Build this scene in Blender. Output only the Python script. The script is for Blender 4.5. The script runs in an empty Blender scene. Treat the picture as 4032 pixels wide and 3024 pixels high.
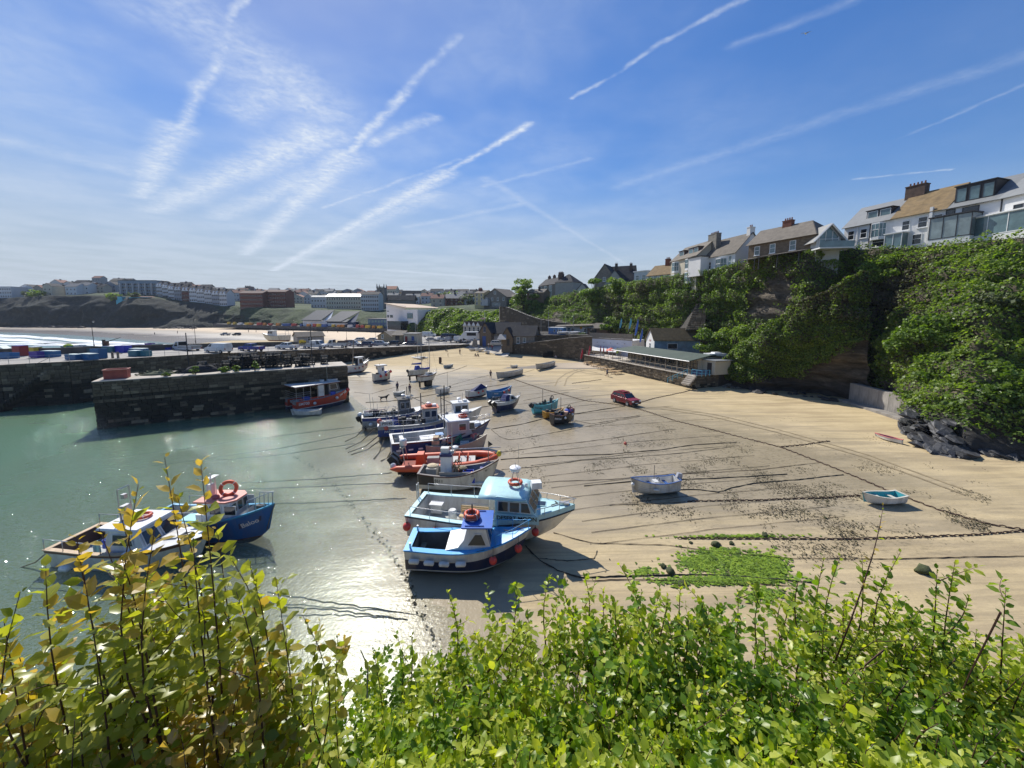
import bpy,bmesh,math,random
import numpy as np
from mathutils import Vector,Matrix,Euler
random.seed(7);RNG=np.random.default_rng(11)
SC=bpy.context.scene;COL=SC.collection
PI=math.pi
# ------------------------------------------------------------------ camera, sky, sun, exposure
CAMZ=13.5;FPX=1515.0;PITCH=math.radians(6.5);CX=2016.0;CY=1235.0+FPX*math.tan(PITCH)
cd=bpy.data.cameras.new('camera');cam=bpy.data.objects.new('camera',cd);COL.objects.link(cam)
cam.location=(0,0,CAMZ);cam.rotation_euler=(PI/2-PITCH,0,0)
cd.sensor_width=36;cd.lens=36*FPX/4032;cd.shift_y=-(1512-CY)/4032;cd.clip_start=.05;cd.clip_end=20000
SC.camera=cam
SUN_EL,SUN_AZ=math.radians(44.5),math.radians(-30)# azimuth measured from +Y (view direction), negative = left
sd=Vector((math.sin(SUN_AZ)*math.cos(SUN_EL),math.cos(SUN_AZ)*math.cos(SUN_EL),math.sin(SUN_EL)))
sl=bpy.data.lights.new('sun','SUN');sl.energy=4.2;sl.angle=math.radians(.53);sl.color=(1,.955,.88)
so=bpy.data.objects.new('sun',sl);COL.objects.link(so);so.rotation_euler=sd.to_track_quat('Z','Y').to_euler();so.location=(0,0,200)
SC.view_settings.view_transform='Standard';SC.view_settings.look='None';SC.view_settings.gamma=1
SC.view_settings.use_curve_mapping=False;SC.view_settings.exposure=0.5
cy=SC.cycles;cy.max_bounces=7;cy.diffuse_bounces=3;cy.glossy_bounces=3;cy.transmission_bounces=4
cy.transparent_max_bounces=8;cy.volume_bounces=0;cy.caustics_reflective=False;cy.caustics_refractive=False
cy.sample_clamp_indirect=6;cy.use_denoising=True
SKY_STR=.097
def ray(px,py):
 x=(px-CX)/FPX;u=-(py-CY)/FPX;c,s=math.cos(PITCH),math.sin(PITCH)
 return x,c+u*s,u*c-s
def G(px,py,z=0.): # the point at height z seen at a photograph pixel
 x,y,u=ray(px,py);k=(z-CAMZ)/u
 return Vector((x*k,y*k,z))
def D(px,py,Y): # the point at distance Y (metres forward) seen at a photograph pixel
 x,y,u=ray(px,py);k=Y/y
 return Vector((x*k,Y,CAMZ+u*k))
def PX(p): # world point -> photograph pixel
 c,s=math.cos(PITCH),math.sin(PITCH);dz=p[2]-CAMZ
 f=p[1]*c-dz*s;u=p[1]*s+dz*c
 return CX+FPX*p[0]/f,CY-FPX*u/f
W=bpy.data.worlds.new('World');SC.world=W;W.use_nodes=True
def build_sky():
 nt=W.node_tree;N=nt.nodes;L=nt.links;N.clear()
 def nd(t,**k):
  n=N.new(t)
  for a,b in k.items(): setattr(n,a,b)
  return n
 def val(n,i,v):
  if hasattr(v,'is_output'): L.new(v,n.inputs[i])
  else: n.inputs[i].default_value=v
 def math_(op,a,b=0.,c=0.,clamp=False):
  n=nd('ShaderNodeMath',operation=op,use_clamp=clamp);val(n,0,a);val(n,1,b);val(n,2,c);return n.outputs[0]
 def vec(op,a,b=(0,0,0),s=None):
  n=nd('ShaderNodeVectorMath',operation=op);val(n,0,a);val(n,1,b)
  if s is not None: val(n,3,s)
  return n.outputs['Value'] if op in ('DOT_PRODUCT','LENGTH') else n.outputs[0]
 def rng(v,a,b,c=0.,d=1.):
  n=nd('ShaderNodeMapRange',interpolation_type='SMOOTHSTEP');val(n,0,v);val(n,1,a);val(n,2,b);val(n,3,c);val(n,4,d);return n.outputs[0]
 def noise(v,sc,det=5,rough=.55,dist=0):
  n=nd('ShaderNodeTexNoise');val(n,'Vector',v);n.inputs['Scale'].default_value=sc;n.inputs['Detail'].default_value=det
  n.inputs['Roughness'].default_value=rough;n.inputs['Distortion'].default_value=dist;return n.outputs[0],n.outputs[1]
 sky=nd('ShaderNodeTexSky',sky_type='NISHITA');sky.sun_disc=False;sky.sun_elevation=SUN_EL;sky.sun_rotation=SUN_AZ
 sky.air_density=1.0;sky.dust_density=.15;sky.ozone_density=2.0;sky.altitude=0
 tc=nd('ShaderNodeTexCoord');d=tc.outputs['Generated']
 sp=nd('ShaderNodeSeparateXYZ');L.new(d,sp.inputs[0]);z=sp.outputs[2]
 zc=math_('MAXIMUM',z,.03);inv=math_('DIVIDE',1.,zc)
 P0=vec('SCALE',d,s=inv)# the cloud plane, height 1
 pm=nd('ShaderNodeMapping');L.new(P0,pm.inputs[0]);pm.inputs['Scale'].default_value=(1,1,0);P0=pm.outputs[0]
 _,wc=noise(P0,2.2,3);w=vec('SCALE',vec('SUBTRACT',wc,(.5,.5,.5)),s=.10)
 _,wf=noise(P0,11,3);w2=vec('SCALE',vec('SUBTRACT',wf,(.5,.5,.5)),s=.05)
 PW=vec('ADD',vec('ADD',P0,w),w2)
 n1,_=noise(P0,9,6,.65,.6);n2,_=noise(P0,1.1,4,.5);n3,_=noise(P0,26,4,.6)
 total=None
 def cp(px,py):
  x,y,u=ray(px*1.8228,py*1.8228);return (x/u,y/u,0)
 # contrails: pixel ends on the photograph become straight lines in the cloud plane
 T=[((545,-30),(480,110),.020,.75),((480,110),(385,275),.034,.55),((385,275),(305,425),.09,.62),((305,425),(420,430),.12,.4),
((985,85),(870,205),.022,.42),((870,205),(745,335),.030,.70),((745,335),(530,550),.12,.66),((760,345),(470,470),.14,.45),
((690,290),(330,455),.16,.62),((1145,268),(960,375),.030,.75),((960,375),(590,585),.10,.82),((930,420),(640,560),.16,.45),
((990,345),(700,450),.026,.32),((1625,-5),(1445,88),.016,.42),((1445,88),(1235,212),.017,.50),
((1830,5),(1590,95),.030,.16),((2230,115),(1330,405),.080,.13),((2230,175),(1930,305),.020,.18),
((2055,366),(1850,387),.024,.42),((1275,342),(1050,402),.035,.25),((1050,385),(1350,570),.05,.22),
((1130,440),(880,490),.07,.26),((680,230),(420,40),.20,.42),((640,160),(520,240),.12,.4),((930,255),(800,310),.05,.5),
((-30,290),(300,380),.14,.22),((450,40),(300,20),.12,.2),((600,565),(1050,600),.25,.4)]
 for a,b,wd,st in T:
  A=Vector(cp(*a));B=Vector(cp(*b));ln=(B-A).length;dr=(B-A)/ln
  v=vec('SUBTRACT',PW,tuple(A));t=vec('DOT_PRODUCT',v,tuple(dr))
  tcl=math_('MINIMUM',math_('MAXIMUM',t,0.),ln)
  q=vec('LENGTH',vec('SUBTRACT',v,vec('SCALE',tuple(dr),s=tcl)))
  m=rng(q,wd*1.5,-wd*.2,0.,st)
  total=m if total is None else math_('MAXIMUM',total,m)
 tex=rng(n1,.22,.72,.5,1.25);tex2=rng(n3,.25,.75,.6,1.3)
 trails=math_('MULTIPLY',math_('MULTIPLY',total,tex),tex2)
 # thin cirrus, denser to the left of the view and towards the horizon
 sx=vec('DOT_PRODUCT',d,(-.80,.60,0));lf=rng(sx,-.25,1.0,.06,.50)
 cir=math_('MULTIPLY',math_('MULTIPLY',rng(n2,.34,.66),rng(n1,.2,.85,.55,1.)),lf)
 hz=rng(z,math_('ADD',.24,math_('MULTIPLY',lf,.35)),.0,0.,.92)
 fac=math_('MAXIMUM',math_('ADD',trails,math_('MULTIPLY',cir,.75)),0.,clamp=True)
 hs=nd('ShaderNodeHueSaturation');L.new(sky.outputs[0],hs.inputs['Color']);hs.inputs['Saturation'].default_value=1.30;hs.inputs['Hue'].default_value=.510;hs.inputs['Value'].default_value=1.25
 lum=vec('DOT_PRODUCT',hs.outputs[0],(.25,.6,.15));sky_c=vec('SCALE',hs.outputs[0],s=math_('DIVIDE',1.,math_('ADD',1.,math_('MULTIPLY',lum,.115))))
 mh=nd('ShaderNodeMix',data_type='RGBA');L.new(hz,mh.inputs[0]);L.new(sky_c,mh.inputs[6]);mh.inputs[7].default_value=(3.75,4.25,4.95,1)
 mx=nd('ShaderNodeMix',data_type='RGBA');L.new(fac,mx.inputs[0]);L.new(mh.outputs[2],mx.inputs[6]);mx.inputs[7].default_value=(5.3,5.9,6.8,1)
 bg=nd('ShaderNodeBackground');L.new(mx.outputs[2],bg.inputs[0]);bg.inputs[1].default_value=SKY_STR
 o=nd('ShaderNodeOutputWorld');L.new(bg.outputs[0],o.inputs[0])
build_sky()
W.cycles.sampling_method='MANUAL';W.cycles.sample_map_resolution=512
# ------------------------------------------------------------------ helpers: meshes, materials, things
class MB:
 def __init__(s): s.v=[];s.f=[];s.m=[]
 def add(s,vs,fs,mi=0):
  o=len(s.v);s.v.extend([tuple(p) for p in vs]);s.f.extend([tuple(i+o for i in f) for f in fs]);s.m.extend([mi]*len(fs));return s
 def box(s,c,d,mi=0,rz=0.,ry=0.,top=(1,1),rx=0.):
  x,y,z=d[0]/2,d[1]/2,d[2]/2
  vs=[Vector((sx*x*(top[0] if sz>0 else 1),sy*y*(top[1] if sz>0 else 1),sz*z)) for sz in (-1,1) for sy in (-1,1) for sx in (-1,1)]
  if rz or ry or rx:
   R=Euler((rx,ry,rz)).to_matrix();vs=[R @ v for v in vs]
  c=Vector(c)
  return s.add([v+c for v in vs],[(0,2,3,1),(4,5,7,6),(0,1,5,4),(1,3,7,5),(3,2,6,7),(2,0,4,6)],mi)
 def quad(s,a,b,c,d,mi=0): return s.add([a,b,c,d],[(0,1,2,3)],mi)
 def slab(s,pts,th,mi=0,up=None): # a polygon thickened along its normal
  P=[Vector(p) for p in pts];n=(P[1]-P[0]).cross(P[2]-P[0]).normalized() if up is None else Vector(up)
  k=len(P);Q=[p+n*th for p in P]
  s.add(P+Q,[tuple(range(k))[::-1],tuple(range(k,2*k))]+[(i,(i+1)% k,(i+1)% k+k,i+k) for i in range(k)],mi);return s
 def tube(s,pts,r,n=6,mi=0,close=False,caps=True):
  P=[Vector(p) for p in pts];k=len(P);R=r if hasattr(r,'__len__') else [r]*k
  vs=[];pn=None
  for i,p in enumerate(P):
   t=(P[(i+1)% k]-P[i-1]) if close else (P[min(i+1,k-1)]-P[max(i-1,0)])
   if t.length<1e-9: t=Vector((0,0,1))
   t.normalize()
   if pn is None: a=t.cross(Vector((0,0,1)) if abs(t.z)<.9 else Vector((1,0,0))).normalized()
   else:
    a=pn-t*pn.dot(t)
    a=a.normalized() if a.length>1e-6 else t.orthogonal().normalized()
   b=t.cross(a);pn=a
   for j in range(n):
    q=2*PI*j/n;vs.append(p+(a*math.cos(q)+b*math.sin(q))*R[i])
  fs=[]
  for i in range(k if close else k-1):
   i2=(i+1)% k
   for j in range(n): fs.append((i*n+j,i*n+(j+1)% n,i2*n+(j+1)% n,i2*n+j))
  if caps and not close: fs+=[tuple(range(n))[::-1],tuple(range((k-1)*n,k*n))]
  return s.add(vs,fs,mi)
 def bar(s,a,b,r,n=5,mi=0): return s.tube([a,b],r,n,mi)
 def lathe(s,prof,c=(0,0,0),n=10,mi=0,axis='z',R=None): # prof: (radius, height)
  vs=[]
  for r,h in prof:
   for j in range(n):
    q=2*PI*j/n;v=Vector((r*math.cos(q),r*math.sin(q),h))
    if axis=='x': v=Vector((v.z,v.x,v.y))
    if axis=='y': v=Vector((v.x,v.z,v.y))
    if R is not None: v=R @ v
    vs.append(v+Vector(c))
  fs=[(i*n+j,i*n+(j+1)% n,(i+1)*n+(j+1)% n,(i+1)*n+j) for i in range(len(prof)-1) for j in range(n)]
  return s.add(vs,fs+[tuple(range(n))[::-1],tuple(range((len(prof)-1)*n,len(prof)*n))],mi)
 def ball(s,c,r,n=10,m=6,mi=0,sz=1.):
  return s.lathe([(max(.001,r*math.sin(PI*i/m)),-r*sz*math.cos(PI*i/m)) for i in range(m+1)],c,n,mi)
 def ring(s,c,R,r,n=16,k=6,mi=0,rot=None):
  P=[Vector((R*math.cos(2*PI*i/n),R*math.sin(2*PI*i/n),0)) for i in range(n)]
  if rot is not None: P=[rot @ p for p in P]
  return s.tube([p+Vector(c) for p in P],r,k,mi,close=True)
 def prism(s,prof,y0,y1,mi=0,M=None,tap=None): # prof in x,z, extruded along y; tap(x,z)->y scale
  k=len(prof);vs=[]
  for y in (y0,y1):
   for x,z in prof:
    v=Vector((x,y*(tap(x,z) if tap else 1),z));vs.append(M @ v if M else v)
  return s.add(vs,[tuple(range(k)),tuple(range(k,2*k))[::-1]]+[(i,i+k,(i+1)% k+k,(i+1)% k) for i in range(k)],mi)
 def build(s,name,mats,parent=None,smooth=False,kind=None,label=None,link=True):
  me=bpy.data.meshes.new(name);me.from_pydata(s.v,[],s.f);me.validate()
  mats=mats if isinstance(mats,(list,tuple)) else [mats]
  for m in mats: me.materials.append(m)
  if len(mats)>1 and len(me.polygons)==len(s.m): me.polygons.foreach_set('material_index',s.m)
  bm=bmesh.new();bm.from_mesh(me);bmesh.ops.recalc_face_normals(bm,faces=bm.faces);bm.to_mesh(me);bm.free()
  if smooth: sm(me,smooth)
  o=bpy.data.objects.new(name,me)
  if link: COL.objects.link(o)
  if parent is not None: o.parent=parent
  if kind: o['kind']=kind
  if label: o['label']=label
  return o
def sm(me,ang=40):
 me.polygons.foreach_set('use_smooth',[True]*len(me.polygons))
 if ang is not True and ang<180: 
  try: me.set_sharp_from_angle(angle=math.radians(ang))
  except Exception: pass
def np_mesh(name,verts,faces,mats,parent=None,smooth=False,mi=None,kind=None,attrs=None): # verts (n,3), faces (m,3|4) arrays
 me=bpy.data.meshes.new(name);verts=np.asarray(verts,np.float32);faces=np.asarray(faces,np.int32);k=faces.shape[1]
 me.vertices.add(len(verts));me.vertices.foreach_set('co',verts.ravel())
 me.loops.add(faces.size);me.loops.foreach_set('vertex_index',faces.ravel())
 me.polygons.add(len(faces));me.polygons.foreach_set('loop_start',np.arange(0,faces.size,k,dtype=np.int32))
 try: me.polygons.foreach_set('loop_total',np.full(len(faces),k,np.int32))
 except Exception: pass
 for m in (mats if isinstance(mats,(list,tuple)) else [mats]): me.materials.append(m)
 if mi is not None: me.polygons.foreach_set('material_index',np.asarray(mi,np.int32))
 for an,av in (attrs or {}).items():
  at=me.attributes.new(an,'FLOAT','POINT');at.data.foreach_set('value',np.asarray(av,np.float32))
 me.update(calc_edges=True);me.validate()
 if smooth: me.polygons.foreach_set('use_smooth',[True]*len(me.polygons))
 o=bpy.data.objects.new(name,me);COL.objects.link(o)
 if parent is not None: o.parent=parent
 if kind: o['kind']=kind
 return o
def tag(o,label,cat,group=None,kind=None):
 o['label']=label;o['category']=cat
 if group: o['group']=group
 if kind: o['kind']=kind
 return o
def struct(o): o['kind']='structure';return o
def thing(name,label,cat,loc=(0,0,0),rz=0.,group=None,rx=0.,ry=0.):
 o=bpy.data.objects.new(name,None);COL.objects.link(o);o.empty_display_size=.2
 o.location=loc;o.rotation_euler=(rx,ry,rz);return tag(o,label,cat,group)
KIDS={}
def kids(o): return [c for c in bpy.data.objects if c.parent==o]
def dup(root,loc,rz,label=None,scale=None,tree=None):
 r=root.copy();COL.objects.link(r);r.location=loc;r.rotation_euler=(0,0,rz)
 if scale: r.scale=(scale,)*3
 if label: r['label']=label
 for c,sub in (tree or TREE(root)):
  n=c.copy();COL.objects.link(n);n.parent=r
  for g in sub:
   h=g.copy();COL.objects.link(h);h.parent=n
 return r
def TREE(root): return [(c,kids(c)) for c in kids(root)]
# ---- materials
_M={}
def nodes(name):
 m=bpy.data.materials.new(name);m.use_nodes=True;nt=m.node_tree
 return m,nt.nodes,nt.links,nt.nodes['Principled BSDF']
def NZ(N,L,vec,sc,det=4,rough=.55,dist=0.,kind='Noise'):
 n=N.new('ShaderNodeTex'+kind);n.inputs['Scale'].default_value=sc
 if kind=='Noise':
  n.inputs['Detail'].default_value=det;n.inputs['Roughness'].default_value=rough;n.inputs['Distortion'].default_value=dist
 if vec is not None: L.new(vec,n.inputs['Vector'])
 return n
def RAMP(N,L,fac,stops):
 r=N.new('ShaderNodeValToRGB');e=r.color_ramp.elements
 while len(e)<len(stops): e.new(.5)
 for i,(p,c) in enumerate(stops):
  e[i].position=p;e[i].color=(c[0],c[1],c[2],1) if hasattr(c,'__len__') else (c,c,c,1)
 L.new(fac,r.inputs[0]);return r.outputs[0]
def MIX(N,L,f,a,b,mode='MIX'):
 n=N.new('ShaderNodeMix');n.data_type='RGBA';n.blend_type=mode
 for i,v in ((0,f),(6,a),(7,b)):
  if hasattr(v,'is_output'): L.new(v,n.inputs[i])
  elif i==0: n.inputs[i].default_value=v
  else: n.inputs[i].default_value=(v[0],v[1],v[2],1)
 return n.outputs[2]
def MTH(N,L,op,a,b=0.,clamp=False):
 n=N.new('ShaderNodeMath');n.operation=op;n.use_clamp=clamp
 for i,v in ((0,a),(1,b)):
  if hasattr(v,'is_output'): L.new(v,n.inputs[i])
  else: n.inputs[i].default_value=v
 return n.outputs[0]
def BUMP(N,L,B,h,strength=.4,dist=.05):
 b=N.new('ShaderNodeBump');b.inputs['Strength'].default_value=strength;b.inputs['Distance'].default_value=dist
 L.new(h,b.inputs['Height']);L.new(b.outputs[0],B.inputs['Normal'])
def mat(name,c,rough=.6,var=.18,sc=2.5,bump=0.,metal=0.,spec=.5,dirt=0.,dirtc=(.10,.085,.06),stretch=(1,1,1),coat=0.,rnd=.12):
 if name in _M: return _M[name]
 m,N,L,B=nodes(name);tc=N.new('ShaderNodeTexCoord');mp=N.new('ShaderNodeMapping');L.new(tc.outputs['Object'],mp.inputs[0]);mp.inputs['Scale'].default_value=stretch
 n1=NZ(N,L,mp.outputs[0],sc,5,.6)
 hi=tuple(min(1,x*(1+var)) for x in c);lo=tuple(x*(1-var) for x in c)
 col=RAMP(N,L,n1.outputs[0],[(.3,lo),(.7,hi)])
 if rnd:
  oi=N.new('ShaderNodeObjectInfo');k=MTH(N,L,'MULTIPLY_ADD',oi.outputs['Random'],2*rnd);N[-1].inputs[2].default_value=1-rnd
  cb=N.new('ShaderNodeCombineColor')
  for i in range(3): L.new(k,cb.inputs[i])
  col=MIX(N,L,1.,col,cb.outputs[0],'MULTIPLY')
 if dirt:
  n2=NZ(N,L,mp.outputs[0],sc*.45,6,.7,.4);f=RAMP(N,L,n2.outputs[0],[(.48,0),(.72,dirt)]);col=MIX(N,L,f,col,dirtc)
 L.new(col,B.inputs['Base Color']);B.inputs['Roughness'].default_value=rough;B.inputs['Metallic'].default_value=metal
 B.inputs['Specular IOR Level'].default_value=spec;B.inputs['Coat Weight'].default_value=coat;B.inputs['Coat Roughness'].default_value=.08
 if bump:
  n3=NZ(N,L,mp.outputs[0],sc*6,4,.6);BUMP(N,L,B,n3.outputs[0],bump,.03)
 _M[name]=m;return m
def paint(name,c,rough=.32,dirt=.25): return mat('paint_'+name,c,rough+.06,.08,1.3,.05,dirt=min(.75,dirt*1.7),dirtc=(.16,.12,.075),stretch=(2.0,2.0,.45),coat=.15,rnd=.05)
def leafmat(name,stops,trans=.5,rough=.45,sc=.5,tint=(.9,1.0,.35),patch=None): # foliage: colour by clump noise and by leaf
 if name in _M: return _M[name]
 m,N,L,B=nodes(name);geo=N.new('ShaderNodeNewGeometry');ri=geo.outputs['Random Per Island']
 n1=NZ(N,L,geo.outputs['Position'],sc,4,.6)
 f=MTH(N,L,'ADD',MTH(N,L,'MULTIPLY',n1.outputs[0],.7),MTH(N,L,'MULTIPLY',ri,.45))
 col=RAMP(N,L,f,stops)
 L.new(col,B.inputs['Base Color']);B.inputs['Roughness'].default_value=rough;B.inputs['Specular IOR Level'].default_value=.4
 tr=N.new('ShaderNodeBsdfTranslucent');L.new(MIX(N,L,1.,col,(tint[0]*1.7,tint[1]*1.7,tint[2]*1.7),'MULTIPLY'),tr.inputs[0])
 ms=N.new('ShaderNodeMixShader');ms.inputs[0].default_value=trans;L.new(B.outputs[0],ms.inputs[1]);L.new(tr.outputs[0],ms.inputs[2])
 L.new(ms.outputs[0],N['Material Output'].inputs[0]);_M[name]=m;return m
def glass(name='window_glass',c=(.025,.035,.045),rough=.06):
 return mat(name,c,rough,.3,.8,0,spec=.8,rnd=.3)
# value noise for shaping terrain (deterministic, numpy)
_T=np.random.default_rng(5).random((64,64,64)).astype(np.float32)
def vnoise(p,sc=1.,octv=4,gain=.5):
 p=np.asarray(p,np.float64)*sc;out=np.zeros(len(p));a=1.;tot=0
 for _ in range(octv):
  i=np.floor(p).astype(int);f=p-i;f=f*f*(3-2*f);i &=63;j=(i+1)& 63
  x0,y0,z0=i.T;x1,y1,z1=j.T;fx,fy,fz=f.T
  def g(a_,b_,c_): return _T[a_,b_,c_]
  v=((g(x0,y0,z0)*(1-fx)+g(x1,y0,z0)*fx)*(1-fy)+(g(x0,y1,z0)*(1-fx)+g(x1,y1,z0)*fx)*fy)*(1-fz)+((g(x0,y0,z1)*(1-fx)+g(x1,y0,z1)*fx)*(1-fy)+(g(x0,y1,z1)*(1-fx)+g(x1,y1,z1)*fx)*fy)*fz
  out+=a*(v-.5)*2;tot+=a;a*=gain;p=p*2.03+7.3
 return out/tot
def grid_faces(nu,nv):
 i=np.arange(nu-1)[:,None]*nv+np.arange(nv-1)[None,:];i=i.ravel()
 return np.stack([i,i+1,i+nv+1,i+nv],1)
def interp_poly(P,n): # resample polyline (k,d) to n points by arc length
 P=np.asarray(P,float);s=np.r_[0,np.cumsum(np.linalg.norm(np.diff(P[:,:3],axis=0),axis=1))];q=np.linspace(0,s[-1],n)
 return np.stack([np.interp(q,s,P[:,k]) for k in range(P.shape[1])],1)
def cat_scatter(P,Nn,size,mat_,name,parent=None,kind=None,jit=.6,aspect=.75,per=1,seed=1,sizevar=.5):
 r=np.random.default_rng(seed);P=np.repeat(P,per,0);Nn=np.repeat(Nn,per,0);n=len(P)
 d=Nn+r.normal(0,jit,(n,3));d/=np.linalg.norm(d,axis=1)[:,None]+1e-9
 a=np.cross(d,r.normal(0,1,(n,3)));a/=np.linalg.norm(a,axis=1)[:,None]+1e-9;b=np.cross(d,a)
 s=(size*(1-sizevar+2*sizevar*r.random(n)))[:,None] if np.isscalar(size) else (size*(1-sizevar+2*sizevar*r.random(n)))[:,None]
 V=np.stack([P-a*s*.5,P-b*s*.5*aspect+d*s*.10,P+a*s*.5,P+b*s*.5*aspect+d*s*.10],1).reshape(-1,3)
 F=np.arange(4*n).reshape(n,4)
 return np_mesh(name,V,F,mat_,parent,kind=kind)
def text_on(parent,s,p,right,up,size,m_,name='lettering',align='CENTER',ext=.004):
 cu=bpy.data.curves.new(name,'FONT');cu.body=s;cu.size=size;cu.extrude=ext;cu.align_x=align;cu.align_y='CENTER';cu.materials.append(m_);cu.offset=size*.012
 tmp=bpy.data.objects.new(name,cu);me=bpy.data.meshes.new_from_object(tmp);me.name=name;bpy.data.objects.remove(tmp)
 if not me.materials: me.materials.append(m_)
 o=bpy.data.objects.new(name,me);COL.objects.link(o);r_=Vector(right).normalized();u=Vector(up);u=(u-r_*u.dot(r_)).normalized();n=r_.cross(u)
 o.matrix_local=Matrix.Translation(Vector(p))@ Matrix((r_,u,n)).transposed().to_4x4();
 if parent is not None: o.parent=parent;o.matrix_parent_inverse=Matrix()
 return o
# ------------------------------------------------------------------ the ground: harbour sand, harbour water, open sea, far beach
SHORE=np.array([[p.x,p.y] for p in (G(1870,3024),G(1770,2700),G(1700,2480),G(1625,2300),G(1590,2190),G(1640,2080),G(1655,1960),G(1600,1860),
G(1545,1790),G(1520,1700),G(1500,1640),G(1440,1600),G(1390,1560),G(1345,1535),G(1200,1500))])
SHORE=np.vstack([[SHORE[0][0]+6,-30],SHORE,[-60,78]])
def shore_d(x,y): # signed distance from the waterline, positive on the sand
 x=np.atleast_1d(np.asarray(x,float));y=np.atleast_1d(np.asarray(y,float));best=np.full(x.shape,1e9);sg=np.ones(x.shape)
 for a,b in zip(SHORE[:-1],SHORE[1:]):
  e=b-a;l2=e@e;t=np.clip(((x-a[0])*e[0]+(y-a[1])*e[1])/l2,0,1);dx=x-a[0]-t*e[0];dy=y-a[1]-t*e[1];q=np.hypot(dx,dy)
  c=e[0]*(y-a[1])-e[1]*(x-a[0]);m=q<best-1e-9;best=np.where(m,q,best);sg=np.where(m,np.where(c>0,-1,1),sg)
 return best*sg
def hb(x,y,fine=True): # height of the harbour floor
 d=shore_d(x,y);x=np.atleast_1d(x).astype(float);y=np.atleast_1d(y).astype(float)
 z=np.where(d>0,.55*(1-np.exp(-d/18.)),np.maximum(.055*d,-2.2))
 z=z+np.clip((y-92)/38.,0,1)**1.5*1.6
 if fine:
  p=np.stack([x,y,0*x],1);z=z+.035*vnoise(p,.35,3)+.10*vnoise(p,.06,2)*np.clip(d/6+.5,.2,1)
 return z
def ground(px,py,dz=0.): # photograph pixel -> point on the harbour floor
 z=.3
 for _ in range(6):
  p=G(px,py,z);z=float(hb(p.x,p.y)[0])
 p=G(px,py,z);p.z+=dz;return p
def gz(x,y): return float(hb(x,y)[0])
def sand_material():
 m,N,L,B=nodes('harbour_sand');geo=N.new('ShaderNodeNewGeometry');P=geo.outputs['Position']
 at=N.new('ShaderNodeAttribute');at.attribute_name='wet';wet=at.outputs['Fac']
 at2=N.new('ShaderNodeAttribute');at2.attribute_name='grit';grit=at2.outputs['Fac']
 def mp(rot,sc):
  n=N.new('ShaderNodeMapping');n.inputs['Rotation'].default_value=(0,0,rot);n.inputs['Scale'].default_value=sc;L.new(P,n.inputs[0]);return n.outputs[0]
 n1=NZ(N,L,P,.22,5,.6).outputs[0];n2=NZ(N,L,mp(.35,(.12,1.0,1)),1.0,5,.65,.3).outputs[0];n3=NZ(N,L,P,5.,4,.6).outputs[0]
 dry=RAMP(N,L,n1,[(.3,(.45,.352,.195)),(.7,(.57,.452,.262))])
 dry=MIX(N,L,RAMP(N,L,n2,[(.45,0),(.62,.8)]),dry,(.34,.255,.145));n4=NZ(N,L,mp(-.9,(.05,1.6,1)),1.0,3,.6,.6).outputs[0];dry=MIX(N,L,RAMP(N,L,n4,[(.56,0),(.60,.5),(.66,0)]),dry,(.30,.23,.13))
 dry=MIX(N,L,RAMP(N,L,n3,[(.3,.3),(.6,0)]),dry,(.34,.27,.16))
 wetc=RAMP(N,L,n1,[(.25,(.265,.218,.142)),(.75,(.385,.32,.215))])
 w=MTH(N,L,'ADD',wet,MTH(N,L,'MULTIPLY',MTH(N,L,'SUBTRACT',n2,.5),.75),True)
 w=RAMP(N,L,w,[(.28,0),(.72,1)])
 col=MIX(N,L,w,dry,wetc)
 # fine weed and shell litter in the middle of the harbour
 v=NZ(N,L,mp(.35,(1.3,3.2,1)),1.6,5,.75,.5).outputs[0];v2=NZ(N,L,P,.16,3,.6).outputs[0]
 sp=MTH(N,L,'MULTIPLY',RAMP(N,L,v,[(.51,0),(.62,1)]),MTH(N,L,'MULTIPLY',grit,RAMP(N,L,v2,[(.36,.25),(.6,1)])))
 col=MIX(N,L,MTH(N,L,'MULTIPLY',sp,.8),col,(.055,.05,.03))
 L.new(col,B.inputs['Base Color'])
 rr=MTH(N,L,'SUBTRACT',.93,MTH(N,L,'MULTIPLY',w,.66));L.new(rr,B.inputs['Roughness']);B.inputs['Specular IOR Level'].default_value=.28
 h=MTH(N,L,'ADD',n3,MTH(N,L,'MULTIPLY',n2,1.5));BUMP(N,L,B,h,.35,.05);return m
# harbour floor
xs=np.r_[np.linspace(-120,-32,60),np.arange(-31.4,36,.42),np.linspace(36.4,75,60)];ys=np.r_[np.linspace(-30,11.6,25),np.arange(12,66,.42),np.linspace(66.4,165,170)]
Xg,Yg=np.meshgrid(xs,ys,indexing='ij');xf,yf=Xg.ravel(),Yg.ravel();zf=hb(xf,yf)
dsh=shore_d(xf,yf)
# wet where the tide has just left: the middle of the harbour, out to the main chain
CHAIN=[(1990,1482),(2130,1530),(2300,1578),(2478,1600),(2650,1655),(2870,1710),(3080,1764),(3300,1850),(3500,1935),(3700,2010),(3890,2065),(4032,2088),(4230,2130)]
CH=np.array([[*(ground(*c))[:2]] for c in CHAIN]);
def side(poly,x,y):
 best=np.full(x.shape,1e9);sg=np.ones(x.shape)
 for a,b in zip(poly[:-1],poly[1:]):
  e=b-a;t=np.clip(((x-a[0])*e[0]+(y-a[1])*e[1])/(e@e),0,1);q=np.hypot(x-a[0]-t*e[0],y-a[1]-t*e[1]);c=e[0]*(y-a[1])-e[1]*(x-a[0])
  mm=q<best;best=np.where(mm,q,best);sg=np.where(mm,np.sign(c),sg)
 return best*sg
dch=side(CH,xf,yf)# positive on the cliff side of the chain
wet=np.clip(.70-dch*.03,0,.85)*np.clip((112-yf)/40,0,1);wet=np.where(dsh<3,np.maximum(wet,np.clip(1.15-dsh*.08,0,1)),wet)
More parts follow.
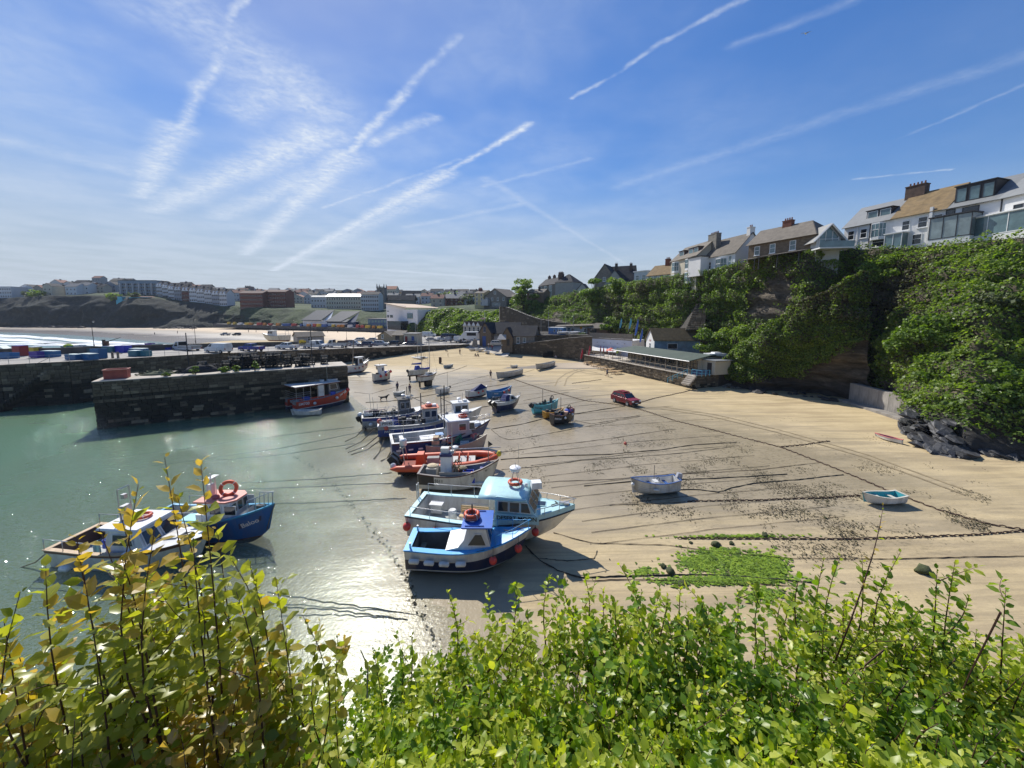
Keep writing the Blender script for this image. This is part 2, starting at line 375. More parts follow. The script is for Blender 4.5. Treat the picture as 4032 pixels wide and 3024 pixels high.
wet=np.maximum(wet,np.clip(1.1-dsh*.07,0,1)*np.clip((105-yf)/25,0,1));wet=wet*np.where(dsh<4,1,np.clip((yf-14)/14,.45,1))
grit=np.clip(.95-np.abs(dch+9)*.055,0,1)*np.clip((66-yf)/18,0,1)*np.clip((yf-17)/6,0.1,1)*np.clip((dsh-4)/6,0,1)
harbour_sand=struct(np_mesh('sand',np.stack([xf,yf,zf],1),grid_faces(len(xs),len(ys)),sand_material(),smooth=True,attrs={'wet': wet,'grit': grit}))
# harbour water: clear in the shallows, green and cloudy where it is deep
def water_material(name,deep,shallow,sea=False):
 m,N,L,B=nodes(name);geo=N.new('ShaderNodeNewGeometry');P=geo.outputs['Position'];N.remove(B)
 mp=N.new('ShaderNodeMapping');mp.inputs['Rotation'].default_value=(0,0,.5);mp.inputs['Scale'].default_value=(1,2.1,1);L.new(P,mp.inputs[0])
 a=NZ(N,L,mp.outputs[0],1.1 if not sea else .35,3,.55,.6).outputs[0];b=NZ(N,L,P,6.5,1,.5,.5).outputs[0];c=NZ(N,L,P,17.,1,.5).outputs[0]
 h=MTH(N,L,'ADD',MTH(N,L,'MULTIPLY',a,1.0),MTH(N,L,'ADD',MTH(N,L,'MULTIPLY',b,.95),MTH(N,L,'MULTIPLY',c,.16)))
 bp=N.new('ShaderNodeBump');bp.inputs['Strength'].default_value=1.;bp.inputs['Distance'].default_value=.11 if not sea else .3;L.new(h,bp.inputs['Height'])
 gl=N.new('ShaderNodeBsdfGlossy');gl.inputs['Roughness'].default_value=.012;gl.inputs['Color'].default_value=(1,1,1,1);L.new(bp.outputs[0],gl.inputs['Normal'])
 fr=N.new('ShaderNodeFresnel');fr.inputs['IOR'].default_value=1.33;L.new(bp.outputs[0],fr.inputs['Normal'])
 at=N.new('ShaderNodeAttribute');at.attribute_name='depth';dp=at.outputs['Fac']
 n=NZ(N,L,P,.12,3,.6).outputs[0];dp=MTH(N,L,'MULTIPLY',dp,MTH(N,L,'ADD',.6,MTH(N,L,'MULTIPLY',n,.8)))
 cl=RAMP(N,L,dp,[(0,0.02),(.10,.22),(.35,.60),(1,.95)])
 df=N.new('ShaderNodeBsdfDiffuse');L.new(MIX(N,L,dp,shallow,deep),df.inputs[0])
 tr=N.new('ShaderNodeBsdfTransparent');L.new(MIX(N,L,dp,(.97,.98,.95),(.50,.74,.58)),tr.inputs[0])
 m1=N.new('ShaderNodeMixShader');L.new(cl,m1.inputs[0]);L.new(tr.outputs[0],m1.inputs[1]);L.new(df.outputs[0],m1.inputs[2])
 m2=N.new('ShaderNodeMixShader');L.new(MTH(N,L,'MULTIPLY',fr.outputs[0],.19),m2.inputs[0]);L.new(m1.outputs[0],m2.inputs[1]);L.new(gl.outputs[0],m2.inputs[2])
 L.new(m2.outputs[0],N['Material Output'].inputs[0]);return m
wx=np.linspace(-120,20,150);wy=np.linspace(-30,95,150);WX,WY=np.meshgrid(wx,wy,indexing='ij');wd=-hb(WX.ravel(),WY.ravel(),False)
keep=wd>-.25;wf=grid_faces(150,150);wf=wf[keep[wf].any(1)]
struct(np_mesh('water',np.stack([WX.ravel(),WY.ravel(),0*WX.ravel()],1),wf,water_material('harbour_water',(.088,.158,.088),(.19,.225,.135)),smooth=True,attrs={'depth': np.clip(wd/1.9,0,1)}))
# open sea behind the quay, and the big seabed sheet that carries everything to the horizon
SEA_EDGE=[(-900,1300),(-300,1305),(0,1308),(150,1313),(300,1321),(450,1331),(600,1344),(700,1353)]
se=[G(*p) for p in SEA_EDGE];sv=[(-6000,3000,0),(-1500,900,0)]+[tuple(p) for p in se]+[(-84,86,0),(-90,60,0),(-300,40,0),(-6000,-500,0)]
me=bpy.data.meshes.new('sea');me.from_pydata(sv,[],[tuple(range(len(sv)))]);me.attributes.new('depth','FLOAT','POINT').data.foreach_set('value',[1.,1.]+[.25]*len(se)+[1.]*4)
me.materials.append(water_material('sea_water',(.22,.36,.38),(.34,.42,.42),True));sea=bpy.data.objects.new('sea',me);COL.objects.link(sea);struct(sea)
gm=mat('far_ground',(.20,.19,.13),.95,.3,.02,rnd=0)
struct(MB().quad((-9000,-3000,-4),(9000,-3000,-4),(9000,12000,-4),(-9000,12000,-4)).build('ground',gm))
# far beach: one sheet rising gently from the sea to the foot of the headland
def far_z(x,y):
 d=side(np.array([[p.x,p.y] for p in se]+[[-84,88],[-40,88]]),x,y)
 return np.clip(d*.012,-1,2.6)
bx=np.linspace(-900,60,160);by=np.linspace(88,470,120);BX,BY=np.meshgrid(bx,by,indexing='ij');bz=far_z(BX.ravel(),BY.ravel())
m,N,L,B=nodes('far_beach_sand');geo=N.new('ShaderNodeNewGeometry');sx=N.new('ShaderNodeSeparateXYZ');L.new(geo.outputs['Position'],sx.inputs[0])
nn=NZ(N,L,geo.outputs['Position'],.03,4,.6,.3).outputs[0];hh=MTH(N,L,'ADD',sx.outputs[2],MTH(N,L,'MULTIPLY',nn,.5))
L.new(RAMP(N,L,MTH(N,L,'MULTIPLY',hh,.5),[(.22,(.16,.13,.10)),(.42,(.20,.17,.13)),(.52,(.60,.48,.34)),(1,(.66,.55,.40))]),B.inputs['Base Color'])
L.new(RAMP(N,L,MTH(N,L,'MULTIPLY',hh,.5),[(.25,.25),(.5,.9)]),B.inputs['Roughness']);B.inputs['Specular IOR Level'].default_value=.3
struct(np_mesh('beach',np.stack([BX.ravel(),BY.ravel(),bz],1),grid_faces(160,120),m,smooth=True))
# breaking waves: foam lines running in to the far beach
fm,N,L,B=nodes('foam');geo=N.new('ShaderNodeNewGeometry');mp=N.new('ShaderNodeMapping');mp.inputs['Rotation'].default_value=(0,0,-.6);mp.inputs['Scale'].default_value=(.05,.28,1);L.new(geo.outputs['Position'],mp.inputs[0])
B.inputs['Base Color'].default_value=(.82,.85,.86,1);B.inputs['Roughness'].default_value=.9
L.new(RAMP(N,L,NZ(N,L,mp.outputs[0],1.,6,.7,.5).outputs[0],[(.36,0),(.50,1)]),B.inputs['Alpha'])
V=[];F=[]
for row0,row1 in ((1316,1325),(1330,1341),(1345,1349),(1354,1358)):
 for i,x in enumerate(np.linspace(-500,720,50)):
  w=5*math.sin(x*.013+row0)+3*math.sin(x*.05);sl_=max(0,x)*.062*(1 if row0<1340 else .3)
  V+=[tuple(G(x,row0+w*.3+sl_,.06)),tuple(G(x,row1+w*.4+sl_*(1.05),.06))]
  if i: k=len(V)-4;F.append((k,k+2,k+3,k+1))
mm=MB();mm.v=V;mm.f=F;mm.m=[0]*len(F);mm.build('surf',fm,kind='structure')
# ------------------------------------------------------------------ the far headland and the hill the town stands on
COLS={-1400: [(520,0),(525,22),(545,30),(620,34),(1500,40)],-700: [(420,0),(428,24),(445,31),(540,36),(1500,42)],0: [(372,.5),(380,18),(392,29),(480,33),(640,33),(1500,34)],
250: [(362,.5),(370,20),(384,31),(480,38),(640,44),(1500,40)],430: [(352,.5),(363,20),(378,31),(450,40),(540,52),(1500,45)],600: [(340,.5),(354,18),(372,29),(450,40),(600,45),(1500,45)],
760: [(338,.5),(352,14),(372,24),(450,36),(640,44),(1500,50)],900: [(334,.5),(346,11),(362,20),(440,29),(620,42),(1500,55)],
1100: [(306,2.5),(312,7),(334,17.5),(400,22),(620,41),(1500,60)],1300: [(288,3.2),(294,7),(318,16),(390,20),(620,41),(1500,58)],
1500: [(272,3.2),(280,6),(306,14),(370,19),(600,39),(1500,58)],1640: [(214,3.2),(222,8),(240,14),(330,18),(600,38),(1500,60)],
1760: [(182,3.4),(190,11),(206,16.8),(300,19.5),(600,37),(1500,58)],1900: [(168,3.4),(176,10),(192,15.2),(260,19),(600,36),(1500,56)],
2050: [(158,4),(168,10),(182,15.5),(260,20),(600,36),(1500,56)],2250: [(168,5),(178,16),(196,24),(260,26),(600,34),(1500,50)],2600: [(180,8),(190,18),(205,25),(300,26),(600,30),(1500,40)]}
_ck=sorted(COLS)
def far_col(px):
 i=min(max(np.searchsorted(_ck,px)-1,0),len(_ck)-2);a,b=_ck[i],_ck[i+1];t=min(max((px-a)/(b-a),0),1);t=t*t*(3-2*t)
 A=np.array(interp6(COLS[a]));Bc=np.array(interp6(COLS[b]));return A*(1-t)+Bc*t
def interp6(c):
 c=list(c)
 if len(c)==5: c=c[:4]+[((c[3][0]+c[4][0])*.5,(c[3][1]+c[4][1])*.5)]+c[4:]
 return c
def far_pt(px,Y): # point on the far land in the direction of a pixel column at distance Y
 c=far_col(px);z=float(np.interp(Y,c[:,0],c[:,1]));return Vector(((px-CX)/FPX*Y,Y,z))
pxs=np.arange(-1400,2601,10);rows=[]
tt=np.r_[np.linspace(0,1,10),np.linspace(1,2,10)[1:],np.linspace(2,3,6)[1:],np.linspace(3,4,5)[1:],np.linspace(4,5,6)[1:]]
for px in pxs:
 c=far_col(px)
 for t in tt:
  Y=np.interp(t,range(6),c[:,0]);z=np.interp(t,range(6),c[:,1]);rows.append(((px-CX)/FPX*Y,Y,z))
V=np.array(rows);tcol=np.tile(tt,len(pxs))
nz=vnoise(V,.035,5,.6);wgt=np.clip(tcol,0,1)*np.clip(2.6-tcol,0,1)
V[:,1]+=nz*16*np.clip(1.9-tcol,0,1)*np.clip(tcol*4+.3,0,1);V[:,2]+=vnoise(V,.09,4)*2.6*wgt
pxcol=np.repeat(pxs,len(tt))
grassy=np.clip((pxcol-820)/220.,0,1)
m,N,L,B=nodes('headland_rock_and_turf');geo=N.new('ShaderNodeNewGeometry');P=geo.outputs['Position']
sx=N.new('ShaderNodeSeparateXYZ');L.new(geo.outputs['True Normal'],sx.inputs[0]);at=N.new('ShaderNodeAttribute');at.attribute_name='turf'
n1=NZ(N,L,P,.05,6,.65).outputs[0];n2=NZ(N,L,P,.35,5,.7).outputs[0]
rock=RAMP(N,L,n2,[(.3,(.010,.014,.011)),(.55,(.022,.027,.019)),(.78,(.095,.08,.055))]);turf=RAMP(N,L,n1,[(.3,(.02,.034,.012)),(.5,(.04,.065,.018)),(.7,(.09,.12,.032))])
turf=MIX(N,L,RAMP(N,L,n2,[(.45,0),(.65,.7)]),turf,(.02,.034,.011))
f=MTH(N,L,'ADD',MTH(N,L,'ADD',at.outputs['Fac'],MTH(N,L,'MULTIPLY',sx.outputs[2],.75)),MTH(N,L,'SUBTRACT',n2,.98),True)
L.new(MIX(N,L,RAMP(N,L,f,[(.25,0),(.55,1)]),rock,turf),B.inputs['Base Color']);B.inputs['Roughness'].default_value=.95;BUMP(N,L,B,n2,1.,1.5)
struct(np_mesh('headland',V,grid_faces(len(pxs),len(tt)),m,smooth=True,attrs={'turf': np.clip(grassy*.9+np.clip(tcol-1.8,0,1)*.8,0,1)}))
# low rocks at the headland foot
rb=MB();r=random.Random(4)
for i in range(150):
 px=r.choice([r.uniform(60,330),r.uniform(150,300),r.uniform(620,780),r.uniform(1080,1500)]);c=far_col(px);Y=c[0][0]-r.uniform(2,14);s=r.uniform(1,3.4)
 rb.box(((px-CX)/FPX*Y,Y,c[0][1]+.2),(s*2,s*1.4,s*r.uniform(.5,1.1)),0,r.uniform(0,3),r.uniform(-.3,.3),(.6,.6))
rb.build('rocks',mat('dark_shore_rock',(.06,.055,.05),.9,.4,.4,.5),kind='stuff')
# ------------------------------------------------------------------ the near cliff on the right, its ivy, bushes and rocks
IVY=[(.24,(.035,.068,.012)),(.42,(.09,.15,.022)),(.58,(.15,.22,.034)),(.76,(.21,.28,.05)),(.95,(.27,.31,.08))]
ivy_m=leafmat('ivy_leaves',IVY,.45,.5,.16)
dry_m=leafmat('dry_twigs',[(.3,(.035,.04,.016)),(.6,(.075,.075,.032)),(.9,(.12,.11,.06))],.15,.8,.3,(1,.9,.6))
olive_m=leafmat('olive_leaves',[(.3,(.04,.055,.018)),(.55,(.085,.11,.04)),(.8,(.15,.18,.08)),(.95,(.21,.23,.12))],.30,.55,.2)
fresh_m=leafmat('fresh_leaves',[(.28,(.04,.075,.012)),(.5,(.095,.16,.022)),(.7,(.16,.24,.04)),(.92,(.25,.31,.09))],.38,.45,.2)
m,N,L,B=nodes('cliff_rock');geo=N.new('ShaderNodeNewGeometry');P=geo.outputs['Position']
mp=N.new('ShaderNodeMapping');mp.inputs['Scale'].default_value=(.5,.5,1.6);mp.inputs['Rotation'].default_value=(.25,.3,0);L.new(P,mp.inputs[0])
n1=NZ(N,L,mp.outputs[0],.8,7,.7,.4).outputs[0];n2=NZ(N,L,P,.12,4,.6).outputs[0];sz=N.new('ShaderNodeSeparateXYZ');L.new(P,sz.inputs[0])
c1=RAMP(N,L,n1,[(.32,(.02,.017,.013)),(.45,(.075,.06,.042)),(.56,(.13,.105,.075)),(.68,(.24,.20,.145))]);c2=RAMP(N,L,n1,[(.3,(.018,.018,.018)),(.6,(.05,.05,.05)),(.8,(.11,.105,.095))])
L.new(MIX(N,L,RAMP(N,L,MTH(N,L,'ADD',MTH(N,L,'MULTIPLY',sz.outputs[2],.12),MTH(N,L,'MULTIPLY',n2,.5)),[(.35,1),(.95,0)]),c1,c2),B.inputs['Base Color']);B.inputs['Roughness'].default_value=.9
BUMP(N,L,B,n1,1.,.9);cliff_rock=m
def V3(p): return [p[0],p[1],p[2]]
KC=[((62,10,.5),(78,24,24),1.0),(V3(ground(4032,1812)),V3(D(4032,935,48.5)),1.1),(V3(ground(3800,1790)),V3(D(3840,950,53)),1.2),(V3(D(3570,1695,43.5)),V3(D(3640,975,58.5)),1.2),
(V3(D(3440,1590,55)),V3(D(3480,978,64)),.9),(V3(D(3330,1550,61)),V3(D(3340,984,69.5)),.75),(V3(D(3160,1555,64)),V3(D(3190,995,67.5)),.7),(V3(D(3010,1500,71)),V3(D(3030,1012,76)),.6),
(V3(D(2860,1440,83)),V3(D(2870,1046,85)),.55),(V3(D(2760,1385,93)),V3(D(2770,1068,92)),.5),(V3(D(2640,1370,100)),V3(D(2640,1088,104)),.5),(V3(D(2520,1345,112)),V3(D(2520,1104,115)),.55),
(V3(D(2420,1330,124)),V3(D(2420,1122,134)),.6),(V3(D(2320,1310,136)),V3(D(2320,1142,150)),.8),(V3(D(2220,1300,146)),V3(D(2210,1163,168)),1.),(V3(D(2120,1300,152)),V3(D(2110,1180,182)),1.),(V3(D(2000,1300,165)),V3(D(2010,1195,200)),1.)]
def cliff_grid(keys,nu,nv,seed,amp=1.3,crest=True):
 F_=interp_poly(np.array([k[0]+[] if isinstance(k[0],list) else list(k[0]) for k in keys],float),nu)
 s0=np.r_[0,np.cumsum(np.linalg.norm(np.diff(np.array([list(k[0]) for k in keys],float),axis=0),axis=1))];q=np.linspace(0,s0[-1],nu)
 T_=np.stack([np.interp(q,s0,[k[1][i] for k in keys]) for i in range(3)],1);pw=np.interp(q,s0,[k[2] for k in keys])
 t=np.linspace(0,1,nv)[None,:,None];h=t**(1/pw[:,None,None])# pw < 1: rises steeply first
 base=np.concatenate([F_[:,None,:2]*(1-t)+T_[:,None,:2]*t,F_[:,None,2:]*(1-h)+T_[:,None,2:]*h],2).reshape(-1,3)
 nrm=grid_normals(base,nu,nv);tt=np.tile(np.linspace(0,1,nv),nu)
 n=vnoise(base+seed,.10,5,.55)*amp*2.2+.45*np.sin(base[:,2]*2.1+base[:,0]*.35+4*vnoise(base+seed,.15,2))+vnoise(base*np.array([1,1,.35])+seed,.32,3)*amp*.6
 fade=np.clip(tt*8,0.5,1)*np.clip((1-tt)*7,.12,1)
 return base+nrm*(n*fade)[:,None],tt
def grid_normals(p,nu,nv):
 g=p.reshape(nu,nv,3);du=np.gradient(g,axis=0);dv=np.gradient(g,axis=1);n=np.cross(dv,du).reshape(-1,3);n/=np.linalg.norm(n,axis=1)[:,None]+1e-9
 c=np.array([0,0,14.]);f=np.sign(((c-p)*n).sum(1));return n*np.where(f==0,1,f)[:,None]
def sample_grid(p,nu,nv,count,w,seed):
 r=np.random.default_rng(seed);f=grid_faces(nu,nv);A,Bq,C,Dq=(p[f[:,i]] for i in range(4))
 ar=np.linalg.norm(np.cross(C-A,Dq-Bq),axis=1)*.5*w[f].mean(1);ar=np.maximum(ar,0);i=r.choice(len(f),count,p=ar/ar.sum());u,v=r.random((2,count,1))
 N_=grid_normals(p,nu,nv);a,b,c,d=f[i].T
 mixv=lambda X: (X[a]*(1-u)+X[d]*u)*(1-v)+(X[b]*(1-u)+X[c]*u)*v
 return mixv(p),mixv(N_)
def ivy_cover(p,nu,nv,tt,count,seed,size,mats,names,bare,bulge=1.0):
 n=vnoise(p+seed,.085,4);z=p[:,2]
 w=np.clip((n+bare(p,tt))*5,0,1)
 P_,N_=sample_grid(p,nu,nv,count,w,seed)
 b=np.abs(vnoise(P_+3.3,.33,3))*2.0*bulge+np.random.default_rng(seed+1).random(len(P_))*.45
 P_=P_+N_*b[:,None]+np.array([0,0,1])*(b*.25)[:,None];NN=N_*.5+np.array([0,0,.75])
 pick=vnoise(P_+11.,.07,3)+.12*np.random.default_rng(3).normal(size=len(P_));lo=np.quantile(pick,.16);hi=np.quantile(pick,.80)
 for k,(sel,m_) in enumerate(((((pick>=lo)& (pick<hi)),mats[0]),(pick>=hi,mats[1]),(pick<lo,mats[2]))):
  if sel.sum(): cat_scatter(P_[sel],NN[sel],size,m_,names[k],kind='stuff',seed=seed+k,jit=.75)
NU,NVv=190,46
cp_,ct_=cliff_grid(KC,NU,NVv,0.,1.1);struct(np_mesh('cliff',cp_,grid_faces(NU,NVv),cliff_rock,smooth=False))
topl=cp_.reshape(NU,NVv,3)[:,-1];back=topl+np.array([30.,22,.6])
struct(np_mesh('clifftop_ground',np.concatenate([topl,back]),np.stack([np.arange(NU-1),np.arange(1,NU),np.arange(NU+1,2*NU),np.arange(NU,2*NU-1)],1),mat('clifftop_turf',(.08,.10,.04),.95,.4,.3,rnd=0)))
def bare1(p,t):
 px=CX+FPX*p[:,0]/np.maximum(p[:,1],1)
 hole=np.exp(-((px-2752)/38)**2)*.6+np.exp(-(((px-3010)/130)**2+((p[:,2]-14)/6)**2))*.75+np.exp(-(((px-2840)/45)**2+((p[:,2]-15)/7)**2))*.6+np.exp(-(((px-2700)/30)**2+((p[:,2]-12)/6)**2))*.25
 return .30+np.clip(t*3-.55,-1.,.35)-hole+np.where(px>3610,np.clip(t*9-.2,0,1.2),0)-np.where((px>3290)& (px<3600),np.clip(.16-t,0,.2)*8,0)
ivy_cover(cp_,NU,NVv,ct_,260000,21,.29,(ivy_m,fresh_m,dry_m),('ivy','bramble','dry_growth'),bare1)
# the spur that comes down to the beach in front of the cliff
KS=[(V3(D(3420,1602,54)),V3(D(3420,1080,56)),1.),(V3(D(3320,1574,58)),V3(D(3330,1120,55)),.8),(V3(D(3200,1562,61.5)),V3(D(3230,1180,58)),.7),(V3(D(3080,1552,64)),V3(D(3120,1240,61)),.65),(V3(ground(2960,1540)),V3(D(3010,1310,64)),.6),(V3(ground(2860,1520)),V3(D(2900,1385,68)),.6),(V3(ground(2790,1500)),V3(D(2810,1462,69)),.8),(V3(ground(2760,1490)),V3(D(2770,1480,71)),1.)]
nu2,nv2=70,30;sp_,st_=cliff_grid(KS,nu2,nv2,9.,.8);g2=sp_.reshape(nu2,nv2,3)
bk=g2[:,-1:]+np.array([[[1.2,4.5,-1.0]]]);bk2=g2[:,-1:]+np.array([[[2.5,9.,-8.]]]);g2=np.concatenate([g2,bk,bk2],1);nv2+=2
sp_=g2.reshape(-1,3);st_=np.concatenate([st_.reshape(nu2,-1),np.ones((nu2,2))],1).ravel()
struct(np_mesh('cliff_spur',sp_,grid_faces(nu2,nv2),cliff_rock))
def bare2(p,t):
 px=CX+FPX*p[:,0]/np.maximum(p[:,1],1);lim=np.interp(px,[2760,2850,2960,3100,3200,3330],[.1,.30,.36,.36,.44,.5])
 return np.clip((t-lim)*5,-1,.8)
ivy_cover(sp_,nu2,nv2,st_,100000,41,.25,(ivy_m,fresh_m,dry_m),('ivy','bramble','dry_growth'),bare2,.9)
# bushes and small trees: trunk, limbs and a ragged crown of leaf clumps
def bush(name,label,cat,base,h,rx,m_,seed,n=2600,size=.30,trunk=True,ry=None,lean=(0,0),group=None):
 r=np.random.default_rng(seed);ry=ry or rx;t=thing(name,label,cat,base,0,group)
 nb=int(7+rx*3.2);cl=[];tb=MB();hh=h*.25
 tb.tube([(0,0,-.6),(.05*h+lean[0]*.3,0,hh),(lean[0]*.6,lean[1]*.6,h*.6)],[.06*h**.8,.045*h**.8,.02*h**.8],6)
 for i in range(nb):
  a=r.random()*2*PI;q=math.sqrt(r.random());zz=r.random()
  e=math.sqrt(max(.05,1-(zz*1.5-.5)**2*.75)) if zz>.33 else 1
  c=np.array([math.cos(a)*rx*q*e*.8+lean[0]*zz,math.sin(a)*ry*q*e*.8+lean[1]*zz,hh*.6+zz*(h*.88-hh*.6)]);cl.append((c,(.20+.16*r.random())*min(rx*1.2,h)))
  tb.tube([(0,0,hh*.5),tuple(c*np.array([.5,.5,.75])),tuple(c)],[.03*h**.7,.02*h**.7,.008*h**.7],4)
 tb.build('trunk',mat('bark',(.07,.055,.04),.9,.3,3.,.3),t)
 wts=np.array([c[1]**2 for c in cl]);idx=r.choice(len(cl),n,p=wts/wts.sum());d=r.normal(size=(n,3));d[:,2]=np.abs(d[:,2])*1.05-.35;d/=np.linalg.norm(d,axis=1)[:,None]
 rad=(1-.35*r.random(n)**2)*(.8+.4*vnoise(d*3+seed,1.,2))
 C_=np.array([c[0] for c in cl])[idx];R_=np.array([c[1] for c in cl])[idx];P_=C_+d*(R_*rad)[:,None]*np.array([1.15,1.15,.8])
 P_[:,2]=np.maximum(P_[:,2],.02)
 cat_scatter(P_,d*.6+np.array([0,0,.6]),size,m_,'crown',t,seed=seed,jit=.7);return t
def on_cliff(px,py,Y,sink=.5): p=D(px,py,Y);p.z-=sink;return p
BUSH=[ # name, label, base pixel, distance, height, radius, leaves, count, size
('sycamore_tree','broad pale green sycamore low on the slope at the right edge above the dark rocks',(3900,1680),38,7.0,4.4,fresh_m,5200,.40),
('sycamore_tree','round green tree hanging over the end of the concrete retaining wall',(3690,1590),44,5.6,3.2,fresh_m,4200,.36),
('grey_willow','grey green willow bush high on the right slope',(3900,1330),44,5.4,4.0,olive_m,3600,.36),
('hawthorn_bush','olive bush spreading above the middle of the concrete retaining wall',(3480,1490),58,5.2,3.6,olive_m,3800,.34),
('hawthorn_bush','bushy green thicket above the left end of the concrete retaining wall',(3390,1450),61,4.2,2.8,fresh_m,3200,.32),
('sycamore_tree','tall green tree in the middle of the slope above the retaining wall',(3640,1450),47,7.6,4.0,fresh_m,4200,.38),
('sycamore_tree','dark green tree at the right edge just below the white houses',(3960,1180),47,6.0,4.4,ivy_m,3600,.40),
('hawthorn_bush','yellow green bush at the far right edge of the slope',(4030,1450),41,5.5,3.0,fresh_m,3000,.36),
('hawthorn_bush','dark shrub on the clifftop below the glass terrace',(3500,1120),61,5.0,4.0,ivy_m,3000,.36),
('elder_bush','lush green tree behind the green roofed cafe and beside the blue cottage',(2790,1400),79,6.4,3.6,fresh_m,4200,.34),
('elder_bush','round dark green bush at the foot of the stone buttress',(2880,1410),76,7.4,3.8,ivy_m,3600,.34),
('grey_willow','grey leaved shrub growing in front of the stone buttress',(2770,1330),90,4.6,2.6,olive_m,2400,.34),
('clifftop_tree','dark green round tree on the skyline beside the steep lane',(2060,1210),178,13.5,6.5,ivy_m,3800,.7),
('clifftop_tree','lighter green tree just right of the dark skyline tree',(2100,1230),174,8.5,5.5,fresh_m,3000,.6),
('clifftop_tree','tall bright tree on the cliff in front of the steep gabled house',(2335,1200),143,10.5,5.2,fresh_m,3600,.55),
('clifftop_tree','bushy tree on the cliff edge right of the pale pointed gable',(2425,1175),131,7.5,4.2,ivy_m,2800,.5),
('hawthorn_bush','green bush on the bank behind the blue sail flags',(2400,1300),124,4.5,3.4,fresh_m,2200,.45),
('hawthorn_bush','dark bush growing on top of the harbour wall beside the white cafe building',(2275,1330),124,2.2,3.4,fresh_m,1800,.35)]
for i,(nm,lb,px,Y,h,rx,m_,n,s) in enumerate(BUSH): bush(nm,lb,'tree' if 'tree' in nm else 'bush',on_cliff(*px,Y),h,rx,m_,100+i,n,s)
# rocks at the foot: slabs of dark slate, tilted the way the strata dip
def rock(mb,c,s,r,tilt=.35):
 nu,nv=11,7;sd=r.uniform(0,50);v=[]
 for i in range(nv):
  ph=PI*i/(nv-1)
  for j in range(nu):
   a=2*PI*j/nu;v.append((math.cos(a)*math.sin(ph),math.sin(a)*math.sin(ph),math.cos(ph)))
 v=np.array(v);q=.72+.55*vnoise(v*1.1+sd,1.3,3)+.10*np.round(2*vnoise(v*np.array([.6,.6,3.])+sd,1.2,2));v=np.sign(v)*np.abs(v)**.8*q[:,None]*np.array(s)/2
 R=Euler((tilt*r.uniform(.3,1),-tilt*r.uniform(-.6,1),r.uniform(-.5,.5)+.9)).to_matrix();c=Vector(c)
 f=[(i*nu+j,i*nu+(j+1)% nu,(i+1)*nu+(j+1)% nu,(i+1)*nu+j) for i in range(nv-1) for j in range(nu)]
 mb.add([R @ Vector(p)+c for p in v],f)
slate=mat('wet_slate',(.05,.05,.052),.55,.55,1.6,.9,spec=.5,rnd=.3,stretch=(1,1,4));pale_rock=mat('pale_rock',(.17,.15,.12),.85,.4,1.4,.8,rnd=.3,stretch=(1,1,3))
r=random.Random(12);rk=0
for pts,cnt,sz,mm_,lb in (([(3570,1690),(3640,1760),(3720,1790),(3800,1800)],120,1.5,slate,'dark slate rock slab in the outcrop below the retaining wall'),([(3800,1775),(3900,1790),(4050,1800)],50,1.8,slate,'black rock in the shade at the foot of the right hand slope'),
([(2690,1500),(2790,1505),(2900,1535)],46,1.25,pale_rock,'pale ledge of rock at the foot of the cafe steps'),([(2960,1545),(3100,1560),(3300,1585)],46,1.3,slate,'small dark rock in the shadow below the cliff spur')):
 for i in range(cnt):
  u=r.random()*(len(pts)-1);k=int(u);f=u-k;q=pts[k];q2=pts[k+1];p=ground(q[0]+(q2[0]-q[0])*f+r.uniform(-25,25),q[1]+(q2[1]-q[1])*f-r.random()**1.5*55)
  up_=0.
  if sz>1.45 and i % 2: up_=r.random()*3.2;p=Vector((p.x+up_*.9,p.y+up_*1.1,p.z))
  s=sz*r.uniform(.4,1.25);mb=MB();rock(mb,(0,0,0),(s*1.9,s*1.2,s*.42),r);o=mb.build('rock',mm_,smooth=False);o.location=(p.x,p.y,gz(p.x,p.y)+s*.12+up_*.62)
  tag(o,lb,'rock','rocks at the cliff foot: '+lb)
# ------------------------------------------------------------------ the quay, the inner pier and what stands on them
conc=mat('pale_concrete',(.46,.41,.34),.9,.18,.5,.25,dirt=.45,rnd=0);tarmac=mat('worn_tarmac',(.30,.28,.25),.9,.2,.4,.25,dirt=.3,rnd=0)
mortar=mat('dark_mortar',(.045,.04,.033),.95,.3,1.2,.5,rnd=0)
st_hi=mat('weathered_stone',(.125,.098,.064),.9,.35,2.2,.7,rnd=.34,dirt=.4,dirtc=(.05,.045,.035));st_lo=mat('weed_dark_stone',(.026,.023,.015),.8,.5,2.0,.7,rnd=.4);st_pale=mat('pale_stone',(.225,.18,.12),.9,.3,2.4,.6,rnd=.2)
steel=mat('galvanised_steel',(.42,.43,.44),.4,.12,4,0,metal=.7);dark_steel=mat('dark_iron',(.03,.032,.036),.5,.3,4);white_p=paint('white',(.78,.78,.76));wood_grey=mat('weathered_timber',(.24,.20,.15),.85,.3,2,.4,stretch=(1,1,8));wood_warm=mat('warm_timber',(.50,.34,.17),.6,.25,2,.3,stretch=(1,8,8))
rust=mat('rusty_iron',(.07,.04,.026),.9,.45,6,.6);black_rub=mat('black_rubber',(.018,.018,.02),.7,.3,4)
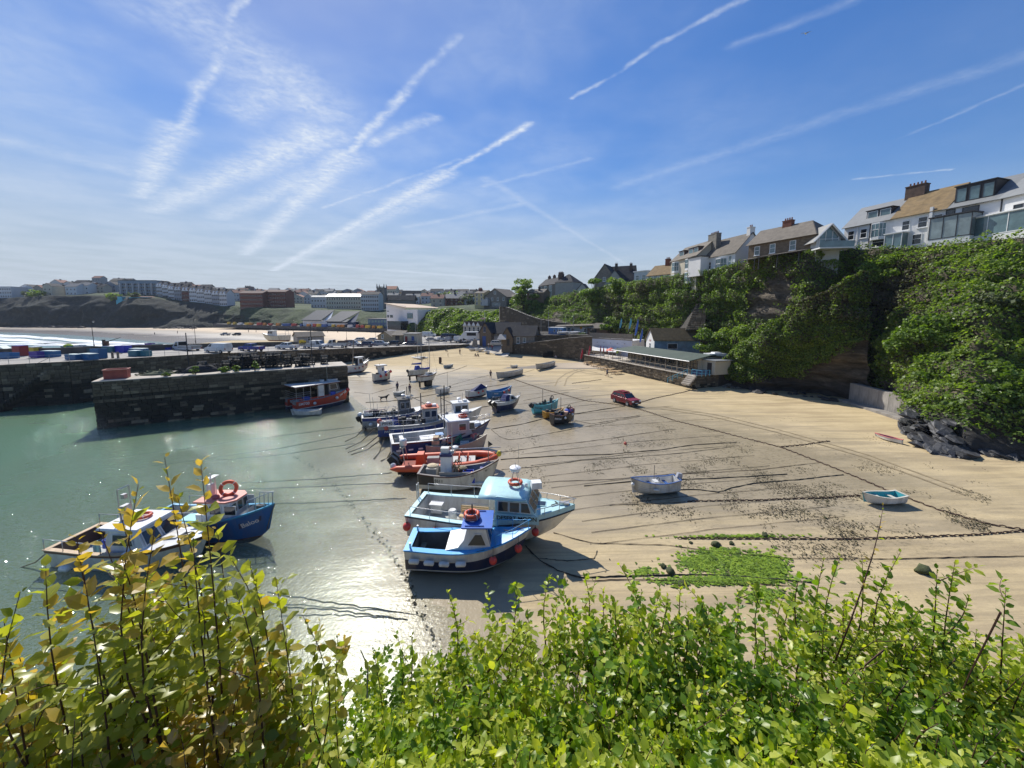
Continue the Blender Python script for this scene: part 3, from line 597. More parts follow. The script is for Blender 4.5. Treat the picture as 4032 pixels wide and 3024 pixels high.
def block_mesh(k,mat_):
 key=('blk',k,mat_.name)
 if key in _M: return _M[key]
 r=random.Random(k);mb=MB();q=.93
 vs=[(sx*.5,.5,sz*.5) for sz in (-1,1) for sx in (-1,1)];fr=[(sx*.5*q+r.uniform(-.02,.02),-.5+r.uniform(0,.12),sz*.5*(q-.04)+r.uniform(-.03,.03)) for sz in (-1,1) for sx in (-1,1)]
 mid=[(sx*.5,-.2,sz*.5) for sz in (-1,1) for sx in (-1,1)];V_=vs+mid+fr;f=[]
 for a in (0,4):
  for i,j in ((0,1),(1,3),(3,2),(2,0)): f.append((a+i,a+j,a+4+j,a+4+i))
 f.append((8,9,11,10));me=bpy.data.meshes.new('stone');me.from_pydata(V_,[],f);me.materials.append(mat_);_M[key]=me;return me
def stone_face(parent,path,zb,seed,ch=.42,wr=(.5,1.3),limit=300,hi=lambda z,zt: True,depth=.3,name='stone',pale=.12,ztop=None):
 r=random.Random(seed);P_=[Vector(p) for p in path];out=[]
 for a,b in zip(P_[:-1],P_[1:]):
  d=Vector((b.x-a.x,b.y-a.y,0));ln=d.length;d/=ln;n=Vector((d.y,-d.x,0));rz=math.atan2(d.y,d.x);z=zb;ci=0
  zmax=max(a.z,b.z)
  while z<zmax-.12:
   h=ch*r.uniform(.72,1.2);x=-r.random()*.3
   while x<ln:
    w=r.uniform(*wr);x0=max(x,0);x1=min(x+w,ln);x+=w
    if x1-x0<.12: continue
    t=(x0+x1)/2/ln;zt=a.z+(b.z-a.z)*t
    hh=min(h,zt-z)
    if hh<.1: continue
    c=a+d*((x0+x1)/2);up=hi(z+hh/2,zt)
    mm_=st_pale if r.random()<pale*(1 if up else .8) else (st_hi if up or r.random()<.12 else st_lo)
    pr=r.uniform(-.02,.055)+(.02 if r.random()<.1 else 0)
    out.append((c.x+n.x*pr,c.y+n.y*pr,z+hh/2,(x1-x0)-.025,hh-.025,rz,mm_,r.randrange(5)))
   z+=h
 out.sort(key=lambda s: (s[0]**2+s[1]**2+(s[2]-CAMZ)**2)+(0 if 0<PX(s)[0]<4032 and s[2]>0 else 9e5))
 rest={}
 for i,(x,y,z,w,h,rz,mm_,k) in enumerate(out):
  me=block_mesh(k,mm_)
  if i<limit:
   o=bpy.data.objects.new(name,me);COL.objects.link(o);o.parent=parent;o.location=(x,y,z);o.rotation_euler=(0,0,rz);o.scale=(w,depth,h)
  else:
   M_=Matrix.LocRotScale(Vector((x,y,z)),Euler((0,0,rz)),Vector((w,depth,h)));mb=rest.setdefault('all',MB())
   mb.add([M_ @ v.co for v in me.vertices],[tuple(p.vertices) for p in me.polygons],[st_hi,st_lo,st_pale].index(mm_))
 if rest: rest['all'].build(name,[st_hi,st_lo,st_pale],parent,kind='stuff')
QE=[(-700,1462,5.9),(-300,1447,6.15),(0,1438,6.2),(271,1424,6.4),(588,1407,6.1),(768,1396,5.9),(995,1386,5.3),(1180,1379,4.8),(1365,1372,4.35),(1530,1367,3.8),(1668,1362,3.35),(1849,1356,3.05)]
QP=[G(x,y,z) for x,y,z in QE];WD=[19,19,18,17,16,15,15,16,18,22,26,34]
QB=[p+Vector((-.50,.86,0))*w for p,w in zip(QP,WD)]
struct(MB().add([tuple(p) for p in QP]+[tuple(p) for p in QB],[(i,i+1,i+1+len(QP),i+len(QP)) for i in range(len(QP)-1)]).build('quay_deck',tarmac))
ed=MB()
for a,b in zip(QP[:-1],QP[1:]):
 d=(b-a).normalized();n=Vector((-d.y,d.x,0));ed.slab([a+Vector((0,0,.004)),b+Vector((0,0,.004)),b+n*.8+Vector((0,0,.004)),a+n*.8+Vector((0,0,.004))],.06)
struct(ed.build('quay_edge',conc))
qw=thing('quay_wall','long dark stone harbour wall of the quay carrying the parked vehicles','quay wall',(0,0,0));mb=MB()
for a,b in zip(QP[:-1],QP[1:]): mb.quad((a.x,a.y,-3),(b.x,b.y,-3),tuple(b-Vector((0,0,.01))),tuple(a-Vector((0,0,.01))))
mb.build('core',mortar,qw);stone_face(qw,[tuple(p) for p in QP],-1.2,3,.5,(.6,1.5),300,lambda z,zt: z>3.4 or z>zt-1.3,.3)
def deck_z(p): i=min(range(len(QP)),key=lambda k: (QP[k]-p).length);return QP[i].z
def Q(px,py): # pixel -> point on the quay deck
 z=5.
 for _ in range(8):
  p=G(px,py,z);best=min(((QP[i]+(QP[i+1]-QP[i])*t)-p).xy.length*1000+((QP[i]+(QP[i+1]-QP[i])*t).z) if False else 0 for i in range(1) for t in (0,))
  k=min(((Vector((QP[i].x+(QP[i+1].x-QP[i].x)*t,QP[i].y+(QP[i+1].y-QP[i].y)*t,0))-Vector((p.x,p.y,0))).length,QP[i].z+(QP[i+1].z-QP[i].z)*t) for i in range(len(QP)-1) for t in np.linspace(0,1,12));z=k[1]
 return G(px,py,z)
# parapet on the sea side
pw=thing('parapet_wall','low stone parapet along the sea side of the quay','wall',(0,0,0));mb=MB()
for a,b in zip(QB[:7],QB[1:8]):
 n=Vector((-.5,.86,0))*.6;mb.add([tuple(v) for v in (a+Vector((0,0,-7)),b+Vector((0,0,-7)),b+n+Vector((0,0,-7)),a+n+Vector((0,0,-7)),a+Vector((0,0,1.15)),b+Vector((0,0,1.1)),b+n+Vector((0,0,1.1)),a+n+Vector((0,0,1.15)))],[(0,1,5,4),(2,3,7,6),(4,5,6,7),(1,2,6,5),(3,0,4,7)])
mb.build('masonry',mat('parapet_stone',(.10,.09,.075),.9,.4,.6,.8,rnd=0),pw)
# inner pier
ZP=5.6;pa=G(366,1505,ZP);pb=G(1365,1440,ZP);pd=(pb-pa).normalized();pn=Vector((-pd.y,pd.x,0));pa2=pa+pn*6.2-pd*.3;pb2=pb+pn*5.2
pier=thing('pier','short stone inner pier standing in the green water with lobster pots on top','pier',(0,0,0));mb=MB()
mb.add([(p.x,p.y,z) for z in (-3,ZP-.01) for p in (pa,pb,pb2,pa2)],[(0,1,5,4),(1,2,6,5),(2,3,7,6),(3,0,4,7)]);mb.build('core',mortar,pier)
mb=MB().slab([(p.x,p.y,ZP-.02) for p in (pa-pn*.1-pd*.1,pb-pn*.1+pd*.1,pb2+pn*.1,pa2+pn*.1)],.1);mb.build('deck',conc,pier)
stone_face(pier,[tuple(pa2),tuple(pa),tuple(pb),tuple(pb2)],-.9,8,.36,(.45,1.2),300,lambda z,zt: z>3.6+.5*math.sin(z*9),.28,pale=.10)
def T(u,v,z=0): p=pa+pd*u+pn*v;return Vector((p.x,p.y,ZP+.08+z))
tub=thing('red_container','rusty red open steel tub on the near corner of the pier','container',T(1.6,1.9),math.atan2(pd.y,pd.x));rp=mat('faded_red_steel',(.34,.075,.05),.7,.25,1.5,.2,dirt=.5)
mb=MB()
for c,d in (((0,-.62,.55),(2.1,.06,1.1)),((0,.62,.55),(2.1,.06,1.1)),((-1.02,0,.55),(.06,1.18,1.1)),((1.02,0,.55),(.06,1.18,1.1)),((0,0,.06),(2.1,1.2,.06))): mb.box(c,d)
mb.build('bin',rp,tub)
mb=MB()
for s in (-1,1): mb.box((0,s*.66,1.1),(2.25,.08,.09));mb.box((s*1.08,0,1.1),(.08,1.24,.09))
mb.build('rim',mat('pale_red_rim',(.55,.25,.19),.7),tub)
# lobster pots: hooped cages, one mesh shared by every pot
def pot_mesh():
 mb=MB();mb.box((0,0,.03),(.95,.6,.05),0)
 for x in (-.45,0,.45): mb.tube([(x,.3*math.cos(a)*1.0,.05+.42*math.sin(a)) for a in np.linspace(0,PI,8)],.022,4,1)
 for a in np.linspace(.25,PI-.25,6): mb.bar((-.46,.3*math.cos(a),.05+.42*math.sin(a)),(.46,.3*math.cos(a),.05+.42*math.sin(a)),.012,3,1)
 for x in np.linspace(-.4,.4,5): mb.tube([(x,.29*math.cos(a),.05+.40*math.sin(a)) for a in np.linspace(0,PI,7)],.008,3,2)
 for s in (-1,1): mb.add([(s*.44,.27*math.cos(a),.06+.38*math.sin(a)) for a in np.linspace(0,PI,7)],[(0,1,2,3,4,5,6)],2)
 return mb.build('lobster_pot',[mat('pot_base',(.05,.045,.04),.9),mat('pot_hoop',(.035,.045,.05),.8),mat('pot_net',(.04,.055,.05),.95,.5,8)],link=False)
pot=pot_mesh();r=random.Random(21);first=True
STK=[(9.5,3.6,3),(10.6,4.2,2),(7.6,4.4,1),(13.6,3.4,4),(14.7,3.5,5),(15.8,3.4,4),(14.2,4.6,5),(15.4,4.7,5),(17.4,2.8,5),(18.4,2.9,5),(17.8,4.0,5),(16.9,4.3,4),(21.0,2.4,3),(22.0,2.5,4),(21.6,3.6,4),(22.8,3.4,2),(24.6,3.6,3),(12.2,3.2,3),(11.4,3.2,2),(19.6,3.6,4),(12.8,4.6,4),(19.4,2.4,2)]
for u,v,n in STK:
 for k in range(n):
  for w in ((-.33,.33) if n>2 else (0,)):
   o=bpy.data.objects.new('lobster_pot',pot.data);COL.objects.link(o);p=T(u+r.uniform(-.12,.12),v+w,.44*k);o.location=p;o.rotation_euler=(0,0,math.atan2(pd.y,pd.x)+r.choice((0,PI/2))*0+r.uniform(-.3,.3))
   tag(o,'dark hooped lobster pot in a stack on the inner pier','lobster pot','lobster pots stacked on the inner pier')
# heaps of net and rope
def heap(name,label,p,rx,ry,h,m_,seed,cat):
 rr=np.random.default_rng(seed);mb=MB()
 for i in range(26):
  a=rr.random()*6.28;q=math.sqrt(rr.random());z=h*(1-q*q)*rr.uniform(.4,1);R=rr.uniform(.25,.6)
  mb.ring((math.cos(a)*q*rx,math.sin(a)*q*ry,max(.06,z)),R,.07,9,4,0,Euler((rr.uniform(-.5,.5),rr.uniform(-.5,.5),0)).to_matrix())
 mb.lathe([(rx*.95,0),(rx*.8,h*.35),(rx*.45,h*.75),(.05,h*.9)],(0,0,0),10);o=mb.build(name,m_);o.location=p;o.rotation_euler=(0,0,math.atan2(pd.y,pd.x));o.scale=(1,ry/rx,1);return tag(o,label,cat)
heap('net_heap','heap of greenish fishing net beside the red tub on the pier',T(5.2,3.0),2.0,1.1,.55,mat('net_green',(.13,.14,.08),.95,.4,6,.8),3,'net')
heap('net_heap','dark heap of rope and pots half way along the pier',T(9.6,3.0),2.6,1.3,1.1,mat('net_dark',(.03,.03,.03),.95,.4,6,.8),4,'net')
for i,(u,v,h,rx,lb) in enumerate(((9.2,.7,1.3,.75,'bright green weed growing on the pier edge in front of the rope heap'),(12.3,.8,1.0,.7,'low green plants on the pier edge left of the pale gap'),(13.6,.5,.9,.6,'small green plant on the pier edge below the pot stacks'),(15.6,.6,1.5,.6,'upright dark green weed on the pier edge among the pots'),(6.4,.45,.5,.5,'small tuft of weed on the pier edge beside the net heap'))):
 bush('pier_plant',lb,'plant',T(u,v,-.05),h,rx,fresh_m,300+i,420,.16)
def lamp_post(p,h,label,lean=0):
 t=thing('street_lamp',label,'street lamp',p);MB().tube([(0,0,0),(0,0,.9),(0,0,.95),(0,0,h)],[.11,.10,.06,.045],8).build('post',dark_steel,t)
 MB().tube([(0,0,h-.1),(.1,0,h+.05),(.35,0,h+.05),(.42,0,h-.05)],.025,5).build('bracket',dark_steel,t)
 MB().lathe([(.05,.0),(.2,-.12),(.24,-.2)],(.42,0,h-.03),10).build('shade',dark_steel,t);MB().ball((.42,0,h-.27),.16,10,6).build('globe',mat('lamp_glass',(.75,.77,.75),.2),t);return t
for px,pb_,pt,lb in ((372,1373,1262,'black lamp post at the left end of the quay above the blue tubs'),(771,1352,1255,'black lamp post behind the white flatbed truck'),(1157,1338,1258,'black lamp post left of the quayside hut'),(1365,1338,1272,'lamp post in the middle of the row of parked cars'),(1480,1335,1280,'lamp post beside the stone quay building')):
 p=Q(px,pb_);q=D(px,pt,p.y);lamp_post(p,q.z-p.z,lb)
def post(p,h,label,r_=.07,m_=None,name='post'):
 o=MB().tube([(0,0,-.2),(0,0,h*.98),(0,0,h)],[r_,r_*.8,r_*.5],8).build(name,m_ or dark_steel);o.location=p;return tag(o,label,'post')
p=T(8.0,4.6);q=D(PX(p)[0],1310,p.y);post(p,q.z-p.z,'tall black post on the pier behind the rope heap');p=T(23.0,4.4);q=D(PX(p)[0],1285,p.y);post(p,q.z-p.z,'tall black post on the pier beside the right hand pots')
pp_=G(1357,1440,2);post(Vector((pp_.x+.8,pp_.y+2,0)),7.6,'leaning timber mooring post behind the right end of the pier',.13,wood_grey,'mooring_post').rotation_euler=(0,.08,0)
# railings along the quay edge
def railing(path,label,h=1.05,step=2.2,rails=(.55,1.05),m_=None,r_=.028,name='railing'):
 t=thing(name,label,'railing',path[0]);o=Vector(path[0]);P_=[Vector(p)-o for p in path];s=[0]
 for a,b in zip(P_[:-1],P_[1:]): s.append(s[-1]+(b-a).length)
 def at(q):
  for i in range(len(P_)-1):
   if q<=s[i+1]+1e-6: return P_[i]+(P_[i+1]-P_[i])*((q-s[i])/(s[i+1]-s[i]))
  return P_[-1]
 n=max(1,round(s[-1]/step));me=MB().tube([(0,0,-.02),(0,0,h)],r_,5).build('post',m_ or steel,link=False).data
 for i in range(n+1): q=bpy.data.objects.new('post',me);COL.objects.link(q);q.parent=t;q.location=at(s[-1]*i/n)
 for z in rails: MB().tube([p+Vector((0,0,z)) for p in P_],r_*.8,5).build('rail',m_ or steel,t)
 return t
inn=[p+Vector((-.13,.22,.06)) for p in QP]
railing(inn[0:4],'steel railing along the quay edge in front of the blue tubs');railing(inn[4:9],'steel railing along the quay edge in front of the vans and pickups');railing(inn[8:12],'steel railing along the far end of the quay above the sand')
# fish tubs and crates
def tub_mesh(L_,W_,H_,c,lid,nm):
 m_=mat('tub_'+nm,c,.5,.15,2,.05,dirt=.25);mb=MB();th=.06
 for c_,d_ in (((0,-W_/2+th/2,H_/2+.1),(L_,th,H_)),((0,W_/2-th/2,H_/2+.1),(L_,th,H_)),((-L_/2+th/2,0,H_/2+.1),(th,W_-2*th,H_)),((L_/2-th/2,0,H_/2+.1),(th,W_-2*th,H_)),((0,0,.13),(L_-.02,W_-.02,.06))): mb.box(c_,d_)
 for sx in (-1,1):
  for sy in (-1,0,1): mb.box((sx*L_*.38,sy*W_*.36,.05),(.18,.16,.1))
 mb.box((0,W_/2+.01,H_*.9+.1),(L_*1.03,.05,.1));mb.box((0,-W_/2-.01,H_*.9+.1),(L_*1.03,.05,.1));return mb,m_
TUBS=[(24,1398,1.5,1.1,.85,(.02,.13,.30),'blue','tilted','teal blue tub with a raised pale edge at the far left of the quay'),(28,1412,2.9,1.2,.7,(.02,.12,.34),'blue','','long blue tub behind the railing at the far left'),(84,1404,1.3,1.2,1.35,(.32,.03,.035),'red','purple','tall red bin with a purple lid on the quay'),
(143,1397,1.2,1.1,1.0,(.55,.50,.05),'yellow','white','yellow bin with white sacks in it'),(150,1409,1.7,1.1,.75,(.09,.05,.30),'purple','','purple tub in front of the yellow bin'),(202,1407,2.1,1.1,.75,(.02,.11,.27),'blue','pale','blue tub with a pale rim left of the steps'),
(272,1385,1.7,1.1,.8,(.03,.16,.20),'teal','net','green blue tub heaped with lime green netting'),(318,1386,1.3,1.1,.95,(.70,.70,.66),'white','','white insulated tub between the teal tubs'),(345,1385,1.8,1.1,.8,(.02,.20,.26),'teal','','teal tub right of the white tub'),
(295,1418,1.9,1.1,.6,(.02,.15,.36),'blue','pale','blue tub at the quay edge above the steps'),(350,1417,2.2,1.2,.65,(.02,.16,.36),'blue','pale','second blue tub at the quay edge next to a tall one'),(392,1413,1.4,1.2,1.2,(.02,.17,.34),'blue','','tall blue tub at the quay edge left of the wooden stand'),
(440,1393,2.0,1.4,1.0,(.02,.20,.32),'teal','white','teal tub with a white lid beside the davit'),(487,1393,1.9,1.4,1.1,(.03,.04,.42),'ultramarine','','deep blue tub right of the davit'),(545,1377,1.7,1.2,.8,(.05,.06,.36),'ultramarine','','dark blue tub near the parapet'),(548,1394,2.4,1.2,.7,(.02,.12,.36),'blue','pale','long blue tub in the second row'),
(535,1404,1.4,1.1,.7,(.02,.14,.33),'teal','pale','teal tub at the quay edge in front of the long blue one'),(573,1404,1.3,1.1,.75,(.02,.16,.30),'teal','','small teal tub next to the post'),(592,1371,1.4,1.1,.85,(.05,.04,.34),'purple','','purple blue tub by the parapet left of the truck'),(622,1373,1.5,1.1,.8,(.02,.18,.28),'teal','','teal tub by the parapet left of the truck'),(648,1385,2.3,1.2,.6,(.03,.07,.40),'ultramarine','','low blue tub just left of the white truck'),(380,1392,2.2,1.2,.7,(.03,.09,.10),'darkteal','','dark green tub under the lamp post')]
for px,py,L_,W_,H_,c,nm,top,lb in TUBS:
 H_*=1.3;L_*=1.1
 p=Q(px,py);t=thing('fish_tub',lb,'tub',p,-.15+.1*math.sin(px),'fish tubs along the quay');mb,m_=tub_mesh(L_,W_,H_,c,None,nm);mb.build('body',m_,t)
 if top in ('white','pale','purple'): MB().box((0,0,H_+.14),(L_*1.02,W_*1.02,.08),0,0,0,(.94,.94)).build('lid',{'white': white_p,'pale': mat('pale_lid',(.45,.55,.52),.6),'purple': mat('tub_purple',(.09,.05,.30),.5)}[top],t)
 if top=='net': MB().ball((0,0,H_+.1),.7,9,5,0,.6).build('netting',mat('lime_net',(.40,.52,.06),.9,.4,5,.9),t)
 if top=='tilted': MB().box((0,0,H_+.35),(L_,W_,.07),0,0,.35).build('lid',mat('pale_lid',(.45,.55,.52),.6),t)
dv=thing('davit','small steel hand crane with a jib on the quay among the tubs','crane',Q(414,1392));MB().box((0,0,1.3),(.35,.35,2.6)).build('post',mat('davit_green',(.04,.055,.05),.7),dv);MB().tube([(.1,0,2.0),(1.2,0,2.4),(3.2,0,3.0)],[.1,.07,.05],6).build('jib',dark_steel,dv);MB().box((.45,0,1.9),(.55,.5,.9)).build('winch',mat('winch_brown',(.10,.05,.035),.8),dv)
dk=thing('timber_stand','pair of wooden posts with a step at the quay edge','stand',Q(455,1412))
for s in (-1,1): MB().box((s*.45,0,.1),(.22,.22,2.0)).build('post',wood_grey,dk)
MB().box((0,.3,.75),(1.2,.6,.08)).build('top',wood_grey,dk)
sg=MB().box((0,0,0),(.62,.05,.75)).build('notice',mat('notice_white',(.62,.68,.70),.6));p=G(86,1457,4.9);sg.location=p+Vector((0,-.35,0));tag(sg,'pale notice board fixed high on the dark quay wall','sign');MB().box((0,-.03,.02),(.3,.02,.3)).build('emblem',mat('notice_blue',(.03,.16,.25),.6),sg)
sg=MB().box((0,0,0),(.8,.05,.3)).build('notice',mat('notice_yellow',(.55,.45,.03),.6));sg.location=G(123,1438,5.6)+Vector((0,-.35,0));tag(sg,'yellow notice on the quay wall below the railing','sign')
stp=thing('steps','stone steps running down the quay wall to the water at the far left','steps',(0,0,0));r0=Vector(G(228,1430,6.2));
for i in range(20):
 t_=i/19;px=228-230*t_;zz=6.1-5.6*t_;p=G(px,1430+178*t_,zz);MB().box((p.x,p.y+.2,zz-.35),(.42,1.3,.8)).build('tread',st_pale if i<6 else st_lo,stp)
MB().tube([G(-20,1515,3.2)+Vector((0,-.6,0)),G(205,1410,7.0)+Vector((0,-.5,0))],.03,5).build('handrail',dark_steel,stp)
# ------------------------------------------------------------------ buildings
slate_r=mat('roof_slate',(.032,.034,.04),.85,.25,1.2,.4,spec=.2,rnd=.1,dirt=.3,dirtc=(.12,.11,.08));slate_l=mat('pale_slate',(.19,.20,.205),.7,.12,1.0,.2,dirt=.2);lichen=mat('lichen_roof',(.20,.135,.06),.9,.3,1.3,.4,dirt=.35,dirtc=(.16,.13,.09));grey_tile=mat('grey_brown_tile',(.145,.125,.10),.9,.25,1.2,.4,dirt=.3)
render_w=mat('white_render',(.74,.73,.70),.85,.06,.5,.1,dirt=.2,dirtc=(.45,.43,.40),rnd=0);cream_r=mat('cream_render',(.52,.47,.36),.85,.1,.6,.1,rnd=.05);grey_r=mat('grey_render',(.33,.32,.30),.9,.12,.6,.15,rnd=.05);pinkish=mat('pale_render',(.50,.50,.49),.85,.1,.6,.1,rnd=.15)
stone_w=mat('house_stone',(.155,.115,.075),.9,.4,1.6,.7,rnd=0,stretch=(1,1,2.2));stone_g=mat('grey_stone',(.19,.175,.15),.9,.35,1.4,.6,rnd=.05,stretch=(1,1,2));brick_r=mat('red_brick',(.17,.065,.04),.9,.25,1.2,.4,rnd=.05);black_f=mat('black_frame',(.018,.018,.022),.5,.2,3);brick_d=mat('dark_brick',(.10,.065,.05),.9,.3,2,.5)
glass_l=glass('pale_glass',(.10,.16,.17),.04);glass_d=glass('dark_glass',(.02,.025,.03),.05);wht=mat('white_joinery',(.76,.76,.74),.5,.05,2,0,rnd=0)
class House:
 def __init__(s,name,label,cat,a,b,d,h,wall_m,group=None,sink=4.,z0=None):
  a,b=Vector(a),Vector(b);z=min(a.z,b.z) if z0 is None else z0;s.w=(b-a).xy.length;s.d,s.h,s.wm=d,h,wall_m
  s.o=thing(name,label,cat,(a.x,a.y,z),math.atan2(b.y-a.y,b.x-a.x),group);s.sink=sink
 def walls(s,extra=None):
  mb=MB().box((s.w/2,s.d/2,(s.h-s.sink)/2),(s.w,s.d,s.h+s.sink));mb.build('wall',s.wm,s.o);return s
 def gable(s,rh,m_,axis='x',over=.3,gm=None,hip=(0,0)):
  w,d,h=s.w,s.d,s.h;g=MB();r=MB()
  if axis=='x':
   e0,e1=hip;q=rh/(d/2);oz=-over*q
   A,Bp=(-over,-over,h+oz),(w+over,-over,h+oz);Cq,Dq=(w+over,d+over,h+oz),(-over,d+over,h+oz);R0,R1=(-over+(e0*(d/2+over) if e0 else 0),d/2,h+rh),(w+over-(e1*(d/2+over) if e1 else 0),d/2,h+rh)
   for f in ([A,Bp,R1,R0],[Cq,Dq,R0,R1]): r.slab([Vector(p)+Vector((0,0,.03)) for p in f],.10,0)
   if e0: r.slab([Vector(p)+Vector((0,0,.03)) for p in (Dq,A,R0)],.1)
   else: g.add([(0,0,h),(0,d,h),(0,d/2,h+rh)],[(0,1,2)])
   if e1: r.slab([Vector(p)+Vector((0,0,.03)) for p in (Bp,Cq,R1)],.1)
   else: g.add([(w,0,h),(w,d,h),(w,d/2,h+rh)],[(0,1,2)])
  else:
   q=rh/(w/2);oz=-over*q;A,Bp,Cq,Dq=(-over,-over,h+oz),(w+over,-over,h+oz),(w+over,d+over,h+oz),(-over,d+over,h+oz);R0,R1=(w/2,-over,h+rh),(w/2,d+over,h+rh)
   for f in ([A,R0,R1,Dq],[R0,Bp,Cq,R1]): r.slab([Vector(p)+Vector((0,0,.03)) for p in f],.10,0)
   g.add([(0,0,h),(w,0,h),(w/2,0,h+rh)],[(0,1,2)]);g.add([(0,d,h),(w,d,h),(w/2,d,h+rh)],[(0,1,2)])
  if g.f: g.build('gable',gm or s.wm,s.o)
  s.roof=r.build('roof',m_,s.o);return s
 def flat(s,m_,over=.25,th=.25): s.roof=MB().box((s.w/2,s.d/2,s.h+th/2),(s.w+2*over,s.d+2*over,th)).build('roof',m_,s.o);return s
 def win(s,x,z,w,h,fm=None,gm=None,face='f',split=True,name='window',reveal=.05):
  fm=fm or wht;gm=gm or glass_d
  def P(u,v,o): return {'f': (u,-o,v),'l': (-o,s.d-u,v),'r': (s.w+o,u,v)}[face]
  fr=MB();t=min(.09,w*.09)
  for (u0,u1,v0,v1) in ((x-w/2,x+w/2,z,z+t),(x-w/2,x+w/2,z+h-t,z+h),(x-w/2,x-w/2+t,z+t,z+h-t),(x+w/2-t,x+w/2,z+t,z+h-t))+(((x-w/2+t,x+w/2-t,z+h*.52,z+h*.52+t*.7),) if split else ()):
   v=[P(u,q,o) for o in (-.02,.06) for q in (v0,v1) for u in (u0,u1)];fr.add(v,[(0,1,3,2),(4,5,7,6),(0,1,5,4),(1,3,7,5),(3,2,6,7),(2,0,4,6)])
  o=fr.build(name,fm,s.o);MB().add([P(x-w/2+t*.5,z+t*.5,.025),P(x+w/2-t*.5,z+t*.5,.025),P(x+w/2-t*.5,z+h-t*.5,.025),P(x-w/2+t*.5,z+h-t*.5,.025)],[(0,1,2,3)]).build('pane',gm,o)
  if face=='f' and w<2.2: MB().box((x,-.07,z-.05),(w+.2,.16,.09)).build('sill',wht,o)
  return s
 def grid(s,cols,rows,w=1.,h=1.4,z0=1.,dz=2.8,fm=None,gm=None,face='f',x0=None,x1=None,joined=False):
  W_=s.w if face=='f' else s.d;x0=W_*.5/cols if x0 is None else x0;x1=W_-x0 if x1 is None else x1
  if joined:
   mb=MB()
   for r_ in range(rows):
    for c in range(cols):
     x=x0+(x1-x0)*c/max(1,cols-1);z=z0+dz*r_
     if face=='f': mb.box((x,-.02,z+h/2),(w,.1,h))
     elif face=='l': mb.box((-.02,x,z+h/2),(.1,w,h))
   mb.build('windows',gm or glass_d,s.o,kind='stuff');return s
  for r_ in range(rows):
   for c in range(cols): s.win(x0+(x1-x0)*c/max(1,cols-1),z0+dz*r_,w,h,fm,gm,face)
  return s
 def chimney(s,x,y,z,w=.9,d=.7,h=1.6,m_=None,pots=3):
  c=MB().box((x,y,z+h/2-1),(w,d,h+2)).box((x,y,z+h),(w+.14,d+.14,.14)).build('chimney',m_ or brick_d,s.o)
  for i in range(pots): MB().lathe([(.13,0),(.11,.5)],(x+(i-(pots-1)/2)*w/max(1,pots)*.95,y,z+h+.05),7).build('pot',mat('clay_pot',(.24,.11,.07),.9),c)
  return s
 def dormer(s,x,y,z,w,h,d,m_,n=2,gm=None,fm=None,roofm=None):
  o=MB().box((x,y+d/2,z+h/2),(w,d,h)).build('dormer',m_,s.o);MB().box((x,y+d/2-.1,z+h+.06),(w+.25,d+.2,.12)).build('dormer_roof',roofm or black_f,o)
  for i in range(n):
   xx=x-w/2+w*(i+.5)/n;f=MB();ww=w/n*.78;hh=h*.74
   for c,dd in (((xx,y-.03,z+h*.13),(ww,.06,.07)),((xx,y-.03,z+h*.13+hh),(ww,.06,.07)),((xx-ww/2,y-.03,z+h*.13+hh/2),(.07,.05,hh)),((xx+ww/2,y-.03,z+h*.13+hh/2),(.07,.05,hh))): f.box(c,dd)
   f.build('window',fm or wht,o);MB().box((xx,y-.012,z+h*.13+hh/2),(ww-.06,.02,hh-.06)).build('window_pane',gm or glass_l,o)
  return s
 def bay(s,x,z,w,h,d=.7,m_=None,gm=None,roofm=None):
  k=w*.25;P0=[(x-w/2,0),(x-w/2+k,-d),(x+w/2-k,-d),(x+w/2,0)];o=MB().add([(p[0],p[1],zz) for zz in (z-.5,z) for p in P0],[(0,1,5,4),(1,2,6,5),(2,3,7,6)]).add([(p[0],p[1],z-.5) for p in P0],[(0,1,2,3)]).build('bay',m_ or wht,s.o);MB().add([(p[0],p[1],zz) for zz in (z+h,z+h+.2) for p in P0],[(0,1,5,4),(1,2,6,5),(2,3,7,6),(4,5,6,7)]).build('bay_roof',m_ or wht,o)
  for i in range(3):
   a,b=P0[i],P0[i+1];A=Vector((a[0],a[1],z));Bq=Vector((b[0],b[1],z));u=Vector((0,0,h));MB().add([A,Bq,Bq+u,A+u],[(0,1,2,3)]).build('pane',gm or glass_l,o);f=MB();f.bar(A,A+u,.06,4).bar(Bq,Bq+u,.06,4).bar(A+u*.55,Bq+u*.55,.04,4).bar((A+Bq)/2,(A+Bq)/2+u,.035,4);f.build('frame',wht,o)
  return s
 def box(s,c,d,m_,name): MB().box(c,d).build(name,m_,s.o);return s
def FR(xl,yl,Yl,xr,yr,Yr): return D(xl,yl,Yl),D(xr,yr,Yr)
def glazed(hs,x,z,w,h,d,n,fm,gm,name='conservatory',roofm=None,side=True):
 o=MB().box((x,-d/2,z+h+.07),(w+.3,d+.3,.16)).build(name,roofm or fm,hs.o);mb=MB()
 for i in range(n+1): mb.box((x-w/2+w*i/n,-d,z+h/2),(.08,.08,h))
 for zz in (z+.05,z+h-.05): mb.box((x,-d,zz),(w,.07,.1))
 for sx in (-1,1): mb.box((x+sx*w/2,-d/2,z+.05),(.07,d,.1));mb.box((x+sx*w/2,0,z+h/2),(.08,.08,h))
 mb.build('frame',fm,o)
 for i in range(n): MB().box((x-w/2+w*(i+.5)/n,-d+.01,z+h/2),(w/n-.08,.02,h-.1)).build('pane',gm,o)
 for sx in (-1,1): MB().box((x+sx*w/2,-d/2,z+h/2),(.02,d-.1,h-.1)).build('pane',gm,o)
 MB().box((x,-d/2,z-.6),(w,d,1.2)).build('plinth',hs.wm,o)
def hz(px,py,Y,base): return D(px,py,Y).z-base
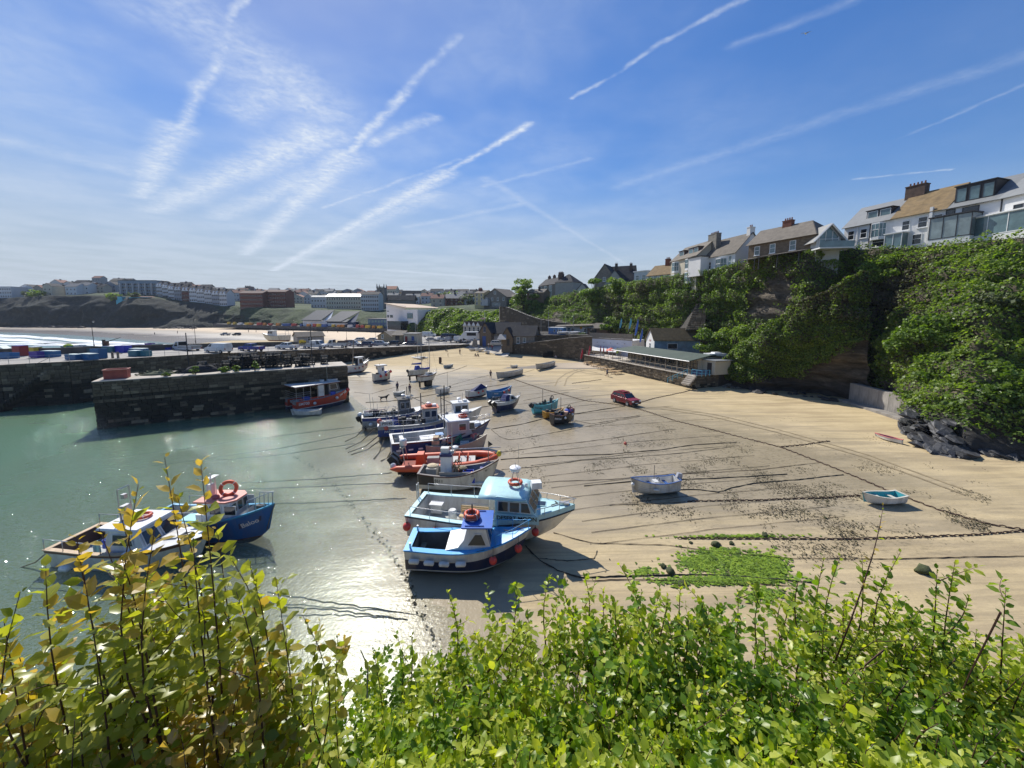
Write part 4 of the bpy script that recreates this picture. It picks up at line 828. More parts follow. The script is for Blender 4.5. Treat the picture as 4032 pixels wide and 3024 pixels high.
# the white terrace high on the right
a,b=FR(3926,945,53.5,4185,905,47.5);H1=House('terraced_house','white house at the far right with a big chimney and wide white framed bay','house',a,b,8.5,0,render_w);z0=H1.o.location.z;H1.h=hz(3926,778,53.5,z0);H1.walls().gable(3.6,slate_l).win(1.7,H1.h-2.6,.95,1.3,black_f).win(5.1,H1.h-2.5,1.4,1.3);glazed(H1,2.0,.6,8.2,2.6,1.6,4,wht,glass_l);H1.chimney(1.2,4.2,H1.h+2.9,2.0,1.1,1.5,grey_r,4);H1.dormer(6.0,1.3,H1.h+.5,5.4,1.9,3.0,black_f,3,glass_l,black_f);H1.box((.0,-.08,H1.h/2),(.1,.12,H1.h),black_f,'drainpipe')
a,b=FR(3708,960,58.9,3926,945,53.55);H2=House('terraced_house','white house with a large black boxed dormer and a black framed glass extension','house',a,b,8.5,0,render_w);z0=H2.o.location.z;H2.h=hz(3708,821,58.9,z0);H2.walls().gable(3.5,slate_l);w=H2.w;H2.win(w*.10,H2.h-2.0,1.0,1.75,black_f,None,'f',False).win(w*.47,H2.h-2.05,1.7,1.7,black_f,None,'f',False);H2.dormer(w*.46,.55,H2.h+.35,w*.72,2.5,4.,black_f,3,glass_l,black_f)
glazed(H2,w*.30,.9,w*.78,3.1,2.2,3,black_f,glass('grey_screen',(.22,.27,.27),.15));H2.box((w-.02,-.1,H2.h/2),(.12,.12,H2.h),wht,'drainpipe')
a,b=FR(3508,970,64.9,3708,960,58.95);H3=House('terraced_house','white house under an ochre lichen covered roof','house',a,b,8.5,0,render_w);z0=H3.o.location.z;H3.h=hz(3508,858,64.9,z0);H3.walls().gable(3.9,lichen);w=H3.w;H3.win(w*.27,H3.h-2.3,1.05,1.5).win(w*.60,H3.h-2.3,1.2,1.65).win(w*.88,H3.h-2.3,1.05,1.6).win(w*.52,.4,1.2,1.6).win(w*.86,.4,1.2,1.3);glazed(H3,w*.16,.1,w*.36,2.3,1.5,2,wht,glass_l);H3.chimney(.4,4.2,H3.h+3.1,2.5,1.2,2.2,brick_d,5);H3.box((w*.76,-.15,H3.h/2),(.35,.35,H3.h+1),render_w,'buttress')
a,b=FR(3318,985,72,3508,970,64.95);H4=House('terraced_house','white house with a pale slate roof and a low twin black dormer','house',a,b,8.5,0,render_w);z0=H4.o.location.z;H4.h=hz(3318,897,72,z0);H4.walls().gable(3.7,slate_l);w=H4.w;H4.win(w*.16,H4.h-2.4,1.05,1.6).win(w*.43,H4.h-2.4,1.05,1.6);H4.bay(w*.72,H4.h-2.6,2.2,2.1,.7);H4.win(w*.75,.2,1.9,1.5).win(w*.18,.1,.8,1.0);H4.dormer(w*.62,1.0,H4.h+.7,w*.50,1.5,3.,black_f,2,glass_l)
H4.box((w*.30,-.08,H4.h/2),(.1,.1,H4.h),wht,'drainpipe');H4.box((w*.56,-.08,H4.h/2),(.1,.1,H4.h),black_f,'drainpipe')
a,b=FR(3212,985,67.6,3306,985,67);H5=House('chalet','small gabled chalet with a glazed triangular front and a balcony','house',a,b,7,0,pinkish);z0=H5.o.location.z;H5.h=hz(3212,940,67.6,z0);H5.walls().gable(2.3,mat('chalet_roof',(.20,.20,.19),.7),'y',.6);w=H5.w;MB().add([(.4,-.05,.3),(w-.4,-.05,.3),(w-.4,-.05,H5.h+.2),(w/2,-.05,H5.h+1.9),(.4,-.05,H5.h+.2)],[(0,1,2,3,4)]).build('glazed_front',glass_l,H5.o);mb=MB()
for x in (.4,w*.36,w*.64,w-.4): mb.bar((x,-.09,.3),(x,-.09,H5.h+(.2 if x in (.4,w-.4) else 1.2)),.05,4)
mb.bar((.4,-.09,H5.h*.95),(w-.4,-.09,H5.h*.95),.05,4);mb.build('frame',wht,H5.o);MB().bar((-.7,-.65,H5.h-.55),(w/2,-.65,H5.h+2.3),.14,4).bar((w+.7,-.65,H5.h-.55),(w/2,-.65,H5.h+2.3),.14,4).build('bargeboard',wht,H5.o);MB().box((w/2,-1.2,.1),(w+1.4,2.4,.2)).build('balcony',wht,H5.o);MB().box((w/2,-2.4,.7),(w+1.4,.03,1.0)).build('balcony_glass',glass_l,H5.o);H5.chimney(w+.6,4,H5.h+.8,1.4,.9,1.4,stone_w,3);H5.box((w*.5,-.12,.9),(1.1,.06,1.5),glass_d,'door')
a,b=FR(2945,1022,80,3205,1000,68.6);H6=House('stone_house','long brown stone house with a hipped grey and ochre roof','house',a,b,7.5,0,stone_w);z0=H6.o.location.z;H6.h=hz(2945,978,80,z0)+.7;H6.walls().gable(3.0,grey_tile,'x',.4,None,(0,.8));w=H6.w;[H6.win(w*f,H6.h-2.35,1.1,1.75,None,glass_l) for f in (.15,.40,.70)];H6.chimney(w*.42,3.6,H6.h+2.4,1.7,.9,1.5,brick_r,4)
MB().slab([(w*.36,-3.4,H6.h-3.3),(w*.98,-3.4,H6.h-3.2),(w*.98,0,H6.h-2.6),(w*.36,0,H6.h-2.7)],.12).slab([(-.3,-3.2,H6.h-3.5),(w*.33,-3.2,H6.h-3.4),(w*.33,0,H6.h-2.8),(-.3,0,H6.h-2.9)],.12).build('veranda_roof',grey_tile,H6.o);mb=MB()
for f in (.02,.31,.38,.66,.96): mb.bar((w*f,-3.2,-2),(w*f,-3.2,H6.h-3.3),.08,5)
mb.build('veranda_post',dark_steel,H6.o)
a,b=FR(2772,1072,94,2892,1058,85);H7=House('end_house','white house with a tall white gable end and chimney at its right','house',a,b,8,0,mat('bluish_render',(.60,.64,.66),.85,.05,.6,.05,rnd=0));z0=H7.o.location.z;H7.h=hz(2892,992,85,z0);H7.walls().gable(4.2,grey_tile);w=H7.w;H7.bay(w*.58,H7.h-3.4,3.0,2.4,.9);H7.win(w*.18,H7.h-2.9,1.2,1.7).win(w*.85,H7.h-3.2,1.0,2.6,wht,glass_l);H7.chimney(w-.4,4,H7.h+4.0,.9,1.3,1.4,render_w,2);H7.box((-.5,-1.2,1.4),(4.2,2.4,4.4),render_w,'extension');H7.box((-.5,-1.2,3.7),(4.6,2.8,.16),black_f,'extension_roof');H7.win(-.6,.9,1.2,1.6)
a,b=FR(2640,1092,106,2742,1076,94);H8=House('bay_house','grey stone house with stacked white bay windows and boxed dormers','house',a,b,8,0,cream_r);z0=H8.o.location.z;H8.h=hz(2640,1030,106,z0);H8.walls().gable(3.6,grey_tile);w=H8.w;[(H8.bay(w*f,H8.h-2.8,2.6,2.1,.8),H8.bay(w*f,H8.h-6.0,2.6,2.1,.8)) for f in (.22,.74)];H8.dormer(w*.28,1.0,H8.h+.6,2.6,1.6,2.6,brick_d,1);H8.dormer(w*.72,1.0,H8.h+.6,4.4,1.6,2.6,brick_d,2);H8.chimney(w+.2,4,H8.h+3.0,3.2,1.2,1.8,stone_g,6)
a,b=FR(2548,1108,114,2640,1096,108);H9=House('bungalow','low pale house with an ochre roof left of the bay windowed house','house',a,b,8,0,pinkish);z0=H9.o.location.z;H9.h=hz(2548,1086,114,z0);H9.walls().gable(3.0,lichen);H9.grid(4,1,1.3,1.2,.3,2.8,None,glass_l);H9.chimney(H9.w*.55,3.8,H9.h+2.7,1.3,.9,1.9,brick_r,3)
a,b=FR(2496,1114,121,2548,1108,117);H10=House('glass_house','pale blue boxy house with big windows on the cliff edge','house',a,b,7,0,mat('pale_blue_render',(.46,.54,.58),.8,.05,.6));z0=H10.o.location.z;H10.h=hz(2496,1072,121,z0);H10.walls().flat(white_p);H10.grid(2,1,1.4,1.6,.6,2.8,None,glass_l)
a,b=FR(2340,1118,160,2420,1112,156);G1=House('gabled_house','tall dark roofed house with steep gables on the skyline','house',a,b,9,0,stone_g);z0=G1.o.location.z;G1.h=hz(2340,1096,160,z0);G1.walls().gable(5.5,slate_r,'y',.3);G1.win(G1.w/2,G1.h-1.5,1.2,1.8,wht,glass_l)
a,b=FR(2388,1116,163,2492,1110,158);G2=House('gabled_house','largest steep slate roofed house with two pairs of tall chimneys','house',a,b,9,0,stone_g);z0=G2.o.location.z;G2.h=hz(2440,1102,160,z0);G2.walls().gable(6.0,slate_r,'x',.3);G2.chimney(3.2,3,G2.h+3.5,1.0,.8,3.4,brick_d,2).chimney(9.2,3,G2.h+3.2,1.0,.8,3.4,brick_d,2)
a,b=FR(2381,1126,148,2458,1122,146);G3=House('gabled_house','low house with a broad pale grey triangular gable','house',a,b,8,0,grey_r);z0=G3.o.location.z;G3.h=hz(2381,1119,148,z0)+.3;G3.walls().gable(4.6,slate_l,'y',.2,grey_r)
a,b=FR(2272,1152,178,2312,1149,176);G4=House('cottage','small dark roofed cottage left of the steep gabled house','house',a,b,6,0,pinkish);z0=G4.o.location.z;G4.h=hz(2272,1140,178,z0);G4.walls().gable(2.7,slate_r,'y',.3)
a,b=FR(2122,1156,212,2186,1155,196);T1=House('terrace','terrace with rows of chimneys stepping along its roof','house',a,b,9,0,stone_g);z0=T1.o.location.z;T1.h=hz(2122,1126,212,z0);T1.walls().gable(3.6,slate_r,'x',.3);[T1.chimney(T1.w*f,4.5,T1.h+3.,1.6,1.0,1.9,brick_d,4) for f in (.2,.5,.8,.97)];[T1.bay(T1.w*f,T1.h-6.2,2.0,5.4,.7) for f in (.15,.45,.75)]
a,b=FR(2186,1155,196,2254,1152,190);T2=House('end_house','big plain grey gable block at the right end of the chimney terrace','house',a,b,10,0,grey_r);z0=T2.o.location.z;T2.h=hz(2186,1112,196,z0);T2.walls().gable(4.0,slate_r,'x',.3,None,(.9,.9));T2.chimney(1.5,3,T2.h+1.6,2.4,1.2,3.4,brick_d,5)
a,b=FR(2075,1176,176,2140,1174,172);T3=House('bungalow','low brown roofed house beside the dark round tree','house',a,b,7,0,stone_w);z0=T3.o.location.z;T3.h=hz(2075,1153,176,z0);T3.walls().gable(1.6,grey_tile);T3.win(2.2,.8,1.8,1.4,wht);T3.chimney(5.2,2,T3.h+.3,.8,.8,2.2,brick_d,1)
a,b=FR(1869,1206,206,1905,1205,204);K1=House('hotel','yellow rendered hotel block with brown chimneys left of the stone gable','hotel',a,b,12,0,mat('yellow_render',(.52,.43,.22),.85,.08,.6));z0=K1.o.location.z;K1.h=hz(1869,1155,206,z0);K1.walls().gable(1.8,grey_tile);K1.grid(2,3,1.0,1.5,.8,2.2);K1.chimney(1,5,K1.h+1.2,1.8,1,1.6,brick_r,4)
a,b=FR(1906,1206,204,1994,1207,196);K2=House('hotel','grey stone hotel with a broad gable and arched upper window','hotel',a,b,13,0,stone_g);z0=K2.o.location.z;K2.h=hz(1906,1170,204,z0);K2.walls().gable(4.2,grey_tile,'y',.4);K2.grid(4,1,1.0,1.7,3.0,2.8,None,glass_l);K2.win(K2.w/2,K2.h+1.4,1.3,1.5,wht,glass_l);K2.box((1.8,-.9,2.2),(4.2,1.8,3.2),pinkish,'porch');K2.dormer(2.2,.4,K2.h-.6,2.6,1.8,2.5,brick_r,2);K2.win(K2.w*.55,.3,5.0,1.6,wht,glass_l)
a,b=FR(2003,1196,200,2042,1194,196);K3=House('cottage','plain cream house between the stone hotel and the dark tree','house',a,b,7,0,cream_r);z0=K3.o.location.z;K3.h=hz(2003,1172,200,z0);K3.walls().gable(1.6,grey_tile)
# harbour side: lifeboat house, cottages, clubhouses
a,b=FR(1888,1362,128,1934,1361,125.5);LB=House('lifeboat_house','stone lifeboat house with a steep gable, blue doors and slate roof','lifeboat house',a,b,14,0,stone_w,None,2);z0=LB.o.location.z;LB.h=hz(1888,1308,128,z0);LB.walls().gable(3.2,slate_r,'y',.25);LB.box((LB.w*.42,-.06,1.65),(LB.w*.30,.1,3.3),paint('door_blue',(.02,.07,.26),.5),'door');LB.win(LB.w*.45,LB.h+.1,.8,1.7,paint('door_blue',(.02,.07,.26),.5));MB().bar((LB.w*.45,.2,LB.h+3.0),(LB.w*.45,.2,LB.h+6.5),.05,5).build('flagpole',wht,LB.o)
a,b=FR(1934,1358,127,2044,1348,126);LW=House('boat_shed','long slate roofed wing beside the lifeboat house with four roof lights','shed',a,b,9,0,stone_g,None,2);z0=LW.o.location.z;LW.h=hz(1940,1312,127,z0);LW.walls().gable(3.4,slate_r);[MB().box((LW.w*f,1.35,LW.h+1.1),(.75,.9,.12),0,0,0,(1,1),math.atan2(3.4,4.5)).build('roof_light',glass_l,LW.o) for f in (.10,.22,.34,.46)];LW.box((LW.w*.3,-.05,1.4),(3.6,.08,2.8),grey_r,'shutter')
a,b=FR(2018,1359,117,2104,1353,115);CT=House('harbour_cottage','grey cottage with a dark slate roof and white framed windows by the slipway','house',a,b,7,0,stone_g,None,2);z0=CT.o.location.z;CT.h=hz(2018,1321,117,z0);CT.walls().gable(2.9,slate_r);w=CT.w;CT.win(w*.26,.5,.95,2.0,None,glass_l).win(w*.55,.9,.9,1.4,None,glass_l)
a,b=FR(1974,1361,116,2018,1360,115.5);CP=House('harbour_cottage','gabled stone porch cottage with a pale sagging lean-to roof','house',a,b,6,0,stone_w,None,2);z0=CP.o.location.z;CP.h=hz(1985,1328,116,z0);CP.walls().gable(2.9,slate_r,'y',.2);MB().slab([(-1.0,-1.8,1.9),(1.8,-1.8,1.9),(1.5,.2,3.4),(-.5,.2,3.4)],.1).build('lean_to_roof',grey_r,CP.o);CP.box((CP.w*.6,-.05,1.0),(.9,.08,2.0),black_f,'door')
a,b=FR(1824,1316,148,1892,1316,146);W4=House('beach_shops','row of four small white gabled fronts below the wooded bank','shop',a,b,6,0,cream_r,None,1.5);W4.h=3.4;W4.walls();
for k in range(4):
 x=W4.w*(k+.5)/4;mb=MB().slab([(x-W4.w/8-.1,-.7,3.2),(x,-.7,4.9),(x,6,4.9),(x-W4.w/8-.1,6,3.2)],.1).slab([(x,-.7,4.9),(x+W4.w/8+.1,-.7,3.2),(x+W4.w/8+.1,6,3.2),(x,6,4.9)],.1);mb.build('roof',brick_d,W4.o);MB().add([(x-W4.w/8,-.5,3.3),(x+W4.w/8,-.5,3.3),(x,-.5,4.75)],[(0,1,2)]).build('gable',wht,W4.o);W4.win(x,.9,.9,1.9,wht)
a,b=FR(2160,1318,122,2215,1318,120);BC=House('beach_hut','bright blue flat roofed hut on the upper terrace','hut',a,b,3.2,2.2,paint('hut_blue',(.10,.27,.58),.6),None,1.5);BC.walls().flat(white_p,.2,.15);[BC.win(BC.w*f,.9,.55,.85,wht) for f in (.42,.66,.78,.90)]
a,b=FR(2195,1312,131,2328,1312,128);CL=House('clubhouse','white single storey clubhouse with a low mono pitch roof','clubhouse',a,b,6,0,pinkish,None,2);z0=CL.o.location.z;CL.h=hz(2195,1288,131,z0);CL.walls();MB().slab([(-.8,-1.5,CL.h+.05),(CL.w+.5,-1.5,CL.h+.6),(CL.w+.5,6.3,CL.h+.9),(-.8,6.3,CL.h+.35)],.2).build('roof',grey_tile,CL.o);[CL.win(CL.w*f,.2,1.2,1.7,wht) for f in (.22,.34,.46)];CL.win(CL.w*.82,.4,.9,1.3);MB().lathe([(.45,0),(.45,.06)],(CL.w*.70,-.03,1.9),14,0,'y').build('round_sign',mat('sign_orange',(.55,.25,.03),.6),CL.o)
a,b=FR(2312,1316,127,2392,1318,124);SH=House('store_shed','dark low hipped roof shed behind the timber fence','shed',a,b,5,0,brick_d,None,2);SH.h=2.2;SH.walls().gable(1.4,grey_tile,'x',.5,None,(.9,.9));SH.win(SH.w*.3,.4,2.2,1.5,black_f)
# white cafe block with the timber fence on its roof
a,b=FR(2321,1390,108,2487,1396,99);CW=House('cafe_building','plain white walled cafe block with a weathered timber fence along its roof','building',a,b,7,0,mat('cafe_white',(.66,.66,.70),.85,.05,.5,.1,dirt=.15,rnd=0),None,2);z0=CW.o.location.z;CW.h=hz(2321,1333,108,z0);CW.walls()
for k in range(5):
 MB().box((CW.w/2,.0,CW.h+.16+k*.34),(CW.w+.2,.06,.31)).build('board',wood_grey,CW.o)
for k in range(7): MB().box((CW.w*k/6,.08,CW.h+.85),(.14,.1,1.75)).build('post',wood_grey,CW.o)
for k in range(5): MB().box((CW.w*(.2+.16*k),-.12,CW.h-.9),(.18,.2,.16)).build('wall_lamp',grey_r,CW.o)
aw=thing('awning','white awning in front of the white cafe block','awning',CW.o.location,CW.o.rotation_euler.z);mb=MB().slab([(-1.2,-3.2,1.1),(CW.w*.80,-3.2,1.1),(CW.w*.78,-.1,2.0),(-1.0,-.1,2.0)],.05);mb.build('canvas',white_p,aw)
for k in range(6): MB().box((-1.1+k*(CW.w*.80+1.1)/5,-3.1,.2),(.09,.09,1.8)).build('post',wht,aw)
MB().box((CW.w*.4,-3.0,.3),(CW.w*.8,.06,.9)).build('bar_front',brick_d,aw)
# the long cafe with the green roof on its stone sea wall
fl,fr_=ground(2302,1428),ground(2690,1522);dv_=(fr_-fl).normalized();nv_=Vector((-dv_.y,dv_.x,0));ln=(fr_-fl).xy.length;ZT=2.75
sw=thing('sea_wall','long stone sea wall under the green roofed cafe terrace','wall',(0,0,0));pth=[fl+Vector((0,0,0)),fr_+dv_*2];MB().add([(p.x,p.y,z) for z in (-.8,ZT-.05) for p in (fl,fr_+dv_*2,fr_+dv_*2+nv_*12,fl+nv_*5)],[(0,1,5,4),(1,2,6,5),(2,3,7,6),(3,0,4,7)]).build('core',mortar,sw)
stone_face(sw,[tuple(fl+nv_*5)[:2]+(ZT,),tuple(fl)[:2]+(ZT,),tuple(fr_+dv_*2)[:2]+(ZT,),tuple(fr_+dv_*2+nv_*6)[:2]+(ZT,)],-.5,15,.3,(.4,1.2),220,lambda z,zt: z>1.0,.22,pale=.22)
MB().slab([tuple(p)[:2]+(ZT-.05,) for p in (fl-nv_*.2-dv_*.2,fr_+dv_*2.2-nv_*.2,fr_+dv_*2.2+nv_*12,fl+nv_*5-dv_*.2)],.1).build('coping',conc,sw)
def C(u,v,z=0.): p=fl+dv_*u+nv_*v;return Vector((p.x,p.y,ZT+.05+z))
ra_=math.atan2(dv_.y,dv_.x);cf=thing('cafe','long low beach cafe with a green felt roof over its glazed veranda','cafe',C(ln*.40,3.2),ra_);cw=ln*.60;GR=mat('green_felt',(.055,.078,.060),.8,.12,.8,.15,rnd=0,dirt=.25,dirtc=(.16,.17,.13))
MB().box((cw/2,3.0,1.3),(cw,5.0,2.9)).build('wall',cream_r,cf);MB().slab([(-2.5,-2.7,2.25),(cw+.6,-2.7,2.25),(cw+.4,2.8,3.1),(-1.0,2.8,3.1)],.12).slab([(-1.0,2.8,3.1),(cw+.4,2.8,3.1),(cw+2.2,6.5,2.6),(0,6.5,2.6)],.12).build('roof',GR,cf);MB().bar((-2.5,-2.72,2.28),(cw+.6,-2.72,2.28),.07,4).build('gutter',wht,cf)
for k in range(9): MB().box((-2.2+(cw+2.6)*k/8,-2.55,1.1),(.10,.10,2.3)).build('post',wood_grey,cf)
for k in range(8):
 x=.8+(cw-2.5)*k/7;w_=(cw-2.5)/7*.86;f=MB();[f.box(c,d) for c,d in (((x,.46,.25),(w_,.08,.1)),((x,.46,2.0),(w_,.08,.1)),((x-w_/2,.46,1.1),(.1,.08,1.8)),((x+w_/2,.46,1.1),(.1,.08,1.8)),((x,.46,1.1),(.06,.08,1.8)),((x,.46,1.45),(w_,.08,.06)))];o=f.build('window',wood_grey,cf);MB().box((x,.49,1.1),(w_-.1,.02,1.7)).build('pane',glass_d,o)
MB().box((cw+1.4,2.8,1.15),(2.8,3.6,2.4)).build('end_room',cream_r,cf);MB().box((cw+1.6,.96,1.0),(.9,.08,2.0)).build('door',black_f,cf);MB().box((cw+1.5,2.8,2.45),(3.3,4.2,.14)).build('end_roof',slate_l,cf)
railing([C(.4,.25),C(ln*.3,.25)],'timber railing along the open part of the cafe terrace',1.0,1.8,(.5,1.0),wood_grey,.05);railing([C(ln*.42,.25),C(ln+1.2,.25)],'timber railing in front of the cafe veranda',1.0,1.5,(.25,.95),wood_grey,.05)
railing([C(ln+1.5,.3),C(ln+3.4,.6),C(ln+3.2,2.6)],'bright blue handrail at the top of the cafe steps',1.0,1.0,(.5,1.0),paint('rail_turq',(.07,.36,.52),.5),.045);stt=thing('beach_steps','steps with blue handrails going down from the cafe to the rocks','steps',C(ln+1.2,-.2),ra_)
for k in range(5): MB().box((.9-k*.0,-.3*k-.1,-.17-.3*k),(1.8,.36,.3)).build('tread',conc,stt)
railing([C(ln+1.0,-.2),C(ln-2.6,-1.2,-2.0)],'blue sloping handrail beside the cafe steps',.9,1.2,(.45,.9),paint('rail_turq',(.07,.36,.52),.5),.045)
dj=MB().box((0,0,.35),(2.2,1.1,.7)).box((0,0,.75),(2.3,1.2,.08)).build('storage_chest',paint('navy_chest',(.02,.06,.18),.5));dj.location=C(ln+1.7,2.0);tag(dj,'dark blue chest on the landing behind the blue handrail','chest')
# blue and white cottage behind the cafe
a,b=FR(2543,1384,94,2575,1386,88.5);CB=House('beach_cottage','weathered cottage with a white gable, blue side wall and mossy roof','house',a,b,10.5,0,render_w,None,2)
CB.o.rotation_euler.z=math.atan2(b.y-a.y,b.x-a.x)*1.0;z0=CB.o.location.z;CB.h=hz(2543,1332,94,z0);w=CB.w;MB().box((w/2,5.25,(CB.h-2)/2),(w,10.5,CB.h+2)).build('wall',render_w,CB.o);CB.gable(2.5,mat('mossy_roof',(.13,.095,.045),.95,.4,1.6,.6,dirt=.4),'y',.3)
MB().box((w+.012,5.25,CB.h/2),(.02,10.4,CB.h-.1)).build('blue_side',mat('peeling_blue',(.17,.25,.33),.85,.35,1.2,.2,dirt=.5,dirtc=(.30,.33,.33)),CB.o);CB.win(w*.5,1.1,1.0,1.2).win(4.2,1.1,2.3,1.3,None,None,'r',False);text_on(CB.o,'SURF',(w*.5,-.03,CB.h-.35),(1,0,0),(0,0,1),.6,mat('faded_letters',(.40,.18,.18),.8))
vn=MB().box((0,0,1.0),(4.2,2.0,1.3),0,0,0,(.92,.85)).build('camper_body',white_p);vn.location=D(2815,1412,74)+Vector((0,0,-.6));vn.rotation_euler.z=.2;tag(vn,'white camper van top behind the right end of the cafe','van');MB().box((.2,0,1.75),(1.6,1.2,.25),0,0,0,(.85,.85)).build('roof_vent',white_p,vn);MB().box((-1.2,-.95,1.2),(1.4,.06,.5),0,0,0,(.9,1)).build('window',glass_d,vn)
# harbour walls around the head of the beach
hw=thing('harbour_wall','curving dark stone wall with an arch behind the two rowing gigs','wall',(0,0,0));px_=[(2002,1393,1360),(2050,1396,1354),(2110,1400,1346),(2178,1407,1339),(2236,1414,1331),(2300,1424,1326),(2330,1424,1325)];bp=[]
for x,yb,yt in px_: p=ground(x,yb);bp.append((p.x,p.y,D(x,yt,p.y).z))
V=[(x,y,z) for x,y,zt in bp for z in (-.5,zt-.02)]+[(x+.5,y+2.5,zt-.02) for x,y,zt in bp];n=len(bp);MB().add(V,[(2*i,2*i+2,2*i+3,2*i+1) for i in range(n-1)]+[(2*i+1,2*i+3,2*n+i+1,2*n+i) for i in range(n-1)]).build('core',mortar,hw);stone_face(hw,bp,.2,33,.42,(.5,1.3),200,lambda z,zt: True,.28,pale=.06)
p=ground(2160,1407);ar=MB().box((0,0,0),(3.4,.3,1.5)).box((.6,0,.8),(2.,.3,.8)).build('arch',mat('opening_shade',(.012,.012,.012),1.));ar.parent=hw;ar.location=(p.x,p.y-.05,1.6)  # black box on the wall face; the opening's shade is in its colour
up=thing('terrace_wall','upper stone wall carrying the sailing club terrace','wall',(0,0,0));pts=[(2108,1347,1320,116),(2180,1338,1319,116.5),(2236,1332,1320,117),(2322,1326,1320,117)];bp2=[(D(x,yt,Y).x,Y,D(x,yt,Y).z) for x,yb,yt,Y in pts];V=[(x,y,z) for x,y,zt in bp2 for z in (2,zt-.02)]+[(x+2,y+26,zt-.02) for x,y,zt in bp2];n=len(bp2);MB().add(V,[(2*i,2*i+2,2*i+3,2*i+1) for i in range(n-1)]+[(2*i+1,2*i+3,2*n+i+1,2*n+i) for i in range(n-1)]).build('core',mortar,up);stone_face(up,bp2,3.,34,.4,(.5,1.2),60,lambda z,zt: True,.25,pale=.08)
railing([Vector(p)+Vector((0,.3,0)) for p in bp2],'timber fence along the sailing club terrace',1.0,2.5,(.5,1.0),wood_grey,.05)
rd=thing('retaining_wall','tall grey wall carrying the steep lane down from the clifftop','wall',(0,0,0));pts=[(1968,1300,1206,160),(1992,1300,1208,158),(2030,1300,1222,155),(2075,1305,1240,150),(2120,1305,1255,146),(2180,1305,1266,142),(2245,1300,1273,138)];bp3=[(D(x,yt,Y).x,Y,D(x,yt,Y).z) for x,yb,yt,Y in pts];V=[(x,y,z) for x,y,zt in bp3 for z in (4,zt)]+[(x+1,y+5,zt-.1) for x,y,zt in bp3];n=len(bp3);MB().add(V,[(2*i,2*i+2,2*i+3,2*i+1) for i in range(n-1)]).add([(bp3[0][0],bp3[0][1],4),(bp3[0][0],bp3[0][1],bp3[0][2]),(bp3[0][0]-.6,bp3[0][1]+9,bp3[0][2]),(bp3[0][0]-.6,bp3[0][1]+9,4)],[(0,1,2,3)]).build('core',mortar,rd);stone_face(rd,bp3,5.,35,.6,(.8,1.8),150,lambda z,zt: True,.3,pale=.1)
struct(MB().add(V[2*n:]+[(x,y,zt) for x,y,zt in bp3],[(i,i+1,n+i+1,n+i) for i in range(n-1)]).build('lane',tarmac))
# stone buttress on the cliff, concrete retaining wall at the beach
bu=thing('buttress','tapering stone buttress built against the cliff under the white end house','buttress',(0,0,0));P_=[D(2700,1300,90),D(2775,1300,88),D(2797,1100,97),D(2782,1100,99)];q=[p+Vector((2,9,0)) for p in P_];MB().add(P_+q,[(0,1,2,3),(1,5,6,2),(0,3,7,4),(3,2,6,7)]).build('core',mortar,bu)
r=random.Random(5);k=0
for i in range(26):
 f=i/26;L0=P_[0].lerp(P_[3],f);R0=P_[1].lerp(P_[2],f);L1=P_[0].lerp(P_[3],f+1/26);d=R0-L0;n=max(2,int(d.length/.9));cuts=sorted([0,1]+[(j+r.uniform(-.25,.25))/n for j in range(1,n)])
 for u,v in zip(cuts[:-1],cuts[1:]): c=L0+d*((u+v)/2);hgt=(L1.z-L0.z)*.94;o=bpy.data.objects.new('stone',block_mesh(r.randrange(5),st_pale if r.random()<.25 else st_hi));COL.objects.link(o);o.parent=bu;o.location=(c.x,c.y,c.z+hgt/2);o.rotation_euler=(0,0,math.atan2(d.y,d.x));o.scale=(d.length*(v-u)*.96,.5+r.uniform(0,.1),hgt)
cwl=thing('concrete_wall','stained concrete retaining wall with a ledge at the back of the beach','wall',(0,0,0));g0,g1=ground(3305,1580),ground(3590,1672);cm_=mat('stained_concrete',(.27,.25,.225),.9,.3,.9,.5,dirt=.6,dirtc=(.07,.065,.055),rnd=.2,stretch=(1,1,.4));d=(g1-g0);nn_=Vector((-d.y,d.x,0)).normalized();rz=math.atan2(d.y,d.x)
for i in range(7):
 c=g0+d*((i+.5)/7)+nn_*1.6;MB().box((0,0,0),(d.length/7-.03,.8,3.3)).build('panel',cm_,cwl).matrix_local=Matrix.Translation((c.x,c.y,1.7))@ Matrix.Rotation(rz,4,'Z');c=g0+d*((i+.5)/7)+nn_*.55;MB().box((0,0,0),(d.length/7-.03,1.3,1.3)).build('ledge',cm_,cwl).matrix_local=Matrix.Translation((c.x,c.y,.25))@ Matrix.Rotation(rz,4,'Z')
